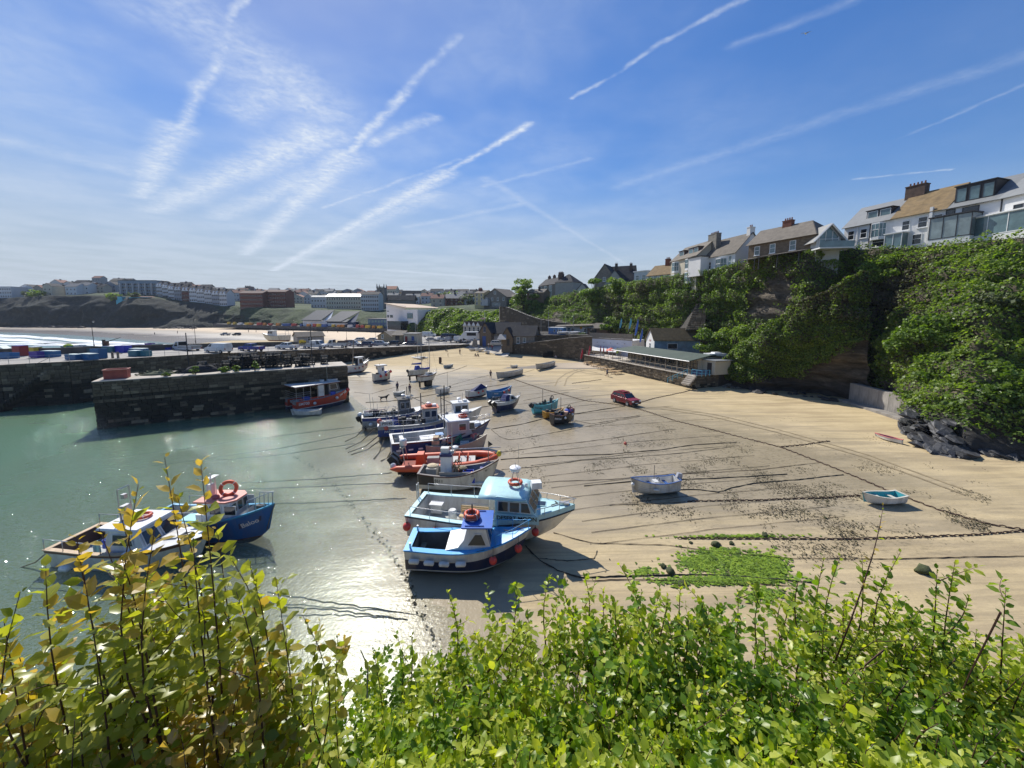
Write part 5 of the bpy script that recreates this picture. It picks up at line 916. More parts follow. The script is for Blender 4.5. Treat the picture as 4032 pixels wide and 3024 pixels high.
# quay buildings
a,b=Q(1172,1360),Q(1277,1352);a=D(1172,1352,a.y+3);b=D(1277,1346,a.y+5);QH=House('quay_hut','dark hut with a shallow brown roof on the quay behind the tipper truck','hut',a,b,4.5,0,grey_r,None,1.5);z0=QH.o.location.z;QH.h=hz(1172,1326,a.y,z0);QH.walls().gable(1.2,grey_tile);QH.win(QH.w*.42,.6,.7,1.4).win(QH.w*.52,.6,.7,1.4)
a=D(1488,1348,132);b=D(1545,1347,128);QB1=House('quay_building','tan stone quay building with a gable and a square sign','building',a,b,7,0,mat('tan_stone',(.30,.24,.15),.9,.2,1.2,.4,rnd=0),None,2);z0=QB1.o.location.z;QB1.h=hz(1488,1324,132,z0);QB1.walls().gable(1.7,grey_tile,'y',.3);QB1.win(QB1.w*.35,1.4,1.1,1.4,wht,glass_l,'f',False)
a=D(1545,1347,127.5);b=D(1586,1347,127);QB2=House('quay_building','right wing of the tan quay building with a dark doorway','building',a,b,7,0,mat('tan_stone',(.3,.24,.15)),None,2);QB2.h=2.3;QB2.walls().gable(1.3,grey_tile,'x',.3);QB2.box((QB2.w*.5,-.06,1.1),(1.4,.1,2.0),black_f,'door')
a=D(1590,1348,126.5);b=D(1642,1347,126);QB3=House('quay_store','flat cream store with blue and red doors on the quay','building',a,b,5,2.8,cream_r,None,2);QB3.walls().flat(grey_r,.2,.2);QB3.box((QB3.w*.2,-.05,1.0),(.8,.08,2.0),mat('door_red',(.25,.03,.02),.6),'door');QB3.box((QB3.w*.7,-.05,1.0),(.9,.08,2.0),paint('door_blue',(.02,.07,.26),.5),'door')
sp_=thing('slipway','pale stone slipway with a curved end wall at the head of the harbour','slipway',(0,0,0));A1=[D(1846,1372,128),D(1900,1388,120),D(1935,1410,112)];A2=[D(2002,1366,122),D(2010,1385,117),D(2000,1402,111)];mb=MB()
for i in range(2): mb.quad(A1[i],A1[i+1],A2[i+1],A2[i])
mb.build('ramp',conc,sp_);mb=MB()
for i in range(2): mb.quad(A1[i]+Vector((-.3,-.3,.25)),A1[i+1]+Vector((-.3,-.3,.25)),A1[i+1]+Vector((-.3,-.3,-4)),A1[i]+Vector((-.3,-.3,-4)));mb.quad(A1[i]+Vector((-.3,-.3,.25)),A1[i+1]+Vector((-.3,-.3,.25)),A1[i+1]+Vector((.3,.3,.25)),A1[i]+Vector((.3,.3,.25)))
mb.build('side_wall',stone_g,sp_);struct(MB().add([tuple(A1[0]),tuple(A2[0]),tuple(D(2100,1352,122)),tuple(D(2110,1318,146)),tuple(D(1640,1326,190)),tuple(D(1560,1340,150)),tuple(D(1700,1352,142))],[(0,1,2,3,4,5,6)]).build('car_park',tarmac))
o=MB().box((0,0,.9),(1.9,1.6,2.4),0,0,0,(.6,.6)).build('stone_pillar',stone_g);o.location=D(1870,1362,126);tag(o,'squat tapering stone pillar at the top of the slipway','pillar')
# ------------------------------------------------------------------ the far town, the promenade and the distant landmarks
tw=[pinkish,mat('town_white',(.58,.58,.57),.85,.05,.5),cream_r,mat('town_grey',(.30,.31,.33),.85,.1,.5),mat('town_buff',(.40,.34,.26),.85,.1,.5),brick_r];tr_=[slate_r,slate_r,grey_tile,mat('town_redroof',(.21,.10,.07),.9,.2,1),mat('town_slate2',(.14,.145,.15),.8,.2,1)]
wtxt=['white','pale','cream','grey','buff','brick'];rtxt=['dark slate','dark slate','brown tiled','red tiled','grey slate']
def far_house(name,label,px0,px1,Y,hgt,wi,ri,roof='x',rh=None,group=None,d=9,rows=2,cat='house',cols=None,wm=None,rm=None,base=None,flat=False,chim=0):
 a,b=far_pt(px0,Y),far_pt(px1,Y)
 hgt*=1.15
 if base is not None: a,b=D(px0,base,Y),D(px1,base,Y)
 hs=House(name,label,cat,a,b,d,hgt,wm or tw[wi],group,6);hs.walls();rm=rm or tr_[ri]
 if flat: hs.flat(rm,.2,.4)
 else: hs.gable(rh or min(hs.w,d)*.32,rm,roof,.35)
 if rows: hs.grid(cols or max(2,int(hs.w/3.2)),rows,1.1,1.5,1.0,(hgt-.4)/rows,joined=True)
 for k in range(chim): hs.chimney(hs.w*(k+.5)/max(1,chim),d/2,hgt+(rh or d*.3)*.8,1.4,.9,1.6,brick_d,0)
 return hs
r=random.Random(77);used=set()
def town_row(px0,px1,Y,gap,hr,wr,grp,where,dens=.92,weights=(3,4,2,2,2,1)):
 x=px0
 while x<px1:
  w_=r.uniform(*wr);dx=w_/Y*FPX
  if r.random()<dens:
   wi=r.choices(range(6),weights)[0];ri=r.randrange(5);ax='y' if r.random()<.35 else 'x';yy=Y+r.uniform(-9,9);hh=r.uniform(*hr)
   far_house('town_house','%s walled house with a %s roof %s' % (wtxt[wi],rtxt[ri],where),x,x+dx,yy,hh,wi,ri,ax,None,grp,r.uniform(8,12),1 if hh<5 else 2 if hh<9 else 3,chim=1 if r.random()<.5 else 0)
  x+=dx+r.uniform(*gap)
town_row(105,330,405,(0,6),(6,9),(9,14),'houses on the headland edge','on the headland edge');town_row(225,345,440,(0,4),(8,12),(9,15),'houses on the headland slope','in the second row on the left headland');town_row(300,480,425,(0,4),(6,9),(10,15),'houses below the hilltop','in front of the hilltop houses')
town_row(355,545,540,(-2,2),(8,13),(10,16),'houses crowning the hilltop','crowning the headland hilltop');town_row(620,720,470,(0,5),(7,10),(10,14),'houses right of the blue grey block','right of the blue grey block')
town_row(780,960,500,(0,8),(6,10),(9,15),'houses behind the white terrace','behind the white seafront terrace');town_row(900,1240,620,(0,10),(6,9),(10,16),'skyline houses left of the church','on the skyline left of the church tower');town_row(1130,1510,520,(0,6),(6,9),(10,16),'houses in the town centre','in the town centre left of the church')
town_row(1150,1480,440,(0,14),(6,9),(10,18),'houses above the green','above the seafront green');town_row(640,960,430,(-3,1),(8,11),(9,14),'houses close behind the white terrace','close behind the white seafront terrace');town_row(900,1280,470,(-4,3),(6,9),(9,14),'houses behind the red brick hotel','behind the red brick hotel');town_row(900,1300,560,(-4,3),(6,10),(9,15),'upper houses behind the red brick hotel','higher up behind the red brick hotel');town_row(1280,1520,400,(-3,4),(7,10),(8,14),'houses left of the church','just left of the church');town_row(1300,1880,560,(-4,3),(6,9),(9,16),'houses around the church','on the hillside around the church');town_row(1530,1880,450,(-3,5),(6,9),(9,15),'houses below the church','below and right of the church');town_row(1240,1520,760,(0,12),(7,10),(12,20),'most distant houses','among the most distant roofs');town_row(1520,1860,620,(0,8),(6,10),(12,20),'skyline houses right of the church','on the skyline right of the church tower')
town_row(1530,1880,500,(0,8),(6,10),(10,17),'houses right of the church','on the slope right of the church');town_row(1600,1880,400,(0,10),(6,8),(10,16),'houses behind the wooded bank','behind the dark wooded bank');town_row(1700,1870,300,(0,14),(5,7),(9,14),'houses above the wooded bank','on top of the dark wooded bank')
# distinct buildings along the sea front
far_house('hotel','white flat roofed hotel block at the far left end of the headland',-60,70,400,10,1,0,flat=True,d=14,rows=3,cat='hotel',cols=14,rm=white_p)
hb_=mat('blue_grey_cladding',(.22,.29,.35),.7,.1,.5);B_=far_house('apartment_block','long blue grey apartment block with stepped bays below the hilltop',488,632,395,13,3,0,flat=True,d=16,rows=0,cat='apartment block',wm=hb_,rm=slate_r);B_.grid(20,4,1.4,1.7,1.0,3.1,joined=True)
for k in range(6): MB().box((B_.w*(k+.5)/6,-.9,6.),(.7,1.8,13.)).build('bay_wall',pinkish,B_.o)
def terrace(px0,px1,Y0,Y1,n,hgt,wms,grp,where,bays=True):
 for k in range(n):
  x0,x1=px0+(px1-px0)*k/n,px0+(px1-px0)*(k+1)/n;Y=Y0+(Y1-Y0)*k/n;wm,wn=wms[k % len(wms)];hs=far_house('terraced_house','%s tall gabled house, %s' % (wn,where % ['first','second','third','fourth','fifth','sixth','seventh','eighth'][k]),x0,x1-.5,Y,hgt,0,0,'x',3.6,grp,11,3,wm=wm,rm=slate_r,cols=4,chim=1)
  for f in (.28,.72): MB().prism([(-1.6,hgt-.3),(1.6,hgt-.3),(0,hgt+3.0)],-.5,3.5,0,Matrix.Translation((hs.w*f,0,0))).build('gable_dormer',wht,hs.o)
WW=(tw[1],'white');terrace(634,702,392,380,3,10,[WW,(tw[0],'pale'),WW],'white gabled seafront terrace','%s from the blue grey block');terrace(702,905,384,366,7,10.5,[(tw[3],'grey'),(brick_r,'brick'),WW,WW,WW,(tw[3],'grey'),WW],'long seafront terrace','%s of the long seafront terrace')
far_house('hotel','big red brick hotel of four storeys above the grass bank',955,1045,352,13,5,0,flat=False,d=14,rows=4,cat='hotel',cols=12,rm=mat('red_slate',(.13,.08,.065),.9),rh=2.5);far_house('hotel','right wing of the red brick hotel with dark balconies',1046,1135,358,12.5,5,0,d=14,rows=4,cat='hotel',cols=10,rm=mat('red_slate',(.13,.08,.065),.9),rh=2.2)
far_house('apartment_block','cream apartment block with white gables above the green',1292,1425,352,10,2,0,d=12,rows=3,cat='apartment block',cols=14,rm=white_p,rh=2.2);far_house('apartment_block','white apartment block with bow windows left of the church',1428,1496,330,12,1,0,d=12,rows=4,cat='apartment block',cols=8,rm=slate_r,rh=2.4);far_house('house','white house with a low barrel roof left of the cream apartments',1232,1300,372,9,1,0,d=12,rows=2,cols=6,rm=slate_l,rh=1.6)
far_house('hotel','cream hotel with an orange hipped roof right of the church tower',1525,1565,480,13,2,3,d=13,rows=3,cat='hotel',cols=6,rh=4,rm=mat('orange_roof',(.33,.13,.07),.85));far_house('chapel','dark steep roofed chapel below the church tower',1585,1655,420,7,3,0,d=12,rows=0,cat='chapel',rh=6)
tq=thing('cafe_pavilion','turquoise walled pavilion on the edge of the headland cliff','pavilion',far_pt(470,366)+Vector((0,0,2.5)),.1);q=far_pt(600,366)-far_pt(470,372);L_=q.xy.length;tm=mat('pavilion_turq',(.10,.42,.50),.7,.1,.5);MB().box((L_/2,1,-1),(L_,.6,4)).build('wall',tm,tq);MB().box((L_/2,6,2.4),(L_*.5,6,3.2)).build('hall',tm,tq);MB().box((L_*.5,6,4.4),(L_*.55,7,1.),0,0,0,(.8,.2)).build('roof',mat('pavilion_roof',(.16,.08,.06),.9),tq);MB().box((L_*.06,4,2.2),(4,4,4)).build('turret',tm,tq)
# church tower with pinnacles, and a second plain tower
ct=thing('church_tower','tall dark stone church tower with four pinnacles on the skyline','church',far_pt(1510,372));z1=D(1510,1134,372).z-ct.location.z;w_=7.2;mb=MB().box((0,0,z1/2-3),(w_,w_,z1+6)).box((0,0,z1*.62),(w_+.5,w_+.5,.6)).box((0,0,z1-.2),(w_+.6,w_+.6,.7));mb.build('tower',stone_g,ct)
for sx in (-1,1):
 for sy in (-1,1): MB().box((sx*w_*.46,sy*w_*.46,z1+1.6),(1.1,1.1,4.0),0,0,0,(.35,.35)).build('pinnacle',stone_g,ct)
for k in range(5): MB().box((-w_*.36+k*w_*.18,-w_*.5,z1+.6),(.7,.5,1.2)).build('merlon',stone_g,ct)
for zz in (z1*.8,z1*.45): MB().box((0,-w_*.5,zz),(1.6,.2,3.6)).build('belfry_opening',black_f,ct)
MB().prism([(2.5,0),(30,0),(30,7),(2.5,7)],1,11).build('nave',stone_g,ct);MB().slab([(2.5,.5,7),(31,.5,7),(31,6,12),(2.5,6,12)],.2).slab([(2.5,6,12),(31,6,12),(31,11.5,7),(2.5,11.5,7)],.2).build('roof',slate_r,ct)
t2=thing('tower','plain square tower on the skyline above the red brick hotel','tower',far_pt(997,560));z1=D(997,1128,560).z-t2.location.z;MB().box((0,0,z1/2-3),(7.5,7.5,z1+6)).build('tower',mat('tower_brown',(.16,.12,.11),.9),t2);[MB().box((x,-3.6,z1+.5),(1.4,.5,1)).build('merlon',mat('tower_brown',(.16,.12,.11),.9),t2) for x in (-3,0,3)]
# tan roofed gallery, slate roofed aquarium, blue beach complex
Y=236;a,b=D(1523,1262,240),D(1600,1258,226);GA=House('gallery_building','angular white building with a wide tan mono pitch roof above the beach','building',a,b,22,0,mat('gallery_white',(.68,.69,.71),.8,.04,.5,rnd=0),None,8);z0=GA.o.location.z;GA.h=6.2;GA.walls();MB().slab([(-.6,-1,10.4),(26,-3,7.4),(30,20,7.2),(1,20,10.0)],.35).build('roof',mat('tan_roof',(.50,.38,.27),.85,.08,.3,rnd=0),GA.o);MB().add([(0,-.1,6),(GA.w,-.1,6),(GA.w,-.1,8.6),(0,-.1,10.3)],[(0,1,2,3)]).build('front',GA.wm,GA.o);MB().box((GA.w+7,3,2),(14,10,9)).build('wing',GA.wm,GA.o);GA.win(1.8,5.5,2.2,2.8,black_f,glass_l,'f',False).win(1.8,1.8,2.0,1.6,black_f).win(5.5,1.8,3.2,1.6,black_f);MB().box((GA.w+7,-2.3,3),(5,.3,3)).build('glazed_wall',glass_l,GA.o);MB().box((GA.w*.9,-4,-2.5),(14,6,5)).build('glass_terrace',glass_d,GA.o)
SL2=mat('aqua_slate',(.06,.068,.08),.7,.12,.4,.2,rnd=0)
for k,(p0,p1,yb,nm) in enumerate(((1193,1288,1278,'left half of the slate roofed beach hall with a pale glass strip'),(1288,1388,1284,'right half of the slate roofed beach hall with a dark gable'))):
 a,b=D(p0,yb,288-k*8),D(p1,yb,284-k*10);h_=House('beach_hall',nm,'building',a,b,18,3.2,white_p if k==0 else mat('hall_dark',(.03,.05,.10),.7),None,3);h_.walls();MB().slab([(-.5,-1,3.2),(h_.w*(.8 if k==0 else .6),-1,3.2),(h_.w*1.02,9,10.5),(h_.w*.25,9,10.5)],.3).build('roof',SL2,h_.o);MB().add([(h_.w*.6,-.8,0),(h_.w*1.15,-.8,0),(h_.w*1.15,-.5,3.5),(h_.w*1.0,8,10)],[(0,1,2,3)]).build('gable',mat('hall_dark',(.03,.05,.10),.7) if k else white_p,h_.o)
 MB().slab([(0,-1.3,2.9),(h_.w*.8,-1.3,2.9),(h_.w*.86,1.5,4.9),(h_.w*.1,1.5,4.9)],.12).build('glass_strip',glass_l if k==0 else SL2,h_.o);MB().box((h_.w*.4,-.1,1.2),(h_.w*.75,.1,2.0)).build('shopfront',white_p,h_.o)
a,b=D(1450,1290,262),D(1536,1292,254);BB=House('beach_complex','blue glazed beach building with a flat deck roof','building',a,b,12,6,mat('complex_blue',(.05,.10,.20),.7),None,3);BB.walls().flat(grey_r,.8,.3);BB.grid(7,2,1.6,1.6,.6,2.9,wht,glass_l,joined=True)
pr=thing('promenade_wall','long dark promenade wall behind the far beach','wall',(0,0,0));PW_=[(840,1275,318),(950,1279,304),(1100,1283,290),(1260,1287,276),(1400,1291,264),(1560,1296,246),(1640,1300,225)];V=[tuple(D(x,y+(12 if k==0 else 0),Y)) for x,y,Y in PW_ for k in (0,1)]+[tuple(D(x,y,Y)+Vector((6,22,0))) for x,y,Y in PW_];n=len(PW_)
MB().add(V,[(2*i,2*i+2,2*i+3,2*i+1) for i in range(n-1)]+[(2*i+1,2*i+3,2*n+i+1,2*n+i) for i in range(n-1)]).build('masonry',mat('prom_stone',(.075,.075,.075),.9,.3,.6,.5),pr)
wc_=['white','red','yellow','blue','orange'];cm={k: paint('prom_'+k,v,.6) for k,v in (('white',(.6,.6,.6)),('red',(.4,.05,.04)),('yellow',(.55,.38,.04)),('blue',(.04,.1,.3)),('orange',(.5,.2,.03)))}
for i in range(26):
 x=900+i*24+r.uniform(-6,6);Y=np.interp(x,[p[0] for p in PW_],[p[2] for p in PW_])+2;y=np.interp(x,[p[0] for p in PW_],[p[1] for p in PW_]);c=r.choice(wc_);o=MB().box((0,0,1.1),(r.uniform(1.5,4),2,r.uniform(1.2,2.4)),0,0,0,(.9,.8)).box((0,0,.2),(1.2,2.2,.4)).build('beach_kiosk',cm[c]);o.location=D(x,y,Y);tag(o,'%s kiosk or stall on the far promenade' % c,'kiosk','kiosks along the far promenade')
# trees in the town and scrub on the green bank
for i,(px,Y,h,rx) in enumerate(((170,392,7,8),(130,398,6,6),(465,372,7,6),(545,372,6,7),(1380,430,8,7),(1745,330,11,10),(1790,400,12,12),(1840,300,9,8),(1705,420,10,10),(1330,560,10,9),(1120,600,9,8),(1560,300,7,8))):
 bush('town_tree',['dark low tree on the headland left of the houses','dark scrubby tree at the start of the headland houses','round dark tree left of the turquoise pavilion','low dark tree right of the turquoise pavilion','dark round tree on the town skyline','large hazy green tree behind the wooded bank','broad green tree among houses right of the church','tree beside the yellow hotel on the bank','tree right of the orange roofed hotel','distant tree between skyline roofs','small distant tree above the red hotel','tree near the tan roofed gallery'][i],'tree',far_pt(px,Y)+Vector((0,0,-1)),h,rx,olive_m if i % 2 else ivy_m,500+i,520,1.3)
# wooded bank behind the quay: dense ivy over the steep face
cols_=np.arange(1600,2000,5);rowsY=[]
for px in cols_:
 c=far_col(px)
 for t in np.linspace(0,1.75,16): Yv=np.interp(t,range(6),c[:,0]);rowsY.append(((px-CX)/FPX*Yv,Yv,float(np.interp(t,range(6),c[:,1]))))
wb=np.array(rowsY);wb[:,1]+=vnoise(wb,.035,5,.6)*7;P_,N_=sample_grid(wb,len(cols_),16,26000,np.ones(len(wb)),91);b=np.abs(vnoise(P_,.16,3))*2.4+np.random.default_rng(2).random(len(P_))*.8;P_=P_+N_*b[:,None];sel=vnoise(P_,.05,2)>.08
cat_scatter(P_[~sel],N_[~sel]*.5+np.array([0,0,.7]),.85,ivy_m,'ivy',kind='stuff',seed=92);cat_scatter(P_[sel],N_[sel]*.5+np.array([0,0,.7]),.85,fresh_m,'bramble',kind='stuff',seed=93)
# ------------------------------------------------------------------ boats
def smooth(t): t=min(1,max(0,t));return t*t*(3-2*t)
class Hull:
 def __init__(s,L,B,H,sb=.45,ss=.1,tr=.8,rake=.10,wl=.42,full=2.3,chine=.8,foot=.55,vee=.18,mx=.42,entry=.35):
  s.__dict__.update(locals());s.n=22;s.ts=[i/(s.n-1) for i in range(s.n)];s.ts=[t if t<.6 else .6+.4*((t-.6)/.4)**.85 for t in s.ts]
 def sheer(s,t): return s.H*(1+(s.sb*((t-.35)/.65)**2 if t>.35 else s.ss*((.35-t)/.35)**2))
 def bg(s,t):
  if t<s.mx: return s.B/2*(s.tr+(1-s.tr)*smooth(t/s.mx))
  return s.B/2*max(0.012,1-((t-s.mx)/(1-s.mx))**s.full)
 def kz(s,t): return s.H*s.foot*max(0,(t-.72)/.28)**2.2
 def yu(s,t,u):
  g=s.bg(t);k=s.chine*(1-(1-s.entry)*smooth((t-.5)/.5));b=g*k;uc=s.vee
  return b*(u/uc)**.75 if u<uc else b+(g-b)*((u-uc)/(1-uc))**.85
 def x(s,t,u): return-s.L/2+s.L*(t-s.rake*(1-u)*smooth((t-.55)/.45)*.9)
 def P(s,t,u,side=1,out=0.):
  z0,z1=s.kz(t),s.sheer(t);y=s.yu(t,u)
  return Vector((s.x(t,u),side*(y+out),z0+(z1-z0)*u))
 def uz(s,t,z): z0,z1=s.kz(t),s.sheer(t);return min(1,max(0,(z-z0)/max(1e-3,z1-z0)))
 def outer(s,bands): # bands: [(z or ('sheer',-d) or fraction string, mat index)] from keel up
  mb=MB();rows=[]
  lev=[]# list of functions t -> u
  k0=0
  lev.append((lambda t: 0.,0));lev.append((lambda t: .5*s.uz(t,s.wl),bands[0][1]))
  for zt,mi in bands:
   if isinstance(zt,tuple): f=(lambda d: (lambda t: s.uz(t,s.sheer(t)+d)))(zt[1])
   else: f=(lambda z: (lambda t: s.uz(t,z)))(zt)
   prev=lev[-1][0];lev.append(((lambda f,prev: (lambda t: max(f(t),prev(t))))(f,prev),mi))
  fin=[]# subdivide tall bands so the flare stays round
  for i in range(1,len(lev)):
   a,b=lev[i-1][0],lev[i][0];k=4 if i>1 else 3
   for j in range(1,k+1): fin.append(((lambda a,b,q: (lambda t: a(t)*(1-q)+b(t)*q))(a,b,j/k),lev[i][1]))
  us=[lev[0]]+fin;m=len(us)
  for side in (1,-1):
   o=len(mb.v)
   for t in s.ts:
    for f,_ in us: mb.v.append(tuple(s.P(t,f(t),side)))
   for i in range(s.n-1):
    for j in range(m-1): mb.f.append((o+i*m+j,o+i*m+j+1,o+(i+1)*m+j+1,o+(i+1)*m+j));mb.m.append(us[j+1][1])
  for j in range(m-1): mb.f.append((j,j+1,s.n*m+j+1,s.n*m+j));mb.m.append(us[j+1][1])# transom
  return mb
 def inner(s,zf,gw=.12,t0=0.,t1=1.,floor=True):
  a,b=MB(),MB();ts=[t for t in s.ts if t0<=t<=t1];ts=sorted(set([t0+.012]+ts[1:]+[t1-.004]));
  def yi(t,z): return max(.02,s.yu(t,s.uz(t,z))-gw)
  for side in (1,-1):
   o=len(a.v)
   for t in ts:
    z1=s.sheer(t)-.01;xx=s.x(t,1)+(gw if t<.05 else 0)
    z0=min(zf(t) if callable(zf) else zf,z1-.02)
    for q in (1,.5,0): z=z0+(z1-z0)*q;a.v.append((xx+s.x(t,s.uz(t,z))-s.x(t,1),side*yi(t,z),z))
   k=3
   for i in range(len(ts)-1):
    for j in range(k-1): a.f.append((o+i*k+j,o+i*k+j+1,o+(i+1)*k+j+1,o+(i+1)*k+j));a.m.append(0)
  n=len(ts)*3
  for e in (0,len(ts)-1): a.f.append((e*3,e*3+2,n+e*3+2,n+e*3));a.m.append(0)
  for i,t in enumerate(ts):
   z1=s.sheer(t);z0=min(zf(t) if callable(zf) else zf,z1-.03);xx=s.x(t,1)+(gw if t<.05 else 0);xx+=s.x(t,s.uz(t,z0))-s.x(t,1);b.v+=[(xx,yi(t,z0),z0),(xx,-yi(t,z0),z0)]
   if i: q=2*i;b.f.append((q-2,q-1,q+1,q));b.m.append(0)
  return a,b
 def gunwale(s,gw=.12,t0=0.,t1=1.,th=.05,lift=.005):
  mb=MB();ts=[t for t in s.ts if t0<=t<=t1]
  for side in (1,-1):
   o=len(mb.v)
   for t in ts:
    x,z,y=s.x(t,1),s.sheer(t)+lift,s.bg(t)
    yin=max(.0,y-gw-.02)
    mb.v+=[(x,side*(y+.03),z-th),(x,side*(y+.03),z),(x,side*yin,z),(x,side*yin,z-th)]
   for i in range(len(ts)-1):
    for j in range(3): mb.f.append((o+i*4+j,o+i*4+j+1,o+i*4+4+j+1,o+i*4+4+j));mb.m.append(0)
  if t0<.02: x=s.x(0,1);z=s.sheer(0)+lift;mb.box((x+gw/2-.02,0,z-th/2+.002),(gw+.04,2*s.bg(0)+.05,th))
  return mb
 def deck(s,t0,t1=1.,camber=.06,inset=.02,up=.0):
  mb=MB();ts=sorted(set([t0]+[t for t in s.ts if t0<t<t1]+[t1]));k=5
  for t in ts:
   y,z,x=max(.01,s.bg(t)-inset),s.sheer(t)+.012+up,s.x(t,1)
   for j in range(k): q=-1+2*j/(k-1);mb.v.append((x,y*q,z+camber*(1-q*q)*min(1,y)))
  for i in range(len(ts)-1):
   for j in range(k-1): mb.f.append((i*k+j,i*k+j+1,i*k+k+j+1,i*k+k+j));mb.m.append(0)
  y,z,x=s.bg(t0)-inset,s.sheer(t0),s.x(t0,1);yb=max(.01,s.yu(t0,s.uz(t0,z-.5))-.06);mb.add([(x,-yb,z-.5),(x,yb,z-.5),(x,y,z+.01),(x,0,z+.01+camber),(x,-y,z+.01)],[(0,1,2,3,4)])
  return mb
 def strake(s,u,r,t0=0.,t1=1.,out=.01):
  mb=MB()
  for side in (1,-1): mb.tube([s.P(t,u(t) if callable(u) else u,side,out) for t in s.ts if t0<=t<=t1],r,5)
  return mb
def rail(h,parent,t0,t1,ht,m_,step=.10,r_=.018,both=True,join=True,inset=.06,mid=None,sides=(1,-1),ht1=None):
 if len(sides)==2 and not (join and t1>.9): return [rail(h,parent,t0,t1,ht,m_,step,r_,both,join,inset,mid,(s,),ht1) for s in sides]
 mb=MB();n=max(2,int((t1-t0)/step)+1);tops={}
 for side in sides:
  T_=[]
  for i in range(n*2-1):
   t=t0+(t1-t0)*i/(n*2-2);hh=ht+((ht1-ht)*i/(n*2-2) if ht1 else 0);p=Vector((h.x(t,1),side*max(.02,h.bg(t)-inset),h.sheer(t)+.01));q=p+Vector((.04 if t>.8 else 0,0,hh));T_.append(q)
   if i % 2==0: mb.bar(p,q,r_*.9,5)
  tops[side]=T_
 if join and len(sides)==2 and t1>.9: mb.tube(tops[1]+[Vector((tops[1][-1].x+.12,0,tops[1][-1].z))]+tops[-1][::-1],r_,6)
 else:
  for T_ in tops.values(): mb.tube(T_,r_,6)
 if mid:
  for side in sides: mb.tube([q-Vector((0,0,ht*mid)) for q in tops[side]],r_*.7,5)
 return mb.build('rail',m_,parent,smooth=True)
def buoy(h,parent,t,side,r_,m_,drop=.5,name='buoy'):
 p=h.P(t,.98,side,.03);c=p+Vector((0,side*r_*.85,-drop));MB().ball(c,r_,12,8,0,1.1).build(name,m_,parent,smooth=True);MB().lathe([(r_*.3,0),(r_*.22,r_*.35)],c+Vector((0,0,r_*1.0)),6).tube([c+Vector((0,0,r_)),p+Vector((0,0,.06))],.012,4).build('lanyard',rope_m,parent)
def fender(h,parent,t,side,m_,drop=.42,L_=.6,r_=.13):
 p=h.P(t,.98,side,.02);d=(h.P(min(1,t+.02),.5,side)-h.P(t-.02,.5,side)).normalized();c=h.P(t,.98,side)+Vector((0,side*r_*1.1,-drop));mb=MB()
 mb.tube([c-d*L_/2,c-d*L_*.42,c+d*L_*.42,c+d*L_/2],[r_*.5,r_,r_,r_*.5],9);mb.build('fender',m_,parent,smooth=True)
def hull_text(h,parent,s,t,u,side,size,m_,dt=.03):
 p=h.P(t,u,side,.012);f=h.P(t+dt,u,side)-h.P(t-dt,u,side);up=h.P(t,min(1,u+.1),side)-h.P(t,u-.1,side)
 return text_on(parent,s,p,-f if side>0 else f,up,size,m_)
def lifebuoy(parent,c,R=.36,rot=None,m_=None):
 o=MB().ring(c,R,R*.26,18,8,0,rot).build('lifebuoy',m_ or lb_m,parent,smooth=True)
 for k in range(4): a=PI/4+k*PI/2;v=Vector((R*math.cos(a),R*math.sin(a),0));v=(rot @ v if rot else v);MB().ring(Vector(c)+v,R*.275,R*.05,8,4,0,(Euler((PI/2,0,a)).to_matrix() if rot is None else rot @ Euler((PI/2,0,a)).to_matrix())).build('band',white_p,o)
 return o
def panel(parent,pts,m_frame,m_glass,inset=.05,name='window',off=.012,thick=.02): # a framed window standing just proud of a wall
 P_=[Vector(p) for p in pts];n=(P_[1]-P_[0]).cross(P_[2]-P_[0]).normalized();c=sum(P_,Vector())/len(P_)
 o=MB().slab([p+n*off for p in P_],thick,0,n).build(name,m_frame,parent)
 I_=[p+(c-p).normalized()*inset*1.4+n*(off+thick+.004) for p in P_];MB().slab(I_,.004,0,n).build('pane',m_glass,o);return o
def outboard(parent,p,m_,sc=1.,tilt=.9,rz=0.):
 t=MB();R=Euler((0,-tilt,rz)).to_matrix();f=lambda v: R @ (Vector(v)*sc)+Vector(p)
 for c,d,tp in (((-.1,0,.42),(.5,.32,.42),(.75,.8)),((-.1,0,.16),(.42,.26,.2),(1,1))):
  mb=MB().box((0,0,0),d,0,0,0,tp);t.add([f(Vector(v)+Vector(c)) for v in mb.v],mb.f)
 for c,d in (((-.08,0,-.25),(.2,.12,.75)),((-.1,0,-.62),(.34,.05,.06)),((-.12,0,-.75),(.42,.13,.13)),((-.05,0,-.92),(.2,.03,.25))):
  mb=MB().box((0,0,0),d);t.add([f(Vector(v)+Vector(c)) for v in mb.v],mb.f)
 o=t.build('outboard',m_,parent);pr=MB()
 for k in range(3):
  a=k*2*PI/3;mb=MB().box((-.36,.1*math.cos(a),-.75+.1*math.sin(a)),(.03,.1,.14),0,0,0,(1,.6),a);pr.add([f(v) for v in mb.v],mb.f)
 pr.build('propeller',steel,o);return o
def place_boat(t,h,stern_px,bow_px,z=None,lean=0.,pitch=0.,draft=0.):
 a=ground(*stern_px) if z is None else G(*stern_px,z);b=ground(*bow_px) if z is None else G(*bow_px,z);c=(a+b)/2;d=b-a
 if h is not None: c=c+d.normalized()*(.45*h.rake*h.L)
 t.location=(c.x,c.y,(gz(c.x,c.y)+.02 if z is None else z-draft));t.rotation_euler=(lean,pitch,math.atan2(d.y,d.x));return d.length
def spread(a,b,z=None):
 p=ground(*a) if z is None else G(*a,z);q=ground(*b) if z is None else G(*b,z);return (q-p).xy.length
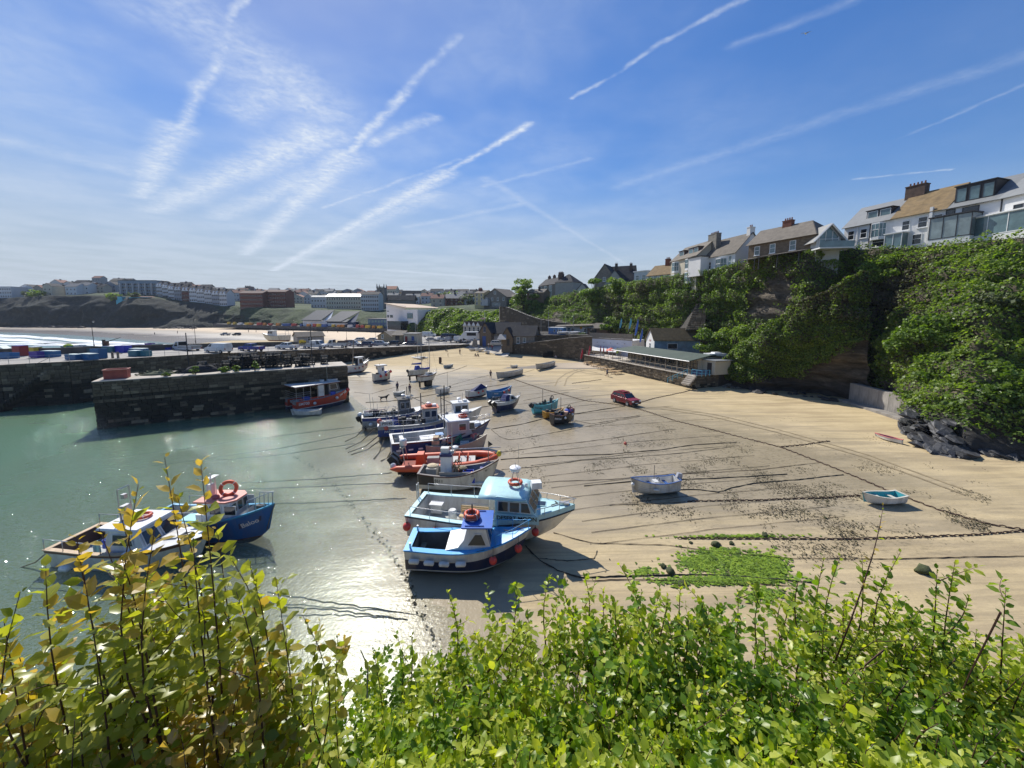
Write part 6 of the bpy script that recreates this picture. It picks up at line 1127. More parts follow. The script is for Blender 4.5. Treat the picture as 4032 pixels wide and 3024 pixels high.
rope_m=mat('rope',(.10,.085,.06),.9,.4,6);red_b=mat('buoy_red',(.62,.05,.04),.45,.15,3,0,dirt=.25);lb_m=mat('lifebuoy_orange',(.60,.085,.03),.5,.15,3,0,dirt=.2);white_f=mat('fender_white',(.70,.70,.66),.5,.1,3,0,dirt=.35)
grey_deck=mat('grey_deck',(.33,.33,.31),.85,.15,2,.15,dirt=.35);navy=paint('navy',(.012,.022,.075),.28);blackp=paint('black',(.014,.015,.018),.35);maroon=paint('maroon_antifoul',(.10,.022,.018),.75,.5);boot=paint('pale_stripe',(.62,.60,.55),.4);glass_m=glass();gel=paint('gelcoat',(.66,.65,.61),.3,.3);grime=paint('grimy_white',(.50,.48,.42),.5,.55)
orange_t=mat('orange_tube',(.62,.10,.035),.5,.12,2,.03,dirt=.3);alu=mat('aluminium',(.5,.5,.5),.35,.15,4,.05,metal=.8)
def fit(h,name,t,m_in,m_fl,m_gw,zf,gw=.12,t0=0.,t1=1.,gt1=1.,th=.05):
 a,b=h.inner(zf,gw,t0,t1);a.build('cockpit_lining',m_in,t);b.build('cockpit_floor',m_fl,t);h.gunwale(gw,0,gt1,th).build('gunwale',m_gw,t)
# ---- 1. the near blue boat
BLUE=paint('sky_blue',(.04,.37,.74),.35,.2);BLUE2=paint('roof_blue',(.01,.115,.50),.4,.15)
S,Bw=(1622,2228),(2040,2222);Lk=spread(S,Bw);h=Hull(Lk*1.13,Lk*.40,1.42,sb=.52,ss=.06,tr=.86,rake=.10,wl=.42,full=2.2,chine=.86)
bt=thing('motor_boat','bright blue decked cabin boat with navy hull, lying nearest on the sand','boat');place_boat(bt,h,S,Bw,lean=.03)
h.outer([(.30,0),(.37,1),(('s',-.55),0),(('s',-.02),2)]).build('hull',[navy,boot,gel],bt,smooth=35);L_=h.L
mb=h.outer([(.30,0),(.37,1),(('s',-.05),0)]);h.strake(lambda t: h.uz(t,h.sheer(t)-.04),.035).build('rubbing_strake',BLUE,bt)
fit(h,'b',bt,mat('dark_cockpit',(.10,.11,.12),.7,.3,2,dirt=.3),mat('weathered_sole',(.20,.18,.14),.9,.3,2,dirt=.5),BLUE,.48,.30,0,.60,.62,.06)
h.deck(.56,1.).build('foredeck',BLUE,bt,smooth=True)
x0,x1=h.x(.475,1),h.x(.665,1);zg=h.sheer(.5);w=h.B*.38;zr=zg+1.16
mb=MB().prism([(x0-1.0,zg-.02),(x0-.35,zg+.12),(x0-.05,zg+.5),(x0+.12,zr-.05),(x1-.18,zr-.05),(x1+.12,zg+.03)],-w,w,0,None,lambda x,z: 1-.12*max(0,(z-zg))/1.1);mb.build('wheelhouse',white_p,bt)
MB().box(((x0+x1)/2+.0,0,zr),(x1-x0+.35,2*w*.98,.07),0).build('roof',BLUE2,bt)
for s in (-1,1): MB().bar((x0-.0,s*w*.82,zr+.07),(x1-.25,s*w*.82,zr+.07),.025,5).build('grab_rail',BLUE2,bt)
xa=lambda z: x1+.12-.30*(z-zg)/1.1
yk=lambda z: w*(1-.12*(z-zg)/1.1)
for s in (-1,1):
 q=[(x0+.10,s*yk(zg+.22),zg+.22),(x1-.10,s*yk(zg+.22),zg+.22),(x1-.35,s*yk(zg+.86),zg+.86),(x0+.50,s*yk(zg+.86),zg+.86)];panel(bt,q if s<0 else q[::-1],white_p,glass_m)
 q=[(xa(zg+.25)+.02,s*.06,zg+.25),(xa(zg+.25)+.02,s*(yk(zg+.25)-.08),zg+.25),(xa(zg+.95)+.02,s*(yk(zg+.95)-.08),zg+.95),(xa(zg+.95)+.02,s*.06,zg+.95)];panel(bt,q if s>0 else q[::-1],white_p,glass_m)
lifebuoy(bt,(x0+.28,.05,zr+.16),.36,None,mat('buoy_cream_red',(.55,.16,.11),.6,.35,3));lifebuoy(bt,(x0+.28,.05,zr+.30),.34);MB().bar((x0+.3,.05,zr),(x0+.3,.05,zr+.85),.04,6).build('mast',dark_steel,bt)
MB().box((x0-.55,-w*.55,.75),(.55,.5,.5)).box((x0-.55,w*.4,.72),(.4,.7,.4)).build('seat',mat('brown_thwart',(.14,.06,.045),.7),bt);MB().box((-L_*.40,0,.85),(.28,h.B*.68,.06)).build('stern_thwart',mat('old_wood',(.22,.19,.14),.8),bt)
rail(h,bt,.72,.98,.48,BLUE,.09,.016,inset=.12)
for t_,s in ((.70,-1),(.90,-1),(.88,1)): buoy(h,bt,t_,s,.20,red_b,.55)
for t_ in (.08,.20,.32,.45): fender(h,bt,t_,-1,white_f,.45,.52,.13)
for s in (-1,1): MB().tube([(-L_*.46,s*h.B*.34,h.sheer(0)),(-L_*.46,s*h.B*.34,h.sheer(0)+.28)],.05,7).build('mooring_bitt',steel,bt)
MB().ball((0,0,0),.13,8,5).build('buoy',white_f,bt).location=(-L_*.18,0,.6)
MB().tube([(L_*.44,0,h.sheer(.95)+.05),(L_*.40,.15,h.sheer(.93)+.08),(L_*.36,-.1,h.sheer(.9)+.08),(L_*.28,.1,h.sheer(.85)+.09)],.02,5).build('deck_rope',rope_m,bt)
MB().box((-L_*.47,0,.28),(.06,.35,.5)).build('rudder',navy,bt)
blue_boat,blue_h=bt,h
# ---- 2. the pale blue cabin boat
PALE=paint('pale_blue',(.44,.68,.70),.35,.15)
S,Bw=(1652,2090),(2170,2128);Lk=spread(S,Bw);h=Hull(Lk*1.19,Lk*.40,1.62,sb=.34,ss=.05,tr=.9,rake=.13,wl=.45,full=2.3,chine=.86)
bt=thing('angling_boat','large pale blue cabin boat with white hull and a timber bench on deck','boat');place_boat(bt,h,S,Bw,lean=.02);L_=h.L
h.outer([(.38,0),(('s',-.14),1),(('s',-.06),2),(('s',0),1)]).build('hull',[paint('dark_antifoul',(.02,.03,.05),.8,.4),gel,paint('dark_line',(.03,.02,.04),.5)],bt,smooth=35)
fit(h,'d',bt,gel,mat('pale_sole',(.42,.43,.40),.8,.12,2,dirt=.35),PALE,.72,.26,0,.60,.62,.06);h.deck(.54,1.,.12,.03,.26).build('foredeck',PALE,bt,smooth=True);mb=MB()
for s in (-1,1):
 ts=[t for t in h.ts if t>=.5];o=len(mb.v)
 for t in ts: y=max(.01,h.bg(t)-.02);mb.v+=[(h.x(t,1),s*y,h.sheer(t)-.02),(h.x(t,1),s*max(.01,y-.02),h.sheer(t)+.29)]
 mb.f+=[(o+2*i,o+2*i+1,o+2*i+3,o+2*i+2) for i in range(len(ts)-1)];mb.m+=[0]*(len(ts)-1)
mb.build('raised_topside',PALE,bt,smooth=True)
h.strake(lambda t: h.uz(t,h.sheer(t)-.05),.045).build('rubbing_strake',blackp,bt)
x0,x1=h.x(.545,1),h.x(.745,1);zg=h.sheer(.55)+.42;w=h.B*.42;zr=zg+1.12;yk=lambda z: w*(1-.10*(z-zg)/1.1)
prof=[(x0,zg-.8),(x1+.45,zg-.2),(x1+.45,zg+.02),(x1+.40,zg+.12),(x1-.22,zr-.08),(x0+.1,zr-.02),(x0,zr-.06)]
MB().prism(prof,-w,w,0,None,lambda x,z: 1-.10*max(0,z-zg)/1.1).build('wheelhouse',PALE,bt)
mb=MB();n=9 # rounded roof with an overhang aft
for xx in (x0-.95,x0-.3,x1-.5,x1-.12):
 for j in range(n): q=-1+2*j/(n-1);k=1.02 if xx<x1-.3 else .92;mb.v.append((xx,q*w*k,zr-.10+.22*(1-q*q)-(.05 if xx>x1-.3 else 0)))
for i in range(3):
 for j in range(n-1): mb.f.append((i*n+j,i*n+j+1,i*n+n+j+1,i*n+n+j));mb.m.append(0)
ro=mb.build('roof',PALE,bt,smooth=True);md=ro.modifiers.new('thick','SOLIDIFY');md.thickness=.06
for s in (-1,1):
 for a,b,d in ((.16,.78,0),(.82,1.42,0),(1.46,2.05,-.18)):
  q=[(x0+a,s*yk(zg+.30),zg+.30),(x0+b,s*yk(zg+.30),zg+.30),(x0+b+d,s*yk(zg+.88),zg+.88),(x0+a,s*yk(zg+.88),zg+.88)];panel(bt,q if s<0 else q[::-1],white_p,glass_m,.035)
fx=lambda z: x1+.40-.62*(z-zg-.12)/.95
for a,b in ((-.92,-.36),(-.30,.30),(.36,.92)):
 z0,z1=zg+.26,zg+.90;q=[(fx(z0)+.02,a*yk(z0),z0),(fx(z0)+.02,b*yk(z0),z0),(fx(z1)+.02,b*yk(z1),z1),(fx(z1)+.02,a*yk(z1),z1)];panel(bt,q,white_p,glass_m,.03)
text_on(bt,'DESERT MOON',(x0+1.25,-w*1.03-.012,zg-.02),(1,0,.03),(0,0,1),.33,blackp)
MB().box((x0+1.25,-w*1.015,zg-.05),(2.5,.03,.5)).build('name_board',PALE,bt)
cx=x0+.95
lifebuoy(bt,(cx,.05,zr+.30),.36)
mb=MB()
for a in range(4): an=PI/4+a*PI/2;mb.bar((cx+.4*math.cos(an),.05+.4*math.sin(an),zr+.1),(cx+.12*math.cos(an),.05+.12*math.sin(an),zr+1.0),.018,5)
mb.ring((cx,.05,zr+.95),.22,.02,12,5).bar((cx,.05,zr+.95),(cx,.05,zr+1.5),.02,5).bar((cx+.2,.05,zr+.95),(cx+.2,.05,zr+2.6),.008,4);mb.build('mast',alu,bt)
MB().lathe([(.26,0),(.33,.06),(.33,.18),(.24,.25)],(cx,.05,zr+1.02),14).build('radar',white_p,bt,smooth=40)
MB().box((cx+1.25,-.05,zr+.30),(.62,.52,.36),0,.3,0,(.9,.9)).build('raft_case',white_p,bt);MB().lathe([(.1,0),(.1,.14),(.05,.2)],(x1-.35,.0,zr+.1),8).build('horn',white_p,bt)
MB().box((h.x(.80,1),.05,h.sheer(.8)+.39),(.62,.56,.07)).build('hatch',PALE,bt);MB().box((h.x(.80,1),.05,h.sheer(.8)+.43),(.5,.44,.03)).build('hatch_glass',glass_m,bt)
rail(h,bt,.66,.99,.62,alu,.07,.02,inset=.05);rail(h,bt,.03,.50,.62,alu,.12,.02,sides=(1,));rail(h,bt,.03,.40,.55,alu,.12,.02,sides=(-1,))
bn=MB();
for k in range(3): bn.box((-L_*.12,-.1+k*.14,1.14),(1.75,.12,.05));
for k in range(3): bn.box((-L_*.12,.33,1.26+k*.15),(1.75,.05,.12))
bn.box((-L_*.12-.8,.1,.93),(.07,.45,.42)).box((-L_*.12+.8,.1,.93),(.07,.45,.42));bn.build('bench',wood_warm,bt);MB().box((-L_*.12,-.02,.92),(1.6,.3,.38)).build('bench_box',gel,bt)
mb=MB()
for s in (-1,1): mb.bar((-L_*.12-.9*s,.4,.72),(-L_*.12-.9*s,.4,2.05),.02,5)
mb.bar((-L_*.12-.9,.4,1.75),(-L_*.12+.9,.4,1.75),.018,5);mb.build('rod_rack',alu,bt)
MB().lathe([(.24,0),(.26,.08),(.26,.85),(.2,.92)],(-L_*.12-1.2,-.35,.75),10,0).build('life_raft',white_f,bt,smooth=40)
MB().box((-L_*.38,.55,1.45),(.85,.5,.08)).box((-L_*.38,.55,1.15),(.7,.3,.55)).build('bait_table',gel,bt)
mb=MB()
for yy in (-.12,.12): mb.bar((-L_*.5-.15,.75+yy,.4),(-L_*.5-.15,.75+yy,2.6),.035,6)
for z in (.8,1.4,2.0,2.55): mb.bar((-L_*.5-.15,.63,z),(-L_*.5-.15,.87,z),.025,5)
mb.build('boarding_ladder',steel,bt)
for t_ in (.02,.20,.36): buoy(h,bt,t_,-1,.23,red_b,.50)
for t_ in (.78,.66): buoy(h,bt,t_,-1,.21,red_b,.52)
MB().box((h.x(.93,1),0,h.sheer(.93)+.42),(.5,.12,.1)).box((h.x(.95,1),0,h.sheer(.95)+.38),(.3,.3,.12)).build('anchor_roller',steel,bt)
MB().tube([(h.x(.88,1),.3,h.sheer(.9)+.36),(h.x(.9,1),.0,h.sheer(.9)+.42),(h.x(.86,1),-.2,h.sheer(.9)+.36)],.03,5).build('anchor_rope',rope_m,bt)
moon_boat,moon_h=bt,h
# ---- small fishing boat builder used for the working boats in the middle of the harbour
def crate(parent,c,d,m_,name='crate'):
 x,y,z=c;w_,l_,t_=d;mb=MB()
 for cc,dd in (((x,y-l_/2+.02,z),(w_,.04,t_)),((x,y+l_/2-.02,z),(w_,.04,t_)),((x-w_/2+.02,y,z),(.04,l_-.08,t_)),((x+w_/2-.02,y,z),(.04,l_-.08,t_)),((x,y,z-t_/2+.03),(w_-.02,l_-.02,.04))): mb.box(cc,dd)
 return mb.build(name,m_,parent)
blue_c=mat('crate_blue',(.015,.06,.42),.5,.2,3);dark_w=mat('dark_gear',(.05,.05,.05),.8,.4,4,.4);tan=mat('tan_gear',(.34,.22,.11),.8,.4,5,.5);green_r=mat('green_rope',(.05,.26,.16),.8)
# 3. white hulled fishing boat with the black stern quarter
S,Bw=(1668,1925),(1930,1921);Lk=spread(S,Bw);h=Hull(Lk*1.17,Lk*.40,1.35,sb=.75,ss=.12,tr=.88,rake=.09,wl=.3,full=2.0,chine=.84);L_=h.L
bt=thing('fishing_boat','open white fishing boat with a black stern quarter, tall white console and blue crates','boat');place_boat(bt,h,S,Bw);CR=paint('cream',(.62,.60,.52),.45,.35)
h.outer([(.22,0),(('s',-.05),1)]).build('hull',[maroon,CR],bt,smooth=35);h.strake(lambda t: h.uz(t,h.sheer(t)-.05),.05).build('rubbing_strake',mat('brown_strake',(.12,.05,.03),.7),bt)
fit(h,'s',bt,mat('grey_lining',(.17,.19,.21),.8,.2,2,dirt=.3),grey_deck,paint('grey_capping',(.22,.19,.17),.6),.55,.13)
mb=MB()
for i in range(5):
 t_=.004+i*.05;mb.v+=[tuple(h.P(t_,.42,-1,.012)),tuple(h.P(t_,.93,-1,.012))]
 if i: k=len(mb.v)-4;mb.f.append((k,k+1,k+3,k+2));mb.m.append(0)
mb.build('stern_patch',blackp,bt);hull_text(h,bt,'SS11',.265,.70,-1,.34,blackp)
MB().box((-L_*.17,.25,1.55),(.85,.75,2.1)).build('console',white_p,bt);MB().box((-L_*.17,.25,2.64),(.95,.85,.22)).build('console_roof',paint('dark_blue',(.015,.03,.13),.4),bt);MB().box((-L_*.19,.25,2.95),(.6,.5,.4)).box((-L_*.10,.28,2.8),(.3,.3,.22)).build('electronics',gel,bt)
MB().lathe([(.2,0),(.26,.05),(.26,.16),(.16,.22)],(-L_*.06,.25,3.05),12).build('radar',white_p,bt,smooth=40);mb=MB().bar((-L_*.10,.25,2.7),(-L_*.10,.25,5.0),.03,5).bar((-L_*.06,.25,2.7),(-L_*.06,.25,3.05),.03,5);mb.bar((-L_*.1,.25,3.0),(L_*.52,.25,3.2),.035,6);mb.build('mast',alu,bt)
crate(bt,(L_*.13,-.35,.95),(.9,.65,.55),blue_c);crate(bt,(L_*.11,.05,1.2),(.8,.5,.4),blue_c,'crate');MB().ball((L_*.16,-.2,1.3),.12,8,5).build('float',mat('float_orange',(.65,.2,.03),.5),bt)
MB().lathe([(.32,0),(.36,.75)],(L_*.03,.45,.58),12).build('bin',mat('bin_brown',(.22,.07,.045),.7),bt);MB().ball((L_*.03,.45,1.4),.34,10,5,0,.5).build('net_bundle',mat('net_khaki',(.22,.19,.12),.95,.4,6,.8),bt)
mb=MB();r=random.Random(3)
for i in range(12): mb.ring((-L_*.06+r.uniform(-.15,.2),.0+r.uniform(-.2,.2),1.2+r.uniform(-.2,.8)),r.uniform(.2,.36),.03,9,4,0,Euler((r.uniform(.8,2),r.uniform(-.4,.4),r.uniform(0,3))).to_matrix())
mb.build('rope_coil',tan,bt);MB().box((-L_*.36,.3,1.15),(.8,1.1,.9)).build('fish_box',mat('grey_box',(.34,.32,.28),.8,.2,2,dirt=.4),bt);MB().ball((-L_*.36,.3,1.66),.42,10,5,0,.35).build('sack',mat('sack',(.55,.45,.30),.9),bt)
MB().box((-L_*.02,-h.B*.38,1.42),(2.6,.05,.34)).build('side_board',mat('grey_box',(.34,.32,.28),.8),bt);mb=MB().box((L_*.33,.2,1.45),(.9,.35,.28)).box((L_*.33,.2,1.2),(.3,.3,.5));mb.ring((L_*.36,.25,1.75),.3,.03,14,5,0,Euler((PI/2,0,.4)).to_matrix());mb.build('pot_hauler',paint('hauler_blue',(.01,.035,.30),.5),bt)
MB().lathe([(.28,0),(.26,.05),(.05,.12)],(L_*.14,-.5,.62),12).box((L_*.22,-.55,.66),(1.2,.3,.12)).build('sail_bag',white_f,bt);MB().bar((L_*.36,.5,1.3),(L_*.36,.5,3.6),.03,5).build('flag_pole',wood_grey,bt);MB().slab([(L_*.36,.5,3.6),(L_*.36+.35,.45,3.35),(L_*.36,.5,3.1)],.02).build('flag',blackp,bt)
MB().lathe([(.13,-.2),(.2,0),(.1,.2)],(L_*.5,.25,2.7),8).build('hanging_buoy',mat('yellow_buoy',(.65,.5,.04),.5),bt)
hull_text(h,bt,'SS11',.87,.80,-1,.2,blackp)
# 4. orange RIB
S,Bw=(1575,1868),(1945,1845);c0=ground(1560,1870);c1=ground(1965,1845)
bt=thing('inflatable_boat','long orange rigid inflatable with two dark outboard engines and rows of seats','boat');dd=c1-c0;L_=dd.xy.length;cc=(c0+c1)/2;bt.location=(cc.x,cc.y,gz(cc.x,cc.y)+.1);bt.rotation_euler=(.02,0,math.atan2(dd.y,dd.x));W_=L_*.29
for s in (-1,1):
 P_=[(-L_*.52,s*W_*.5,.82),(-L_*.46,s*W_*.5,.82),(-L_*.2,s*W_*.52,.82),(L_*.1,s*W_*.51,.88),(L_*.28,s*W_*.44,.98),(L_*.39,s*W_*.3,1.08),(L_*.45,s*W_*.14,1.16),(L_*.465,0,1.18)]
 MB().tube(P_,[.05,.24,.30,.30,.30,.29,.28,.28],12).build('tube',orange_t,bt,smooth=True)
hh=Hull(L_*.92,W_*1.0,.82,sb=.25,tr=.9,rake=.12,wl=.3,full=2.2,foot=.7);hu=hh.outer([(.3,0),(('s',-.05),0)]);hu.build('hull',blackp,bt,smooth=35);MB().box((-L_*.05,0,.64),(L_*.78,W_*.74,.05)).build('deck',mat('red_deck',(.26,.05,.03),.8,.3,2,dirt=.4),bt)
MB().tube([(L_*.3,-W_*.42,1.22),(L_*.41,-W_*.25,1.36),(L_*.475,0,1.46),(L_*.41,W_*.25,1.36),(L_*.3,W_*.42,1.22)],.05,6).build('bow_guard',black_rub,bt)
for k in range(4):
 xx=-L_*.02+k*L_*.085;MB().box((xx,.0,.85),(.55,W_*.5,.35)).build('seat',mat('seat_pale',(.48,.47,.44),.7,.1,2,dirt=.3),bt);MB().tube([(xx-.32,-.4,.7),(xx-.32,-.4,1.4),(xx-.32,.4,1.4),(xx-.32,.4,.7)],.03,6).build('seat_rail',orange_t,bt)
MB().box((-L_*.26,0,1.15),(.8,.9,1.0),0,0,0,(.7,.9)).build('console',mat('console_orange',(.55,.09,.03),.5),bt);MB().box((-L_*.14,0,.95),(1.0,.5,.6)).build('pod',grey_deck,bt)
for s in (-1,1): outboard(bt,(-L_*.47,s*.38,.95),mat('engine_black',(.02,.022,.025),.35,.2,2),1.35,.75)
mb=MB();
for s in (-1,1): mb.bar((-L_*.40,s*.6,.9),(-L_*.42,s*.45,2.3),.035,6)
mb.box((-L_*.42,0,2.32),(.4,1.1,.06)).bar((-L_*.42,.2,2.35),(-L_*.42,.2,4.4),.03,5);mb.build('a_frame',alu,bt);MB().lathe([(.25,0),(.3,.06),(.3,.5),(.2,.6)],(-L_*.42,-.1,2.36),12).build('radar',white_p,bt,smooth=40);MB().ball((-L_*.5,-.9,.95),.25,10,6).build('buoy',white_f,bt)
# 5. grey open boat with the green rope, between the RIB and the navy boat
S,Bw=(1690,1800),(1895,1788);Lk=spread(S,Bw);h=Hull(Lk*1.16,Lk*.38,1.2,sb=.7,ss=.1,tr=.85,rake=.08,wl=.3,full=2.0);L_=h.L
bt=thing('fishing_boat','open grey fishing boat with a green rope coil, behind the orange inflatable','boat');place_boat(bt,h,S,Bw)
h.outer([(.25,0),(('s',-.05),1)]).build('hull',[maroon,mat('sandy_grey_hull',(.36,.33,.27),.6,.15,2,dirt=.4)],bt,smooth=35);fit(h,'g',bt,mat('grey_lining',(.17,.19,.21),.8),grey_deck,mat('cream_cap',(.45,.40,.32),.7),.5,.12)
mb=MB()
for i in range(5): mb.ring((L_*.02+i*.05,.2,1.35+.12*i),.36-.03*i,.03,12,4,0,Euler((1.0+.2*i,.3,.4*i)).to_matrix())
mb.build('rope_coil',green_r,bt);lifebuoy(bt,(-L_*.12,.3,1.5),.34,Euler((1.1,0,.4)).to_matrix());crate(bt,(L_*.12,-.1,1.1),(.8,.6,.5),white_f,'fish_box');crate(bt,(-L_*.0,-.3,1.0),(1.1,.6,.4),mat('crate_dark',(.06,.08,.14),.6),'crate')
MB().box((-L_*.35,0,1.1),(.7,1.0,1.1)).box((-L_*.35,.1,1.75),(.5,.8,.3)).build('engine_box',mat('tan_box',(.40,.31,.2),.8,.3,3,dirt=.5),bt);MB().ball((-L_*.22,0,1.6),.2,8,5).ball((-L_*.25,.3,1.75),.16,8,5).build('float',white_f,bt);MB().tube([(L_*.33,-.1,.9),(L_*.33,-.1,1.9),(L_*.36,.2,2.0),(L_*.36,.3,1.0)],.05,5).box((L_*.33,.1,1.3),(.5,.5,.5)).build('pot_hauler',dark_w,bt);lifebuoy(bt,(L_*.30,.2,1.75),.26,Euler((1.3,0,.2)).to_matrix(),mat('faded_red',(.45,.12,.12),.7));MB().bar((-L_*.16,0,1.2),(-L_*.16,0,3.4),.03,5).build('mast',alu,bt)
# 6. navy and grey passenger boat
NG=paint('hull_navy',(.018,.045,.16),.3,.2);LG=paint('light_grey',(.42,.44,.45),.4,.2)
S,Bw=(1548,1806),(1892,1752);Lk=spread(S,Bw);h=Hull(Lk*1.14,Lk*.35,1.75,sb=.55,ss=.04,tr=.9,rake=.10,wl=.45,full=2.1,chine=.86);L_=h.L
bt=thing('passenger_boat','long navy and grey boat with a light grey wheelhouse and a life ring','boat');place_boat(bt,h,S,Bw,lean=.05)
h.outer([(.42,0),(.52,1),(('s',-.16),2),(('s',-.04),3)]).build('hull',[maroon,boot,NG,paint('brown_band',(.10,.055,.05),.5)],bt,smooth=35)
mb=MB()
for a,b in ((.02,.06),(.40,.58)):
 for i in range(5):
  t_=a+(b-a)*i/4;mb.v+=[tuple(h.P(t_-.03*0,h.uz(t_,.56),-1,.012)),tuple(h.P(t_+.06,h.uz(t_,h.sheer(t_)-.2),-1,.012))]
  if i: k=len(mb.v)-4;mb.f.append((k,k+1,k+3,k+2));mb.m.append(0)
mb.build('grey_panel',paint('mid_grey',(.30,.31,.31),.45),bt);h.strake(lambda t: h.uz(t,h.sheer(t)-.08),.06).build('rubbing_strake',mat('brown_strake',(.12,.05,.03),.7),bt)
fit(h,'n',bt,paint('inner_grey',(.40,.42,.44),.6),mat('pale_sole',(.42,.43,.40),.8),paint('white_cap',(.62,.62,.60),.45),.85,.2,0,.62,.66,.06);h.deck(.56,1.,.1).build('foredeck',LG,bt,smooth=True)
x0,x1=h.x(.53,1),h.x(.74,1);zg=h.sheer(.55);w=h.B*.41;zr=zg+1.35;yk=lambda z: w*(1-.1*(z-zg)/1.35)
MB().prism([(x0,zg-.6),(x1+.3,zg+.02),(x1-.05,zr),(x0,zr)],-w,w,0,None,lambda x,z: 1-.1*max(0,z-zg)/1.35).build('wheelhouse',LG,bt);MB().box(((x0+x1)/2-.05,0,zr+.04),(x1-x0+.25,2*w*.94,.09),0,0,0,(.97,.95)).build('roof',white_p,bt)
for s in (-1,1):
 for a,b,d in ((1.0,1.75,0),(2.0,2.65,-.12)):
  q=[(x0+a,s*yk(zg+.42),zg+.42),(x0+b,s*yk(zg+.42),zg+.42),(x0+b+d,s*yk(zg+1.12),zg+1.12),(x0+a,s*yk(zg+1.12),zg+1.12)];panel(bt,q if s<0 else q[::-1],white_p,glass_m,.05)
fx=lambda z: x1+.3-.35*(z-zg)/1.35
for a,b in ((-.9,-.05),(.05,.9)): z0,z1=zg+.45,zg+1.15;panel(bt,[(fx(z0)+.02,a*yk(z0),z0),(fx(z0)+.02,b*yk(z0),z0),(fx(z1)+.02,b*yk(z1),z1),(fx(z1)+.02,a*yk(z1),z1)],white_p,glass_m,.04)
lifebuoy(bt,(x0+1.7,-.1,zr+.2),.40);MB().lathe([(.3,0),(.38,.06),(.38,.2),(.26,.28)],(x0+2.0,.35,zr+.35),14).lathe([(.08,-.3),(.08,0)],(x0+2.,.35,zr+.38),8).build('radar',white_p,bt,smooth=40)
MB().bar((x0-.1,.2,zr-1.),(x0-.1,.2,zr+3.3),.06,7).build('mast',dark_steel,bt);MB().box((x1+.9,0,h.sheer(.8)+.22),(1.2,1.0,.3),0,0,0,(.8,.8)).build('trunk_cabin',white_p,bt);rail(h,bt,.80,.985,.6,alu,.06,.018);rail(h,bt,.0,.45,.42,alu,.10,.018)
MB().box((-L_*.14,-.1,1.25),(1.7,1.1,.75)).build('engine_cover',white_p,bt);MB().box((-L_*.035,.0,1.35),(.7,.7,.7)).build('fish_tub',mat('tan_tub',(.45,.38,.26),.7),bt);MB().box((-L_*.035,.0,1.73),(.74,.74,.1)).build('tub_lid',mat('lid_blue',(.18,.34,.62),.5),bt);MB().box((-L_*.40,0,1.65),(.35,h.B*.62,.08)).build('stern_seat',white_p,bt);MB().box((h.x(.72,.5),-h.B*.47,1.0),(.01,.01,.01)).build('bolt',steel,bt)
o=MB().ball((0,0,0),.24,10,6,0,1.4).build('buoy',mat('faded_pink',(.62,.20,.20),.6),bt,smooth=True);o.location=h.P(.80,.62,-1,.16)
for t_ in (.17,.26,.06): p=h.P(t_,h.uz(t_,1.05),-1,.02);d_=(h.P(t_+.02,.6,-1)-h.P(t_,.6,-1));MB().box((0,0,0),(.42,.03,.14),0,math.atan2(d_.y,d_.x)).build('portlight',white_p,bt).location=p
hull_text(h,bt,'CHLOE',.91,.86,-1,.16,boot)
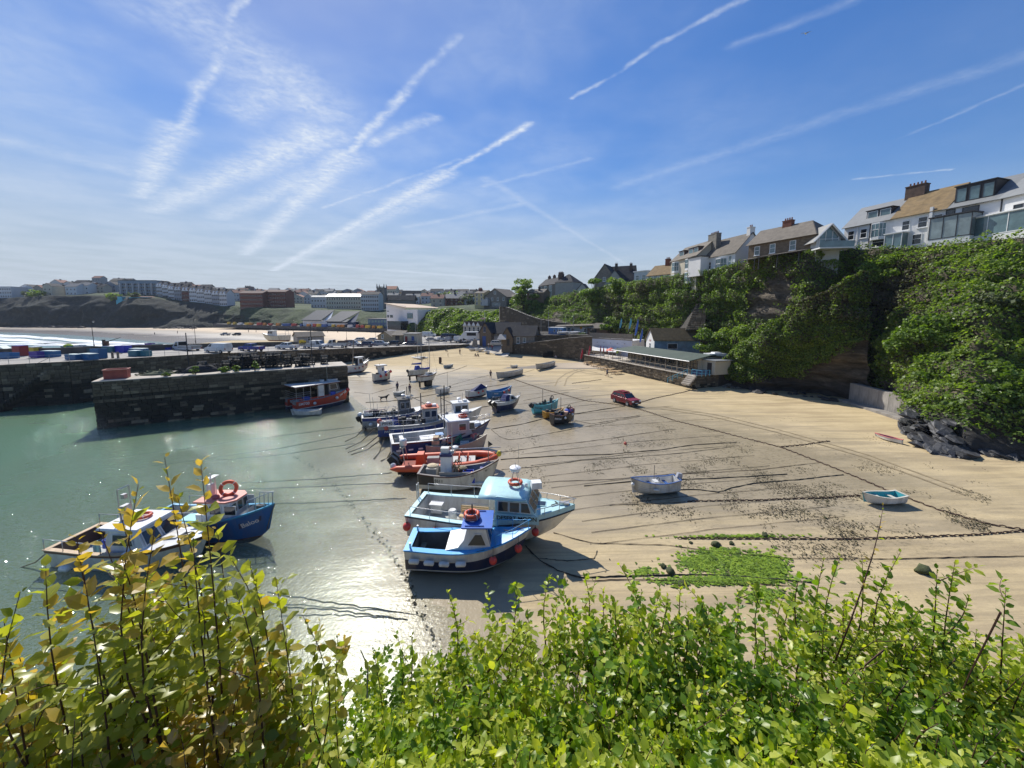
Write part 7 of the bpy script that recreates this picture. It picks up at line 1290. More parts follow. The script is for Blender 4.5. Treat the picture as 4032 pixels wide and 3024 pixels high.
# 7. three working boats packed together behind it
def workboat(label,S,Bw,hull_c,gear,seed,B_=.36,mastx=-.05,letters=None,cab=None,H_=1.4,transom_text=None):
 Lk=spread(S,Bw);h=Hull(Lk*1.14,Lk*B_,H_,sb=.6,ss=.08,tr=.9,rake=.08,wl=.3,full=2.1);L_=h.L;bt=thing('fishing_boat',label,'boat');place_boat(bt,h,S,Bw);r=random.Random(seed)
 h.outer([(.25,0),(('s',-.42),1),(('s',-.05),2)]).build('hull',[maroon,hull_c[0],hull_c[1]],bt,smooth=35);fit(h,'w',bt,mat('grey_lining',(.17,.19,.21),.8),grey_deck,paint('white_cap',(.62,.62,.60),.45),.6,.13,0,.74,.76);h.deck(.7,1.).build('foredeck',LG,bt,smooth=True)
 if cab:
  cx,cl,chh,cm,rm=cab;zg=h.sheer(.5);w=h.B*.30;x0=cx*L_;MB().prism([(x0,.6),(x0+cl,.6),(x0+cl-.2,zg+chh),(x0,zg+chh)],-w,w).build('wheelhouse',cm,bt);MB().box((x0+cl/2-.05,0,zg+chh+.04),(cl+.2,2*w+.15,.08)).build('roof',rm,bt)
  for s in (-1,1):
   for k in range(2):
    a=x0+.15+k*(cl-.3)/2;b=a+(cl-.5)/2;q=[(a,s*w,zg+chh*.35),(b,s*w,zg+chh*.35),(b,s*w,zg+chh*.85),(a,s*w,zg+chh*.85)];panel(bt,q if s<0 else q[::-1],white_p,glass_m,.04)
  MB().lathe([(.18,0),(.25,.05),(.25,.18),(.16,.24)],(x0+cl*.4,.1,zg+chh+.3),12).lathe([(.05,-.25),(.05,0)],(x0+cl*.4,.1,zg+chh+.32),6).build('radar',white_p,bt,smooth=40);MB().box((x0+cl*.75,-.1,zg+chh+.2),(.45,.5,.25)).build('raft_case',white_p,bt)
 MB().bar((mastx*L_,0,.7),(mastx*L_,0,h.H+3.2),.05,6).bar((mastx*L_,0,h.H+2.2),(mastx*L_+1.6,.3,h.H+1.2),.03,5).build('mast',dark_steel,bt)
 mb=MB()
 for k in range(gear): mb.box((r.uniform(-.4,.1)*L_,r.uniform(-.3,.3)*h.B,r.uniform(.9,1.9)),(r.uniform(.2,.7),r.uniform(.2,.6),r.uniform(.15,.6)),0,r.uniform(0,3),r.uniform(-.3,.3))
 mb.build('deck_gear',dark_w,bt);mb=MB()
 for k in range(6): mb.bar((r.uniform(-.45,.1)*L_,r.uniform(-.4,.4)*h.B,.8),(r.uniform(-.45,.1)*L_,r.uniform(-.4,.4)*h.B,r.uniform(1.6,2.6)),.025,5)
 for k in range(5): x_,y_=r.uniform(-.4,.25)*L_,r.uniform(-.3,.3)*h.B;mb.bar((x_,y_,1.2),(x_+r.uniform(-.2,.2),y_,r.uniform(2.6,4.6)),.02,4)
 mb.build('gantry',alu,bt);rail(h,bt,.02,.6,.55,alu,.14,.02)
 if letters: hull_text(h,bt,letters,.10,.62,-1,.36,white_p)
 return bt,h
grey_h=paint('grey_hull',(.36,.38,.38),.5,.4);wb_blue=paint('wb_blue',(.015,.055,.25),.4,.3)
b1,h1=workboat('blue sterned working boat with orange red buoys and a grey wheelhouse',(1500,1725),(1800,1690),(wb_blue,grey_h),22,5,.34,-.02,None,(.0,1.7,1.5,grey_h,mat('roof_orange',(.50,.13,.06),.6)))
text_on(b1,'PW40',(-h1.L*.40,-h1.B*.46-.02,1.75),(1,0,0),(0,0,1),.42,blackp);MB().box((-h1.L*.40,-h1.B*.46,1.75),(1.35,.03,.55)).build('number_board',white_p,b1);hull_text(h1,b1,'PW121',.12,.55,-1,.34,white_p)
for k in range(4): MB().ball((-h1.L*.48+.22*k,-h1.B*.30-.1*k,1.95-.22*k),.27,10,6,0,1.1).build('buoy',mat('buoy_coral',(.66,.14,.09),.5),b1,smooth=True)
lifebuoy(b1,(.7,-.05,h1.sheer(.5)+1.75),.36);crate(b1,(-h1.L*.30,.4,1.4),(.9,.6,.5),blue_c)
b2,h2=workboat('grey working boat with an outboard and white gear on its stern',(1435,1690),(1690,1655),(grey_h,paint('side_blue',(.02,.05,.22),.5)),26,6,.36,.10,None,(-.02,1.5,1.7,mat('dark_cabin',(.10,.11,.12),.6),dark_w));outboard(b2,(-h2.L*.5-.1,0,.9),mat('engine_black',(.02,.022,.025),.35),1.1,.5);MB().ball((-h2.L*.52,.5,1.5),.33,10,6).ball((-h2.L*.4,-h2.B*.5,.7),.22,8,5).build('buoy',white_f,b2);crate(b2,(-h2.L*.42,0,1.75),(1.0,1.3,.35),white_f,'fish_box');MB().bar((-h2.L*.45,.3,1.9),(-h2.L*.2,-.3,2.1),.05,6).build('boom',paint('pinkish',(.55,.35,.33),.6),b2)
b3,h3=workboat('white topped workboat mostly hidden behind the navy and grey passenger boat',(1640,1700),(1875,1672),(gel,gel),14,9,.34,-.12,None,(.05,1.9,1.5,white_p,white_p))
# ---- the other boats: dinghies, yachts, day boats, the red catamaran and the two boats afloat on the left
def dinghy(name,label,S,Bw,out,inn,cap,H_=.55,B_=.40,thw=2,band=None,sb=.35,z=None,draft=0,lean=0.,group=None,tr=.8,full=2.1):
 Lk=spread(S,Bw,z);h=Hull(Lk*1.06,Lk*B_,H_,sb=sb,ss=.15,tr=tr,rake=.06,wl=.10,full=full,chine=.86,foot=.35,vee=.22);t=thing(name,label,'boat',group=group);place_boat(t,h,S,Bw,z,lean,0,draft)
 h.outer([(.10,1 if band else 0),(('s',-.12),0),(('s',0),0)]).build('hull',[out,band or out],t,smooth=35);fit(h,'x',t,inn,inn,cap,.14,.06,th=.04)
 for k in range(thw):
  tt_=.22+.34*k if thw<4 else .12+.7*k/(thw-1);z_=h.sheer(tt_)*.68;MB().box((h.x(tt_,1),0,z_),(.22 if h.L<6 else .26,2*h.yu(tt_,h.uz(tt_,z_))-.08,.035)).build('thwart',cap,t)
 return t,h
W_=paint('dinghy_white',(.64,.63,.58),.45,.4);TEAL=paint('teal',(.07,.40,.44),.45,.3);GRY=paint('gig_grey',(.46,.45,.42),.55,.4)
t,h=dinghy('motor_dinghy','white open motor boat with a covered outboard lying alone on the sand',(2664,1937),(2490,1948),W_,gel,paint('trim_blue',(.03,.10,.30),.4),1.0,.42,2,paint('keel_blue',(.03,.16,.45),.5),.32)
outboard(t,(-h.L*.49,0,.95),mat('engine_grey',(.42,.43,.47),.5,.2,2),.85,.25);MB().box((-h.L*.02,.1,.75),(.35,.5,.55)).build('console',gel,t);MB().ring((-h.L*.07,.1,1.08),.17,.02,12,5,0,Euler((0,1.1,0)).to_matrix()).build('steering_wheel',blackp,t);MB().bar((-h.L*.05,-.35,.7),(-h.L*.05,-.35,2.0),.025,5).build('mast',wood_grey,t);fender(h,t,.55,1,white_f,.4,.4,.09);buoy(h,t,.97,1,.13,white_f,.4,'fender')
for u_ in (.38,.52,.66): h.strake(u_,.012,.05,.9).build('lap',W_,t)
dinghy('rowing_boat','white rowing dinghy with a turquoise interior next to the heavy chain',(3546,1980),(3400,1984),W_,TEAL,paint('cap_cream',(.55,.52,.44),.6),.62,.42,2)
t,h=dinghy('canoe','pink rimmed white open kayak on the sand near the dark rocks',(3552,1750),(3448,1722),gel,paint('inner_navy',(.05,.05,.12),.6),paint('rim_pink',(.62,.16,.16),.5),.42,.30,1,None,.1,tr=.35)
t,h=dinghy('tender','small white dinghy floating beside the red boat',(1262,1630),(1152,1634),W_,gel,paint('cap_cream',(.55,.52,.44),.6),.72,.40,2,None,.3,0.,.16)
g_='pilot gigs on the sand'
dinghy('rowing_gig','long pale rowing gig lying at the end of the main chain',(2056,1474),(1959,1497),GRY,GRY,GRY,1.1,.20,5,None,.5,group=g_,tr=.3);dinghy('rowing_gig','long pale rowing gig farther up the beach near the harbour wall',(2182,1440),(2113,1459),GRY,GRY,GRY,1.1,.22,5,None,.5,group=g_,tr=.3)
dinghy('rowing_boat','little white dinghy between the two long gigs',(2036,1448),(2011,1450),W_,gel,W_,.6,.45,2);dinghy('rowing_boat','blue grey dinghy beside a short rusty post up the beach',(1749,1452),(1783,1448),paint('blue_grey',(.20,.27,.33),.6),grey_deck,W_,.75,.38,2);dinghy('rowing_boat','grey tender on the wet sand with two people standing by it',(1551,1562),(1594,1556),paint('tender_grey',(.30,.33,.32),.5),gel,W_,.62,.42,2)
dinghy('rowing_boat','small brown sided boat between the pier end and the yachts',(1481,1453),(1503,1451),paint('boat_tan',(.45,.40,.33),.6),gel,W_,.7,.4,2)
t,h=dinghy('motor_dinghy','white dinghy with its motor lifted, in front of the two yachts',(1765,1546),(1716,1556),W_,gel,W_,.85,.42,3);outboard(t,(-h.L*.5,0,.8),dark_w,.8,.9);MB().bar((-h.L*.45,0,.6),(-h.L*.45,0,3.6),.025,5).build('pole',wood_grey,t)
NAVYC=mat('navy_canvas',(.015,.025,.11),.8,.2,3,.3)
# maroon day boat with a navy cover
S,Bw=(1838,1572),(1914,1560);Lk=spread(S,Bw);t,h=dinghy('day_boat','white and maroon day boat with a tented navy cover',S,Bw,W_,gel,W_,1.15,.36,1,maroon,.5);h.outer([(.5,0)]);
MB().prism([(-h.L*.30,1.1),(h.L*.42,1.5),(h.L*.20,2.15)],-h.B*.40,h.B*.40,0,None,lambda x,z: 1-.92*max(0,z-1.5)/.65).build('cover',NAVYC,t);mb=MB()
for i in range(8):
 for s in (-1,1): pass
for tt_ in (.45,.68): buoy(h,t,tt_,-1,.15,red_b,.22)
o=h.outer([(.62,0)]).build('antifouling',maroon,t,smooth=35);o.scale=(1.002,1.012,.62);
# blue open boat behind the cruiser
t,h=dinghy('fishing_boat','small blue open boat just behind the white motor cruiser',(1925,1572),(2010,1556),paint('mid_blue',(.02,.16,.36),.5),paint('mid_blue',(.02,.16,.36),.5),paint('mid_blue',(.02,.16,.36),.5),1.1,.36,2,maroon,.45);hull_text(h,t,'PW85',.2,.7,-1,.3,boot);buoy(h,t,.5,-1,.18,red_b,.2);buoy(h,t,.75,-1,.18,red_b,.2)
# white and navy motor cruiser
S,Bw=(1950,1624),(2036,1606);Lk=spread(S,Bw);h=Hull(Lk*1.2,Lk*.42,1.35,sb=.35,ss=.05,tr=.92,rake=.13,wl=.35,full=2.2);L_=h.L;t=thing('motor_cruiser','white and navy motor cruiser with twin outboards and a navy canopy','boat');place_boat(t,h,S,Bw)
h.outer([(.30,0),(('s',-.42),0),(('s',-.34),1),(('s',0),1)]).build('hull',[navy,gel],t,smooth=35);fit(h,'c',t,gel,gel,gel,.7,.14,0,.55,.57);h.deck(.5,1.,.12).build('foredeck',gel,t,smooth=True);zg=h.sheer(.5);w=h.B*.36
MB().prism([(-L_*.02,zg),(L_*.30,zg+.05),(L_*.12,zg+.72),(-L_*.02,zg+.78)],-w,w,0,None,lambda x,z: 1-.25*max(0,z-zg)).build('cuddy',gel,t)
for s in (-1,1): q=[(L_*.02,s*(w*.97),zg+.12),(L_*.22,s*w*.97,zg+.12),(L_*.11,s*w*.84,zg+.62),(L_*.02,s*w*.84,zg+.62)];panel(t,q if s<0 else q[::-1],gel,glass_m,.04,off=.02)
MB().prism([(-L_*.22,zg),(-L_*.02,zg+.02),(0,zg+.82),(-L_*.12,zg+.80)],-w*.95,w*.95,0,None,lambda x,z: 1-.15*max(0,z-zg)).build('canopy',NAVYC,t);rail(h,t,.02,.3,.5,alu,.1,.02);rail(h,t,.62,.97,.35,alu,.1,.016)
for s in (-1,1): outboard(t,(-L_*.5-.1,s*.42,1.0),mat('engine_black',(.02,.022,.025),.35),1.15,.55)
hull_text(h,t,'PW77',.75,.86,-1,.24,blackp);MB().bar((0,0,zg+.8),(0,0,zg+2.6),.02,5).build('aerial',alu,t)
# turquoise, yellow and black fishing boats
def openboat(label,S,Bw,c1,c2,inn,H_=1.15,letters=None,dev=True,B_=.40,name='fishing_boat',seed=1,lc=None):
 t,h=dinghy(name,label,S,Bw,c1,inn,c2,H_,B_,2,maroon,.45);r=random.Random(seed);L_=h.L;mb=MB()
 if letters: hull_text(h,t,letters,.16,.66,-1,.34,lc or blackp)
 for k in range(4): mb.box((r.uniform(-.35,.1)*L_,r.uniform(-.2,.2)*h.B,H_*.9+r.uniform(-.1,.3)),(r.uniform(.3,.6),r.uniform(.3,.5),r.uniform(.3,.5)),0,r.uniform(0,3))
 mb.build('deck_gear',dark_w,t)
 if dev: mb=MB().box((L_*.22,.1,H_*1.25),(.3,.3,.8));mb.ring((L_*.26,.1,H_*1.6),.26,.05,12,5,0,Euler((PI/2,0,.3)).to_matrix());mb.build('pot_hauler',dark_w,t)
 MB().bar((-L_*.12,0,.5),(-L_*.12,0,H_+2.1),.035,5).build('mast',wood_grey,t);return t,h
TQ=paint('turquoise',(.07,.42,.50),.45,.3)
t,h=openboat('turquoise fishing boat behind the black one, with people and gear aboard',(2098,1632),(2192,1622),TQ,TQ,TQ,1.25,'PW160',True,.38,seed=2,lc=blackp);outboard(t,(-h.L*.5,0,1.0),dark_w,1.,.7);MB().box((-h.L*.46,0,1.3),(.6,.8,.4)).build('net_bin',dark_w,t);MB().lathe([(.3,0),(.12,1.1),(.1,1.2)],(.0,.2,.6),8).build('oilskin',mat('oilskin_green',(.06,.08,.06),.8),t)
t,h=openboat('small yellow boat squeezed between the turquoise and black boats',(2142,1650),(2215,1638),paint('ochre',(.50,.25,.02),.5),paint('ochre',(.50,.25,.02),.5),grey_deck,.8,None,False,.40,seed=3)
t,h=openboat('black fishing boat with white letters and a blue heap in its bow',(2172,1676),(2258,1662),blackp,mat('brown_strake',(.12,.05,.03),.7),grey_deck,1.2,'PW34',True,.42,seed=4,lc=white_p);MB().ball((h.L*.25,.1,1.5),.5,10,5,0,.6).build('sail_heap',paint('heap_blue',(.02,.07,.42),.7),t);lifebuoy(t,(h.L*.33,-.2,1.6),.3,Euler((1.2,0,.3)).to_matrix(),mat('faded_red',(.45,.12,.12),.7));MB().lathe([(.25,0),(.28,.5)],(.2,-.2,1.0),10).build('bucket',mat('peach',(.55,.33,.22),.6),t)
for tt_ in (.42,.78): buoy(h,t,tt_,-1,.14,white_f,.25)
crate(t,(-.1,.2,1.1),(.7,.5,.3),blue_c)
# fishing boat with red buoys, and the white boat behind the pier
t,h=openboat('white and navy fishing boat with an upright shelter and red buoys',(1471,1506),(1535,1496),CR,CR,grey_deck,1.5,None,False,.40,seed=8);o=h.outer([(.62,0)]).build('antifouling',navy,t,smooth=35);o.scale=(1.002,1.02,.55);MB().prism([(-h.L*.15,1.2),(h.L*.06,1.2),(h.L*.04,3.1),(-h.L*.15,3.1)],-.7,.7).build('shelter',white_p,t);panel(t,[(-h.L*.1,-.7,2.1),(h.L*.0,-.7,2.1),(h.L*.0,-.7,2.8),(-h.L*.1,-.7,2.8)],white_p,glass_m);MB().box((-h.L*.05,0,3.2),(1.9,1.6,.2)).build('roof',gel,t);MB().box((h.L*.1,0,1.7),(.8,.8,.6)).build('blue_box',blue_c,t)
for tt_,s in ((.3,-1),(.62,-1),(.97,-1),(.95,1)): buoy(h,t,tt_,s,.25,red_b,.3)
S,Bw=(1352,1476),(1445,1462);Lk=spread(S,Bw);h=Hull(Lk*1.15,Lk*.34,1.7,sb=.6,ss=.05,tr=.85,rake=.1,wl=.4,full=2.1);L_=h.L;t=thing('fishing_boat','white fishing boat with a dark windowed wheelhouse half hidden by the pier end','boat');place_boat(t,h,S,Bw);h.outer([(.4,0),(('s',0),1)]).build('hull',[maroon,gel],t,smooth=35);fit(h,'q',t,paint('inner_blue',(.35,.48,.58),.6),grey_deck,gel,.8,.15,0,.72,.74);h.deck(.68,1.).build('foredeck',gel,t);zg=h.sheer(.6)
MB().prism([(L_*.02,.9),(L_*.24,1.2),(L_*.18,zg+1.6),(L_*.02,zg+1.6)],-h.B*.3,h.B*.3).build('wheelhouse',white_p,t);panel(t,[(L_*.05,-h.B*.3,zg+.2),(L_*.2,-h.B*.3,zg+.2),(L_*.17,-h.B*.3,zg+1.3),(L_*.05,-h.B*.3,zg+1.3)],white_p,glass_m,.03);q=[(L_*.03-.2,-h.B*.25,1.6),(L_*.03-.2,h.B*.25,1.6),(L_*.03-.2,h.B*.25,zg+1.4),(L_*.03-.2,-h.B*.25,zg+1.4)];MB().slab(q,.1).build('rear_window',glass_m,t);MB().box((L_*.1,0,zg+1.66),(L_*.2+.6,h.B*.62,.1)).build('roof',white_p,t);lifebuoy(t,(-L_*.2,0,1.4),.5);rail(h,t,.72,.98,.5,alu,.1,.02)
for tt_ in (.35,.5,.65,.8): buoy(h,t,tt_,-1,.17,mat('faded_red',(.45,.12,.12),.7),.5)
# yachts with keels and tall masts, and the beach catamaran
def yacht(label,S,Bw,out,stripe,mast_h,cover,dodger,deckc=gel):
 Lk=spread(S,Bw);h=Hull(Lk*1.15,Lk*.36,1.25,sb=.25,ss=.05,tr=.7,rake=.12,wl=.35,full=2.0,chine=.75,foot=.7);L_=h.L;t=thing('sailing_yacht',label,'boat');place_boat(t,h,S,Bw);t.location.z+=.75
 h.outer([(.35,0),(('s',-.22),1),(('s',-.1),2),(('s',0),1)]).build('hull',[out[0],out[1],stripe],t,smooth=35);fit(h,'y',t,deckc,deckc,stripe,.75,.1,0,.42,.44);h.deck(.36,1.,.1).build('deck',deckc,t,smooth=True)
 for s in (-1,1): MB().box((-.1,s*.38,-.35),(1.1,.10,.95),0,0,0,(1.25,1)).build('keel',blackp,t)
 MB().box((-L_*.47,0,-.1),(.35,.08,1.3)).build('rudder',blackp,t);zg=h.sheer(.5);MB().prism([(-L_*.1,zg),(L_*.22,zg+.02),(L_*.14,zg+.38),(-L_*.1,zg+.5)],-h.B*.26,h.B*.26).build('cabin',deckc,t)
 for s in (-1,1): q=[(-L_*.06,s*h.B*.26,zg+.14),(L_*.12,s*h.B*.26,zg+.14),(L_*.1,s*h.B*.26,zg+.32),(-L_*.06,s*h.B*.26,zg+.36)];panel(t,q if s<0 else q[::-1],deckc,glass_m,.03)
 mx=L_*.08;MB().tube([(mx,0,zg+.3),(mx,0,mast_h)],[.06,.045],7).build('mast',alu,t);MB().tube([(mx-.1,0,zg+1.0),(-L_*.38,0,zg+1.15)],.05,6).build('boom',alu,t);MB().tube([(mx-.1,0,zg+1.2),(mx-.9,0,zg+1.2),(-L_*.36,0,zg+1.28)],[.2,.17,.09],8,0).build('sail_cover',cover,t,smooth=True)
 mb=MB();mb.bar((mx,0,mast_h),(L_*.5,0,h.sheer(1)),.012,4);mb.bar((mx,0,mast_h),(-L_*.5,0,h.sheer(0)),.01,4)
 for s in (-1,1): mb.bar((mx,0,mast_h*.92),(mx-.1,s*h.B*.45,zg),.01,4)
 mb.build('rigging',dark_steel,t)
 if dodger: MB().prism([(-L_*.22,zg),(-L_*.02,zg+.3),(-L_*.06,zg+.85),(-L_*.18,zg+.8)],-h.B*.3,h.B*.3).build('spray_hood',dodger,t)
 rail(h,t,.7,.97,.5,alu,.1,.014);return t,h
sail_blue=mat('sail_blue',(.02,.05,.30),.7,.2,3,.3)
t,h=yacht('cream yacht with a blue spray hood and blue sail cover',(1612,1500),(1686,1490),(blackp,CR),CR,6.3,sail_blue,sail_blue);outboard(t,(-h.L*.5,.3,.9),dark_w,.9,.2)
yacht('white yacht with a dark red band standing on its keels nearer the camera',(1652,1526),(1714,1512),(blackp,CR),maroon,9.0,sail_blue,None)
t=thing('beach_catamaran','small white catamaran with a tall bare mast on the sand by the quay','boat',ground(1652,1412),2.5);
for s in (-1,1): MB().tube([(-2.4,s*1.05,.35),(-1.5,s*1.05,.28),(1.2,s*1.05,.3),(2.5,s*1.05,.55)],[.12,.2,.2,.03],8).build('float',white_p,t,smooth=True)
MB().box((-.3,0,.55),(2.0,2.1,.06)).build('trampoline',grey_deck,t);MB().tube([(.7,0,.5),(.7,0,10.5)],[.06,.04],6).build('mast',alu,t);mb=MB()
for p in ((2.3,1.0,.5),(2.3,-1.0,.5),(-.5,1.1,.5),(-.5,-1.1,.5)): mb.bar((.7,0,8.5),p,.015,4)
mb.build('rigging',dark_steel,t)
# red catamaran workboat beside the pier
S,Bw=(1168,1622),(1372,1584);a,b=G(*S),G(*Bw);d=(b-a);L_=d.xy.length*1.06;c=(a+b)/2;nrm=Vector((-d.y,d.x,0)).normalized();Bm=4.2;t=thing('catamaran_boat','red twin hulled trip boat with a flat white roof moored against the pier','boat',c+nrm*Bm*.36);t.rotation_euler=(0,0,math.atan2(d.y,d.x));t.location.z=-.55
RED=paint('hull_red',(.50,.045,.018),.35,.25)
for s in (-1,1):
 hh=Hull(L_,1.5,2.0,sb=.42,ss=.02,tr=.92,rake=.08,wl=.5,full=2.4,vee=.3);o=hh.outer([(.95,0),(1.05,1),(('s',-.2),2),(('s',0),2)]).build('hull',[navy,boot,RED],t,smooth=35);o.location=(0,s*Bm*.34,0);fd=hh.deck(.0,1.).build('side_deck',grey_deck,t);fd.location=(0,s*Bm*.34,0)
MB().box((0,0,1.7),(L_*.92,Bm*.66,.3)).build('bridge_deck',grey_deck,t);MB().prism([(L_*.30,1.9),(L_*.5,2.5),(L_*.5,2.62),(L_*.22,2.45)],-Bm*.4,Bm*.4).build('foredeck',gel,t)
WR=mat('white_roof',(.60,.58,.54),.6,.1,1.5,.1,dirt=.4);MB().box((-L_*.10,0,4.05),(L_*.80,Bm*.98,.10)).build('roof',WR,t);MB().box((-L_*.10,0,3.97),(L_*.81,Bm*1.0,.07)).build('roof_edge',mat('roof_edge_red',(.22,.04,.03),.6),t)
MB().prism([(L_*.10,2.0),(L_*.34,2.3),(L_*.29,3.95),(L_*.10,3.95)],-Bm*.34,Bm*.34).build('wheelhouse',paint('wh_dark',(.10,.11,.12),.5),t);panel(t,[(L_*.13,-Bm*.34,2.9),(L_*.28,-Bm*.34,2.9),(L_*.26,-Bm*.34,3.75),(L_*.13,-Bm*.34,3.75)],white_p,glass_m)
mb=MB()
for x in (-.48,-.36,-.24,-.12,0,.1):
 for s in (-1,1): mb.bar((x*L_,s*Bm*.46,1.9),(x*L_,s*Bm*.46,4.0),.03,5)
for z in (2.3,2.6,2.9,3.2):
 for s in (-1,1): mb.bar((-L_*.49,s*Bm*.46,z),(-L_*.24,s*Bm*.46,z),.022,4)
 mb.bar((-L_*.49,-Bm*.46,z),(-L_*.49,Bm*.46,z),.022,4)
mb.build('railing',alu,t);MB().box((-L_*.06,-Bm*.47,3.1),(L_*.10,.04,1.6)).build('white_sheet',white_f,t);MB().box((-L_*.30,-Bm*.35,2.2),(.8,.6,.5)).build('blue_bin',blue_c,t);MB().box((L_*.16,-Bm*.40,2.35),(.7,.5,.5)).build('blue_bin',blue_c,t);MB().box((-L_*.02,-Bm*.4,2.0),(L_*.8,.08,.55)).build('bulwark',RED,t)
mb=MB().box((L_*.24,0,4.2),(1.4,1.6,.25));mb.lathe([(.25,0),(.3,.05),(.3,.2),(.2,.25)],(L_*.22,0,4.35),12);mb.build('roof_box',gel,t);MB().bar((L_*.20,.2,4.2),(L_*.20,.2,7.0),.035,5).bar((L_*.13,-.8,4.1),(L_*.13,-.8,6.4),.02,4).bar((L_*.12,.9,4.1),(L_*.12,.9,6.9),.02,4).build('aerial',alu,t);MB().box((L_*.05,-.5,4.25),(.5,.4,.3)).build('vent',gel,t)
hullS=Hull(L_,1.5,2.0,sb=.42,ss=.02,tr=.92,rake=.08,wl=.5,full=2.4,vee=.3);o=hull_text(hullS,t,'SM700',.13,.80,-1,.52,white_p);o.location.y-=Bm*.34;o=hull_text(hullS,t,'SM700',.87,.80,-1,.46,white_p);o.location.y-=Bm*.34
for tt_ in (.30,.72): o=MB().ball((0,0,0),.22,10,6).build('fender',white_f,t);o.location=hullS.P(tt_,.75,-1,.2)+Vector((0,-Bm*.34,0))
o=MB().ball((0,0,0),.3,10,6).build('buoy',red_b,t);o.location=hullS.P(.965,.9,-1,.15)+Vector((0,-Bm*.34,0))
# Baloo, the blue boat afloat on the left
S,Bw=(655,2100),(1046,2110);Lk=spread(S,Bw,0);h=Hull(Lk*1.16,Lk*.36,1.85,sb=.42,ss=.05,tr=.85,rake=.06,wl=.5,full=2.2);L_=h.L;t=thing('fishing_boat','blue fishing boat with a salmon pink cabin top afloat on the left','boat');place_boat(t,h,S,Bw,0,0,0,.5);BAL=paint('baloo_blue',(.012,.10,.30),.3,.2)
h.outer([(.55,0),(('s',-.12),1),(('s',0),2)]).build('hull',[maroon,BAL,paint('rail_blue',(.03,.28,.48),.4)],t,smooth=35);fit(h,'l',t,paint('inner_white',(.55,.56,.55),.6),grey_deck,paint('rail_blue',(.03,.28,.48),.4),1.0,.12,0,.98,1.0);h.deck(.76,1.,.02,.14,-.35).build('foredeck',gel,t)
x0,x1=h.x(.50,1),h.x(.71,1);zg=h.sheer(.6);w=h.B*.32;zr=zg+.95;SAL=mat('salmon_roof',(.68,.25,.19),.6,.1,1.5,.05,dirt=.15)
MB().prism([(x0,zg-.6),(x1,zg-.5),(x1-.1,zr),(x0,zr)],-w,w).build('wheelhouse',white_p,t);MB().slab([(x0-.7,-w*1.12,zr),(x1-.3,-w*1.12,zr),(x1+.12,-w*.6,zr),(x1+.12,w*.6,zr),(x1-.3,w*1.12,zr),(x0-.7,w*1.12,zr)],.09).build('roof',SAL,t)
for s in (-1,1):
 for k in range(2): a,b=x0+.2+k*.9,x0+.95+k*.9;q=[(a,s*w,zr-.72),(b,s*w,zr-.72),(b,s*w,zr-.15),(a,s*w,zr-.15)];panel(t,q if s<0 else q[::-1],white_p,glass_m,.04)
for a,b in ((-.9,-.35),(-.28,.28),(.35,.9)): panel(t,[(x1-.03,a*w,zr-.72),(x1-.03,b*w,zr-.72),(x1-.09,b*w,zr-.12),(x1-.09,a*w,zr-.12)],white_p,glass_m,.04)
lifebuoy(t,(x0+.75,.15,zr+.52),.40,Euler((PI/2-.15,0,.5)).to_matrix());mb=MB()
for y in (-.35,.35): mb.bar((x0-.2,y,zr+.05),(x0-.2,y*.8,zr+1.2),.03,5)
mb.box((x0-.2,0,zr+1.22),(.35,.9,.05)).bar((x0-.2,0,zr),(x0-.2,0,zr+1.5),.04,5);mb.box((x0-.2,0,zr+.5),(.22,.3,.7));mb.build('mast',gel,t);MB().ball((x0+.3,-.3,zr+.15),.2,8,5).build('lamp_cluster',mat('faded_red',(.45,.12,.12),.7),t)
rail(h,t,.82,.985,.75,alu,.05,.025,inset=.1);rail(h,t,.15,.5,.6,alu,.15,.02);MB().box((x0-1.3,-.2,1.5),(1.1,.9,.5)).build('aqua_box',paint('aqua',(.22,.55,.60),.5),t);MB().box((x0-.35,-w*.5,1.6),(.9,.5,1.0)).build('locker',white_p,t);MB().box((h.x(.88,1),.0,h.sheer(.88)),(.5,.3,.25)).build('winch',dark_w,t)
o=hull_text(h,t,'Baloo',.84,.66,-1,.42,boot);q=[h.P(a,u,-1,.006) for a,u in ((.76,.58),(.92,.58),(.92,.75),(.76,.75))];MB().add(q,[(0,1,2,3)]).build('name_patch',navy,t)
MB().tube([h.P(.995,1.,-1,.02)+Vector((.1,0,0)),h.P(.995,.4,-1,.15),h.P(.99,0.05,-1,.2)],.03,5).build('bow_rope',rope_m,t)
# white boat with the brown gunwale
S,Bw=(312,2180),(785,2202);Lk=spread(S,Bw,0);h=Hull(Lk*1.12,Lk*.42,1.5,sb=.30,ss=.03,tr=.9,rake=.07,wl=.4,full=2.6);L_=h.L;t=thing('motor_boat','white cabin boat with brown timber gunwales afloat behind the reddish bush','boat');place_boat(t,h,S,Bw,0,0,0,.45);BRN=mat('brown_gunwale',(.13,.06,.04),.55,.3,3,.1)
h.outer([(.42,0),(('s',-.2),1),(('s',0),2)]).build('hull',[maroon,gel,BRN],t,smooth=35);fit(h,'k',t,paint('brown_inner',(.10,.055,.045),.6),mat('pale_sole',(.42,.43,.40),.8),mat('teak',(.50,.36,.22),.6,.2,3,.1),.75,.2,0,.60,.62);h.deck(.56,1.,.12).build('foredeck',white_p,t,smooth=True)
x0,x1=h.x(.40,1),h.x(.62,1);zg=h.sheer(.5);w=h.B*.37;zr=zg+1.05;MB().prism([(x0,.9),(x1+.5,zg+.05),(x1-.05,zr),(x0,zr)],-w,w,0,None,lambda x,z: 1-.12*max(0,z-zg)).build('wheelhouse',white_p,t);MB().box(((x0+x1)/2-.2,0,zr+.04),(x1-x0+.6,w*1.9,.1),0,0,0,(.95,.95)).build('roof',white_p,t)
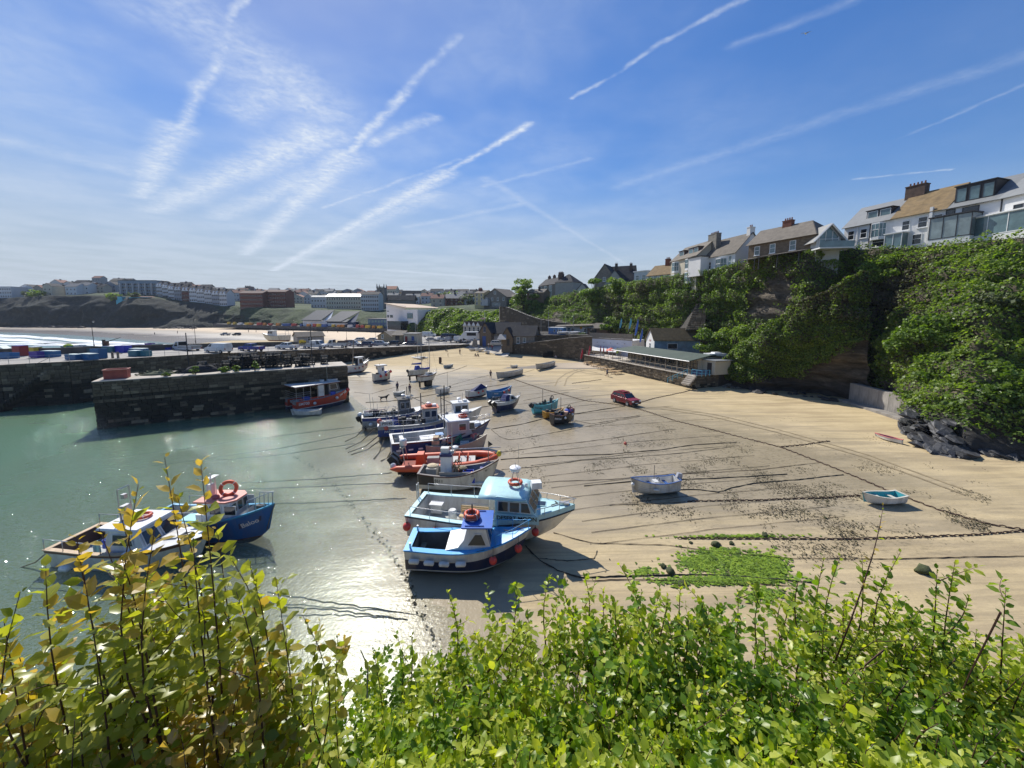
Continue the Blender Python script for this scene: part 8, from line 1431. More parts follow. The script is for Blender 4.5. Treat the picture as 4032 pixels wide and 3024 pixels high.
fx=lambda z: x1+.5-.55*(z-zg-.05)/1.0
for a,b in ((-.9,-.06),(.06,.9)): z0,z1=zg+.22,zg+.92;panel(t,[(fx(z0)+.02,a*w*.96,z0),(fx(z0)+.02,b*w*.96,z0),(fx(z1)+.02,b*w*.88,z1),(fx(z1)+.02,a*w*.88,z1)],white_p,glass_m,.05)
for s in (-1,1): q=[(x0+.4,s*w*.97,zg+.25),(x1-.1,s*w*.97,zg+.25),(x1-.3,s*w*.9,zg+.85),(x0+.4,s*w*.9,zg+.85)];panel(t,q if s<0 else q[::-1],white_p,glass_m,.05)
rail(h,t,.0,.42,.55,alu,.12,.022);MB().box((h.x(.76,1),0,h.sheer(.78)+.16),(.7,.7,.08)).build('hatch',gel,t);MB().box((h.x(.68,1),.0,h.sheer(.7)+.14),(2.2,.5,.06)).build('walkway',paint('pale_grey',(.45,.46,.47),.6),t);mb=MB()
for k in range(4): mb.ring((h.x(.86,1)+.05*k,-.1,h.sheer(.86)+.16+.02*k),.28-.03*k,.018,14,4)
mb.build('rope_coil',rope_m,t);crate(t,(-L_*.22,.1,1.2),(.7,.6,.5),blue_c);MB().box((-L_*.3,h.B*.36,1.25),(L_*.26,.35,.07)).build('side_bench',mat('teak',(.50,.36,.22),.6),t);MB().lathe([(.16,0),(.13,.75),(.08,.85)],(-L_*.24,-.6,.8),8).build('bottle_drum',paint('aqua',(.22,.55,.60),.5),t);lifebuoy(t,(x0+.9,.2,zr+.2),.32)
mb=MB()
for y in (-.3,.3): mb.bar((x0+.1,y,zr),(x0+.1,y,zr+1.9),.03,5)
mb.bar((x0+.1,-.3,zr+1.9),(x0+.1,.3,zr+1.9),.03,5);mb.box((x0+.1,0,zr+.5),(.25,.4,.8)).box((x0+.1,0,zr+1.4),(.2,.2,.25));mb.build('mast',alu,t);MB().ball((x0-.5,.7,zg+.8),.2,8,5).build('net_float',blackp,t)
MB().tube([(-L_*.5,-.8,1.5),(-L_*.5-.8,-1.2,.7),(-L_*.5-1.6,-1.3,.42)],.03,5).build('stern_rope',rope_m,t);fender(h,t,.18,-1,white_f,.75,.5,.16)
# boat laid up on the quay
p=Q(1085,1345);t=thing('fishing_boat','cream fishing boat laid up on the quay behind the pickups','boat',p+Vector((0,0,.1)),PI-.12);h=Hull(9.2,3.1,1.9,sb=.45,ss=.08,tr=.85,rake=.1,wl=.5,full=2.1);h.outer([(.45,0),(('s',-.1),1),(('s',0),2)]).build('hull',[maroon,CR,dark_w],t,smooth=35);fit(h,'z',t,gel,gel,gel,.9,.14,0,.7,.72);h.deck(.62,1.).build('foredeck',gel,t);zg=h.sheer(.6)
MB().prism([(.1,1.2),(2.0,zg),(1.7,zg+1.5),(.1,zg+1.5)],-1.0,1.0).build('wheelhouse',white_p,t);MB().box((.9,0,zg+1.55),(2.4,2.2,.1)).build('roof',white_p,t);rail(h,t,0,.4,.6,alu)
for s in (-1,1):
 for k in range(2): q=[(.25+.8*k,s*1.0,zg+.5),(.9+.8*k,s*1.,zg+.5),(.9+.75*k,s*1.,zg+1.3),(.25+.8*k,s*1.,zg+1.3)];panel(t,q if s<0 else q[::-1],white_p,glass_m)
mb=MB().bar((1,0,zg+1.6),(1,0,zg+3),.03,5);mb.box((-4.3,0,3.4),(.1,1.6,.1));[mb.bar((-4.3,s*.8,1.6),(-4.3,s*.8,3.4),.05,5) for s in (-1,1)];mb.build('gantry',alu,t)
# two small boats on the slipway and dinghies on the quay edge
for px,py,rz,lb in ((1872,1382,.4,'white dinghy on the slipway beside the parked boats'),(1912,1389,1.9,'white dinghy with a grey cover lower on the slipway'),(1855,1372,.2,'upturned white dinghy at the top of the slipway')):
 pass
# ------------------------------------------------------------------ vehicles
tyre_m=mat('tyre',(.02,.02,.021),.85,.2,4);rim_m=mat('wheel_rim',(.40,.41,.42),.35,.1,3,metal=.6);head_m=mat('headlight',(.72,.74,.76),.12,.05);tail_m=mat('tail_light',(.30,.01,.01),.3)
KIND={'suv': (4.5,1.8,[(-2.22,.35),(2.2,.35),(2.25,.75),(2.1,.98),(1.15,1.08),(-2.2,1.1),(-2.27,.6)],[(-2.1,1.08),(1.12,1.06),(.45,1.66),(-1.75,1.70)],(1.35,-1.35),.36),
'saloon': (4.4,1.75,[(-2.15,.3),(2.15,.3),(2.2,.62),(2.0,.82),(1.1,.92),(-2.1,.95),(-2.2,.6)],[(-1.9,.93),(1.1,.9),(.35,1.42),(-1.2,1.45)],(1.35,-1.3),.32),
'pickup': (5.2,1.85,[(-2.55,.5),(2.55,.45),(2.6,.9),(2.45,1.1),(1.5,1.18),(-2.55,1.2)],[(-.75,1.18),(1.45,1.16),(.75,1.78),(-.6,1.80)],(1.6,-1.55),.40),
'van': (5.0,2.0,[(-2.45,.4),(2.45,.4),(2.5,.8),(2.35,1.1),(1.75,1.22),(-2.48,1.25)],[(-2.46,1.24),(1.75,1.2),(1.0,2.0),(-2.4,2.02)],(1.65,-1.5),.36),
'truck': (6.2,2.1,[(-3.0,.65),(3.05,.42),(3.1,.9),(2.9,1.15),(2.4,1.25),(-3.0,.95)],[(.9,1.0),(2.42,1.22),(1.8,2.15),(.95,2.2)],(2.2,-1.8),.40)}
def car(name,label,p,rz,kind,m_,cat='car',group=None,extra=None):
 L_,W_,body,cab,wx,wr=KIND[kind];t=thing(name,label,cat,p,rz,group);b=MB().prism(body,-W_/2,W_/2,0,None,lambda x,z: 1-.06*max(0,abs(x)-L_*.40)/L_*8);o=b.build('body',m_,t);bv=o.modifiers.new('soft','BEVEL');bv.width=.06;bv.segments=2;bv.limit_method='ANGLE'
 z0,z1=cab[0][1],cab[2][1];tp=lambda x,z: 1-.16*max(0,z-z0)/(z1-z0);MB().prism(cab,-W_*.47,W_*.47,0,None,tp).build('cabin',m_,t)
 (xr,zr_),(xf,zf_),(xt,zt),(xq,zq)=cab;n=1 if kind in ('van','truck') else 2 if kind=='pickup' else 3;x_lo=xr if kind !='van' else .55
 for s in (-1,1):
  for k in range(n):
   f0,f1=(k+.07)/n,(k+.93)/n;a0,a1=x_lo+.15+(xf-x_lo-.35)*f0,x_lo+.15+(xf-x_lo-.35)*f1;b0,b1=(xq if kind !='van' else .55)+.12+(xt-(xq if kind !='van' else .55)-.2)*f0,(xq if kind !='van' else .55)+.12+(xt-(xq if kind !='van' else .55)-.2)*f1;zz0,zz1=z0+.10,z1-.10;q=[Vector((a0,s*W_*.47*tp(0,zz0),zz0)),Vector((a1,s*W_*.47*tp(0,zz0),zz0)),Vector((b1,s*W_*.47*tp(0,zz1),zz1)),Vector((b0,s*W_*.47*tp(0,zz1),zz1))];MB().slab(q if s<0 else q[::-1],.012).build('window',glass_d,t)
 for (xa,za,xb,zb,nm) in ((xf,zf_,xt,zt,'windscreen'),(xr,zr_,xq,zq,'rear_window')):
  if nm=='rear_window' and kind in ('van',): continue
  A,Bv=Vector((xa,0,za)),Vector((xb,0,zb));u=lambda f,y: A.lerp(Bv,f)+Vector((0,y*W_*.43*(1-.16*f),0));q=[u(.1,-1),u(.1,1),u(.92,1),u(.92,-1)];MB().slab(q if nm=='windscreen' else q[::-1],.014).build(nm,glass_d,t)
 for x in wx:
  for s in (-1,1): w=MB().lathe([(wr*.8,-.11),(wr,-.08),(wr,.08),(wr*.8,.11)],(x,s*(W_/2-.09),wr),14,0,'y').build('wheel',tyre_m,t);MB().lathe([(wr*.62,-.02),(wr*.62,.02)],(x,s*(W_/2+.025),wr),10,0,'y').build('rim',rim_m,w)
 xh=body[2][0]-.06
 for s in (-1,1): MB().box((xh,s*W_*.36,.80 if kind not in ('saloon',) else .66),(.16,.34,.17)).build('headlight',head_m,t);MB().box((-L_/2+.05,s*W_*.42,.9),(.1,.16,.3)).build('tail_light',tail_m,t)
 MB().box((xh+.02,0,.52),(.16,W_*.9,.2)).build('bumper',black_rub if kind !='saloon' else m_,t);MB().box((xh+.11,0,.55),(.02,.52,.12)).build('number_plate',white_p,t);MB().box((xh+.06,0,.8),(.06,.6,.12)).build('grille',black_rub,t)
 if kind=='pickup': MB().box((-1.65,0,1.205),(1.6,W_*.84,.03)).build('load_bed',black_rub,t)
 if kind=='truck':
  MB().box((-1.1,0,1.02),(3.9,2.1,.14)).build('flat_bed',grey_deck,t)
  for s in (-1,1): MB().box((-1.1,s*1.04,1.25),(3.9,.05,.36)).build('side_board',mat('side_board',(.42,.43,.43),.5,metal=.4),t)
  MB().box((-3.05,0,1.25),(.05,2.1,.36)).build('tail_board',grey_deck,t)
 return t
RC=paint('car_red',(.22,.012,.022),.25,.05);suv=car('parked_car','dark red four wheel drive car standing alone on the sand',ground(2462,1590),-1.12,'suv',RC)
for s in (-1,1): MB().bar((-1.5,s*.62,1.74),(.3,s*.62,1.74),.03,5).build('roof_rail',black_rub,suv)
MB().box((-.5,0,1.80),(1.3,1.0,.10)).build('roof_box',RC,suv);MB().ball((.55,.5,1.70),.09,8,5).build('roof_light',white_p,suv)
CW_,CB_,CS,CK,CN=paint('car_white',(.66,.67,.66),.3,.1),paint('car_blue',(.012,.035,.28),.25,.05),paint('car_silver',(.36,.37,.38),.25,.05),paint('car_black',(.012,.013,.016),.2,.05),paint('car_navy',(.015,.02,.06),.22,.05)
GQ='vehicles parked on the quay'
for nm,lb,px,py,rz,kd,mm_,ct_ in (('flatbed_truck','white flatbed truck parked beyond the white van',735,1386,PI-.30,'truck',CW_,'truck'),('delivery_van','white van parked at the quay edge',862,1390,PI-.20,'van',CW_,'van'),('pickup_truck','bright blue pickup right of the white van',992,1384,PI-.15,'pickup',CB_,'pickup'),('pickup_truck','white pickup right of the blue one',1133,1377,PI-.1,'pickup',CW_,'pickup'),
('tipper_truck','white double cab tipper with yellow chevrons on its tail',1236,1373,-.02,'truck',CW_,'truck'),('flatbed_truck','white flatbed truck with a brown load facing the tipper',1330,1369,PI-.05,'truck',CW_,'truck'),('parked_car','silver car parked behind the brown loaded truck',1395,1364,.1,'suv',CS,'car'),('parked_car','dark blue van like car in front of the quay building',1440,1366,PI,'suv',CN,'car'),
('parked_car','silver estate car right of the dark blue one',1500,1363,.05,'suv',CS,'car'),('parked_car','black hatchback in front of the tan building',1550,1361,PI,'suv',CK,'car'),('parked_car','dark blue saloon at the right end of the parked row',1614,1359,PI+.05,'saloon',CN,'car'),('parked_car','white car in the second row behind the silver cars',1412,1347,PI+.2,'suv',CW_,'car'),('parked_car','shiny silver car in the second row left of the tan building',1462,1345,PI+.1,'saloon',CS,'car')):
 t=car(nm,lb,Q(px,py),rz,kd,mm_,ct_,GQ)
 if 'chevrons' in lb:
  MB().box((-3.12,0,1.6),(.06,2.1,1.3)).build('chevron_board',mat('chevron_yellow',(.60,.42,.02),.5),t);[MB().box((-2.6,-1.06,1.35+.0*k),(.16,.03,.9),0,0,.7).build('chevron',black_rub,t).__setattr__('location',(-.1+.35*k,0,.1)) for k in range(4)];MB().box((-2.2,-1.045,1.6),(1.7,.03,1.1)).build('side_sign',mat('chevron_yellow',(.60,.42,.02),.5),t);MB().box((.2,0,1.6),(1.4,1.9,1.1)).build('crew_cab',CW_,t)
 if 'brown load' in lb: MB().box((-1.4,0,1.5),(2.6,1.6,.8),0,0,0,(.8,.8)).build('load',brick_d,t)
for i,(px,py,rz,kd,mm_,lb) in enumerate(((1700,1343,.3,'saloon',CS,'silver car near the flat cream quay store'),(1740,1342,.5,'saloon',CW_,'white car among the boats in the car park'),(1775,1346,1.2,'van',CS,'grey van facing the slipway'),(1806,1344,1.3,'van',CW_,'white van beside the grey van'),(1812,1353,PI/2+2.9,'suv',CK,'small dark car in front of the white vans'),(1836,1347,1.4,'van',CW_,'white van with a rounded roof by the pillar'),(1690,1328,.1,'van',CW_,'long white camper under the wooded bank'),(1760,1331,.2,'suv',CN,'dark car under the wooded bank'),(1790,1332,.2,'suv',CK,'black car behind the vans'),(1960,1362,-.1,'suv',CS,'silver estate car outside the lifeboat house'))):
 p=D(px,py,145-(i>1)*6 if i !=9 else 117);p.z=max(3.1,D(px,py,p.y).z) if i !=9 else D(px,py,p.y).z;car('parked_car' if kd !='van' else 'parked_van',lb,p,rz,kd,mm_,'car' if kd !='van' else 'van','vehicles in the harbour car park')
p=D(1850,1336,132);t=thing('box_truck','tall white box truck with dark glass beside the lifeboat house','truck',p+Vector((0,0,-.4)),PI-.1);MB().prism([(-3,.5),(3,.5),(3.1,1.5),(2.4,2.4),(1.6,3.1),(-3,3.1)],-1.15,1.15).build('body',CW_,t);MB().box((-.8,1.16,2.2),(3.2,.05,1.0)).box((-.8,-1.16,2.2),(3.2,.05,1.0)).build('window',glass_d,t,kind='stuff')
for x in (-1.9,1.9):
 for s in (-1,1): MB().lathe([(.4,-.12),(.4,.12)],(x,s*1.05,.4),10,0,'y').build('wheel',tyre_m,t)
# ------------------------------------------------------------------ people, a dog and a gull
def body(pose):
 P_={'hip': (0,0,.92),'che': (.02,0,1.28),'neck': (.03,0,1.46),'head': (.05,0,1.57),'top': (.05,0,1.70),'sl': (.02,.19,1.38),'sr': (.02,-.19,1.38)};R_={'hip': .15,'che': .17,'neck': .065,'head': .10,'top': .08,'sl': .07,'sr': .07}
 limbs={'stand': ((.02,.10),(.03,.10),(.0,.11),(.0,-.11),(.02,.24),(.02,-.24)),'walk': ((.18,.10),(.30,.10),(-.10,-.10),(-.32,-.10),(-.20,.26),(.22,-.26))}
 if pose=='sit':
  P_={'hip': (0,0,.14),'che': (-.08,0,.50),'neck': (-.06,0,.68),'head': (-.02,0,.79),'top': (-.02,0,.92),'sl': (-.07,.19,.60),'sr': (-.07,-.19,.60)};J=[('kl',(.38,.12,.42),.07),('fl',(.62,.13,.06),.05),('kr',(.38,-.12,.40),.07),('fr',(.64,-.13,.06),.05),('el',(.10,.27,.38),.045),('hl',(.33,.18,.42),.035),('er',(-.15,-.28,.35),.045),('hr',(-.22,-.30,.05),.035)]
 elif pose=='walk': J=[('kl',(.20,.10,.50),.07),('fl',(.30,.10,.05),.05),('kr',(-.04,-.10,.48),.07),('fr',(-.34,-.10,.12),.05),('el',(-.12,.26,1.12),.045),('hl',(-.02,.27,.88),.035),('er',(.10,-.26,1.12),.045),('hr',(.30,-.24,.95),.035)]
 else: J=[('kl',(.02,.11,.48),.07),('fl',(.03,.13,.05),.055),('kr',(.0,-.11,.48),.07),('fr',(.02,-.13,.05),.055),('el',(-.02,.27,1.10),.045),('hl',(.08,.26,.86),.035),('er',(-.02,-.27,1.10),.045),('hr',(.12,-.22,.90),.035)]
 for k,p,r_ in J: P_[k]=p;R_[k]=r_
 E=[('hip','che'),('che','neck'),('neck','head'),('head','top'),('che','sl'),('che','sr'),('sl','el'),('el','hl'),('sr','er'),('er','hr'),('hip','kl'),('kl','fl'),('hip','kr'),('kr','fr')]
 return skin(P_,R_,E,'hip')
def skin(P_,R_,E,root):
 ks=list(P_);me=bpy.data.meshes.new('skin');me.from_pydata([P_[k] for k in ks],[(ks.index(a),ks.index(b)) for a,b in E],[]);o=bpy.data.objects.new('skin',me);COL.objects.link(o);m_=o.modifiers.new('s','SKIN');bm=bmesh.new();bm.from_mesh(me);ly=bm.verts.layers.skin.verify();bm.verts.ensure_lookup_table()
 for i,k in enumerate(ks): bm.verts[i][ly].radius=(R_[k],R_[k]);bm.verts[i][ly].use_root=(k==root)
 bm.to_mesh(me);bm.free();s=o.modifiers.new('d','SUBSURF');s.levels=1;dg=bpy.context.evaluated_depsgraph_get();out=bpy.data.meshes.new_from_object(o.evaluated_get(dg));bpy.data.objects.remove(o);return out
POSE={k: body(k) for k in ('stand','walk','sit')}
skin_m=mat('skin',(.46,.27,.19),.6,.08,4);hair_m=mat('hair',(.05,.032,.02),.7)
def person(label,p,rz,pose,top,legs,shorts=False):
 me=POSE[pose].copy();[me.materials.append(m_) for m_ in (skin_m,mat('cloth_%d_%d_%d' % tuple(int(c*99) for c in top),top,.8),mat('cloth_%d_%d_%d' % tuple(int(c*99) for c in legs),legs,.8))];hip=.95 if pose !='sit' else .22;nk=1.44 if pose !='sit' else .66
 for f in me.polygons:
  c=f.center;f.material_index=0 if c.z>nk or (shorts and c.z<hip-.42) or (pose=='sit' and c.x>.45) else (1 if c.z>hip and not (abs(c.y)>.2 and c.z<hip+.18 and shorts) else 2)
 sm(me,True);o=bpy.data.objects.new('person',me);COL.objects.link(o);o.location=p;o.rotation_euler=(0,0,rz);tag(o,label,'person');hd=(.05,0,1.63) if pose !='sit' else (-.03,0,.86);MB().ball((hd[0]-.02,0,hd[2]+.02),.118,8,6,0,1.0).build('hair',hair_m,o,smooth=True);return o
PP=[('man in dark shirt and shorts walking past the long rowing gigs',(1932,1490),-1.4,'walk',(.05,.03,.04),(.03,.03,.04),1),('man in grey shirt and dark shorts walking by the picnic tables',(2390,1484),-1.2,'walk',(.25,.25,.27),(.05,.02,.03),1),('person in dark clothes standing in the grey tender',(1565,1548),-.6,'stand',(.03,.03,.07),(.02,.02,.03),0),('person in a hooded dark jacket standing beside the grey tender',(1614,1552),2.5,'stand',(.05,.02,.06),(.03,.03,.05),0),
('person standing on the sand below the quay wall',(1811,1396),1.,'stand',(.10,.04,.03),(.03,.03,.03),0),('child standing on the sand left of the slipway',(1764,1404),0.,'stand',(.2,.1,.06),(.1,.06,.04),0),('person crouched at the foot of the quay wall',(1756,1385),.6,'sit',(.05,.05,.06),(.3,.2,.15),0),('left one of the two people sitting below the slipway wall',(1872,1404),-1.,'sit',(.03,.03,.03),(.03,.03,.03),0),('right one of the two people sitting below the slipway wall',(1882,1404),-1.2,'sit',(.04,.03,.03),(.05,.04,.03),0),
('person in red standing on the slipway near the silver car',(1938,1379),2.,'stand',(.22,.02,.05),(.03,.03,.05),0),('pale dressed person walking down the slipway',(1924,1371),-2.,'walk',(.5,.45,.42),(.1,.08,.08),1),('person in a white top sitting against the harbour wall',(2188,1410),-1.3,'sit',(.55,.45,.45),(.2,.1,.1),0),('person in white standing in the shade of the harbour wall',(2240,1411),-1.,'stand',(.6,.6,.6),(.3,.3,.3),0),('dark haired person sitting at the first picnic table',(2312,1441),.3,'sit',(.02,.02,.025),(.03,.03,.04),0)]
for lb,px,rz,ps,a,b,sh in PP:
 p=ground(*px);
 if 'slipway near' in lb or 'down the slipway' in lb: p=D(px[0],px[1],118)
 if 'in the grey tender' in lb: p.z+=.25
 o=person(lb,p,rz,ps,a,b,sh)
 if 'child' in lb: o.scale=(.62,)*3
o=person('person in a white shirt lying back on a towel below the dark rocks',ground(3880,1783),PI-.25,'sit',(.68,.66,.66),(.42,.26,.18),1);o.rotation_euler=(0,-.75,PI-.25);o.location.z+=.12
tw_=MB().box((0,0,.02),(2.1,.8,.03)).build('beach_towel',mat('towel_pale',(.55,.45,.42),.9));tw_.location=ground(3880,1787);tw_.rotation_euler.z=-.1;tag(tw_,'pale towel under the reclining person','towel');tw_=MB().box((0,0,.03),(2.2,.7,.05)).build('beach_mat',mat('mat_red',(.40,.12,.14),.8));tw_.location=ground(4010,1802);tw_.rotation_euler.z=-.4;tag(tw_,'red patterned mat on the sand at the far right edge','mat')
dogm=skin({'a': (-.30,0,.42),'b': (0,0,.43),'c': (.28,0,.46),'n': (.42,0,.60),'h': (.50,0,.68),'m': (.64,0,.64),'t1': (-.45,0,.50),'t2': (-.62,0,.58),'f1': (.27,.09,.22),'f2': (.28,.09,.02),'g1': (.27,-.09,.22),'g2': (.33,-.09,.02),'r0': (-.28,.10,.30),'r1': (-.40,.10,.18),'r2': (-.36,.10,.02),'s0': (-.28,-.10,.30),'s1': (-.36,-.10,.18),'s2': (-.28,-.10,.02)},{'a': .11,'b': .11,'c': .13,'n': .075,'h': .085,'m': .04,'t1': .035,'t2': .03,'f1': .04,'f2': .03,'g1': .04,'g2': .03,'r0': .07,'r1': .035,'r2': .03,'s0': .07,'s1': .035,'s2': .03},[('a','b'),('b','c'),('c','n'),('n','h'),('h','m'),('a','t1'),('t1','t2'),('c','f1'),('f1','f2'),('c','g1'),('g1','g2'),('a','r0'),('r0','r1'),('r1','r2'),('a','s0'),('s0','s1'),('s1','s2')],'b')
dogm.materials.append(mat('dog_black',(.02,.018,.017),.8));dogm.materials.append(mat('dog_tan',(.28,.15,.07),.8));[setattr(f,'material_index',1) for f in dogm.polygons if f.center.z<.24];dg_=bpy.data.objects.new('dog',dogm);COL.objects.link(dg_);dg_.location=ground(1512,1578);dg_.rotation_euler.z=.3;dg_.scale=(1.35,)*3;tag(dg_,'black and tan dog walking on the wet sand','dog')
gp=D(3172,132,60);gl_=thing('gull','lone gull flying high in the blue sky on the right','bird',gp,.6,None,.3);MB().lathe([(.01,-.30),(.07,-.15),(.085,.05),(.05,.2),(.01,.3)],(0,0,0),8,0,'x').build('body',white_p,gl_,smooth=True);gw_=mat('gull_wing',(.35,.36,.38),.8)
for s in (-1,1): MB().slab([(.10,s*.05,.03),(.16,s*.32,.16),(.02,s*.72,.10),(-.05,s*.34,.13),(-.08,s*.05,.03)],.015).build('wing',gw_,gl_)
# ------------------------------------------------------------------ chains, ropes, weed, beach furniture
lk=MB().tube([(.155*math.cos(a)*(1.15 if abs(math.cos(a))>.5 else 1),.085*math.sin(a),0) for a in np.linspace(0,2*PI,9)[:-1]],.042,5,0,close=True).build('link',rust,link=False).data
def chain(label,pix,sp,parts=True,sc=1.):
 P_=np.array([list(ground(*q)) for q in pix]);n=min(298,max(2,int(np.linalg.norm(np.diff(P_,axis=0),axis=1).sum()/sp)));P_=interp_poly(P_,n);t=thing('mooring_chain',label,'chain',P_[0]);mb=MB();rr=random.Random(n)
 for i in range(n-1):
  a,b=Vector(P_[i]),Vector(P_[i+1]);d=b-a;z=gz(a.x,a.y)+.015;M_=Matrix.Translation(Vector((a.x,a.y,z))-(Vector(P_[0])))@ Euler(((PI/2 if i % 2 else 0)+rr.uniform(-.3,.3),rr.uniform(-.1,.1),math.atan2(d.y,d.x)+rr.uniform(-.25,.25))).to_matrix().to_4x4()@ Matrix.Scale(sc*d.length/.27*.82,4)
  o=bpy.data.objects.new('link',lk);COL.objects.link(o);o.parent=t;o.matrix_local=M_
 return t
chain('heavy rusty chain running diagonally down the beach past the red car',CHAIN,.30);chain('rusty chain from the right edge across to the green weed',[(4032,2092),(3850,2106),(3600,2117),(3300,2124),(3000,2123),(2660,2121)],.26);chain('chain from the red car up to the rocks at the cafe steps',[(2505,1590),(2580,1568),(2690,1545),(2745,1530)],.3);chain('chain lying through the turquoise lined rowing boat',[(3380,1952),(3240,1962),(3000,1970),(2700,1976)],.26);chain('short chain branch crossing the sand towards the pink kayak',[(3080,1760),(3160,1753),(3270,1737)],.28);chain('short chain branch below the picnic tables',[(2255,1510),(2310,1503),(2370,1495)],.3)
wrope=mat('weedy_rope',(.065,.056,.038),.9,.5,5,.5);RP=[('white boat at the pier',[(1395,1545),(1460,1552),(1519,1535),(1603,1514)]),('yachts',[(1440,1585),(1519,1582),(1640,1566),(1733,1549),(1860,1532),(1997,1512)]),('white dinghy by the yachts',[(1762,1522),(1850,1496),(1940,1474)]),('packed working boats',[(1693,1606),(1770,1592),(1842,1575),(1912,1562)]),('white topped workboat',[(1797,1622),(1860,1610),(1935,1598)]),('motor cruiser',[(2060,1578),(2150,1560),(2240,1545)]),('grey workboat, longest',[(1872,1655),(1980,1634),(2090,1614),(2200,1600),(2330,1572)]),('passenger boat bow',[(1936,1690),(2050,1672),(2135,1650),(2280,1628),(2460,1600)]),('passenger boat, thin',[(1934,1692),(1970,1722),(2006,1733),(2076,1724),(2240,1692),(2400,1664),(2520,1640)]),
('open grey boat',[(1925,1785),(1971,1782),(2180,1754),(2400,1728),(2560,1704),(2650,1690)]),('orange inflatable',[(1972,1810),(2200,1795),(2400,1790),(2600,1772),(2734,1752),(2900,1742)]),('white boat with black quarter',[(1975,1850),(2120,1838),(2300,1812),(2500,1800),(2700,1783),(2890,1760)]),('white hull, second',[(1965,1915),(2200,1896),(2400,1889),(2650,1869),(3000,1850),(3230,1822)]),('motor dinghy stern',[(2672,1930),(2740,1928),(2830,1940),(2880,1922),(2960,1905),(3140,1890),(3320,1870)]),('far left mooring',[(2400,1990),(2560,1984),(2700,1978)]),('pale blue boat, low',[(2180,2100),(2330,2140),(2430,2143),(2640,2149),(2770,2168),(2950,2185),(3100,2200),(3500,2203),(4032,2192)]),
('blue boat bow',[(2070,2150),(2120,2205),(2200,2250),(2290,2277),(2460,2270),(2620,2266),(2800,2264),(2960,2275),(3200,2296)]),('blue boat, slack',[(2120,2200),(2230,2210),(2340,2200),(2352,2170)]),('sand at lower right',[(2280,2290),(2480,2284),(2640,2288),(2900,2300),(3150,2310)]),('beach, faint',[(2300,1915),(2500,1895),(2800,1885),(3100,1868)]),('gig painter',[(2056,1470),(2095,1458),(2118,1450)]),('black boat',[(2262,1655),(2300,1664),(2330,1670),(2420,1655),(2520,1635)]),('upper sand',[(1640,1500),(1780,1462),(1840,1440)])]
wiggle=random.Random(8);THIN=[('thin rope',[(1560+k*95,1530+k*19),(1760+k*105,1488+k*22),(1990+k*110,1455+k*24)]) for k in range(1,9)]+[('thin rope',[(2050+k*40,1790+k*44),(2450+k*50,1745+k*42),(2850+k*60,1715+k*40)]) for k in range(9)]
for k,(nm,pix) in enumerate(RP+THIN):
 P_=interp_poly(np.array([list(ground(*q)) for q in pix]),max(8,len(pix)*7));P_=[(p[0]+wiggle.uniform(-.025,.025),p[1]+wiggle.uniform(-.025,.025),gz(p[0],p[1])+.035) for p in P_];o=MB().tube(P_,[(.011 if nm=='thin rope' else .017+.013*(k % 3==1))*wiggle.uniform(.6,1.6) for _ in P_],5).build('mooring_rope',wrope if k % 3 else rust);tag(o,'thin slack rope lying across the damp sand' if nm=='thin rope' else 'mooring rope lying on the sand: %s' % nm,'rope','mooring ropes on the sand')
for k,(nm,pix) in enumerate((('uppermost of the sunken lines',[(430,1800),(700,1770),(1000,1726),(1395,1680)]),('second of the sunken lines',[(480,1850),(800,1806),(1100,1765),(1420,1700)]),('third of the sunken lines',[(760,1820),(1100,1790),(1400,1745)]),('line under the pale blue boat stern',[(1000,1985),(1300,1975),(1600,1960)]),('line below the orange inflatable',[(950,1900),(1250,1885),(1540,1860)]),('line in the glittering shallows',[(1050,2330),(1300,2370),(1560,2410),(1730,2440)]),('lower line in the glittering shallows',[(1100,2390),(1330,2400),(1600,2440)]),('line at the far left',[(-40,2230),(60,2290),(160,2350)]),('long middle line',[(700,1935),(1100,1920),(1560,1900)]))):
 P_=interp_poly(np.array([list(G(*q,-.02)) for q in pix]),24);o=MB().tube([(p[0]+wiggle.uniform(-.06,.06),p[1]+wiggle.uniform(-.06,.06),-.05) for p in P_],.035,5).build('sunken_rope',wrope);tag(o,'dark rope under the shallow water: %s' % nm,'rope','ropes under the water')
for k,(a,b) in enumerate((((1440,1700),(1360,1738)),((1475,1712),(1362,1768)),((1500,1730),(1372,1782)),((1505,1748),(1385,1790)),((1512,1755),(1472,1806)),((1545,1790),(1500,1815)))):
 p,q=D(a[0],a[1]-22,G(*a,0).y),G(*b,0);m_=(p+q)/2-Vector((0,0,.35));o=MB().tube([p,p.lerp(m_,.6),m_,q.lerp(m_,.5),q],.055,5).build('stern_line',wrope);tag(o,'weedy mooring line hanging into the water from the sterns','rope','stern lines of the packed boats')
# weed: flat dark shreds on the sand, bright green algae in the wet hollow
rg=np.random.default_rng(31);weed_m=leafmat('dark_weed',[(.3,(.02,.018,.01)),(.6,(.05,.042,.022)),(.9,(.10,.10,.035))],.1,.7,1.);alg_m=leafmat('green_algae',[(.32,(.05,.09,.008)),(.55,(.15,.25,.014)),(.9,(.30,.40,.03))],.15,.6,.8)
def flat_scatter(name,pts,size,m_,seed,jit=.35,aspect=.38): P_=np.array(pts);P_[:,2]=hb(P_[:,0],P_[:,1])+.02;cat_scatter(P_,np.tile([0,0,1.],(len(P_),1)),size,m_,name,kind='stuff',jit=jit,aspect=aspect,seed=seed,sizevar=.8)
pw_=[]
while len(pw_)<12000:
 x,y=rg.uniform(1950,3900),rg.uniform(1640,2340);w=math.exp(-((y-(1700+(x-2200)*.25))/190.)**2)
 if rg.random()<w: p=G(x,y,.5);
 else: continue
 if vnoise(np.array([[p.x,p.y,0]]),.45,3)[0]>rg.uniform(.05,.5): pw_.append((p.x,p.y,0))
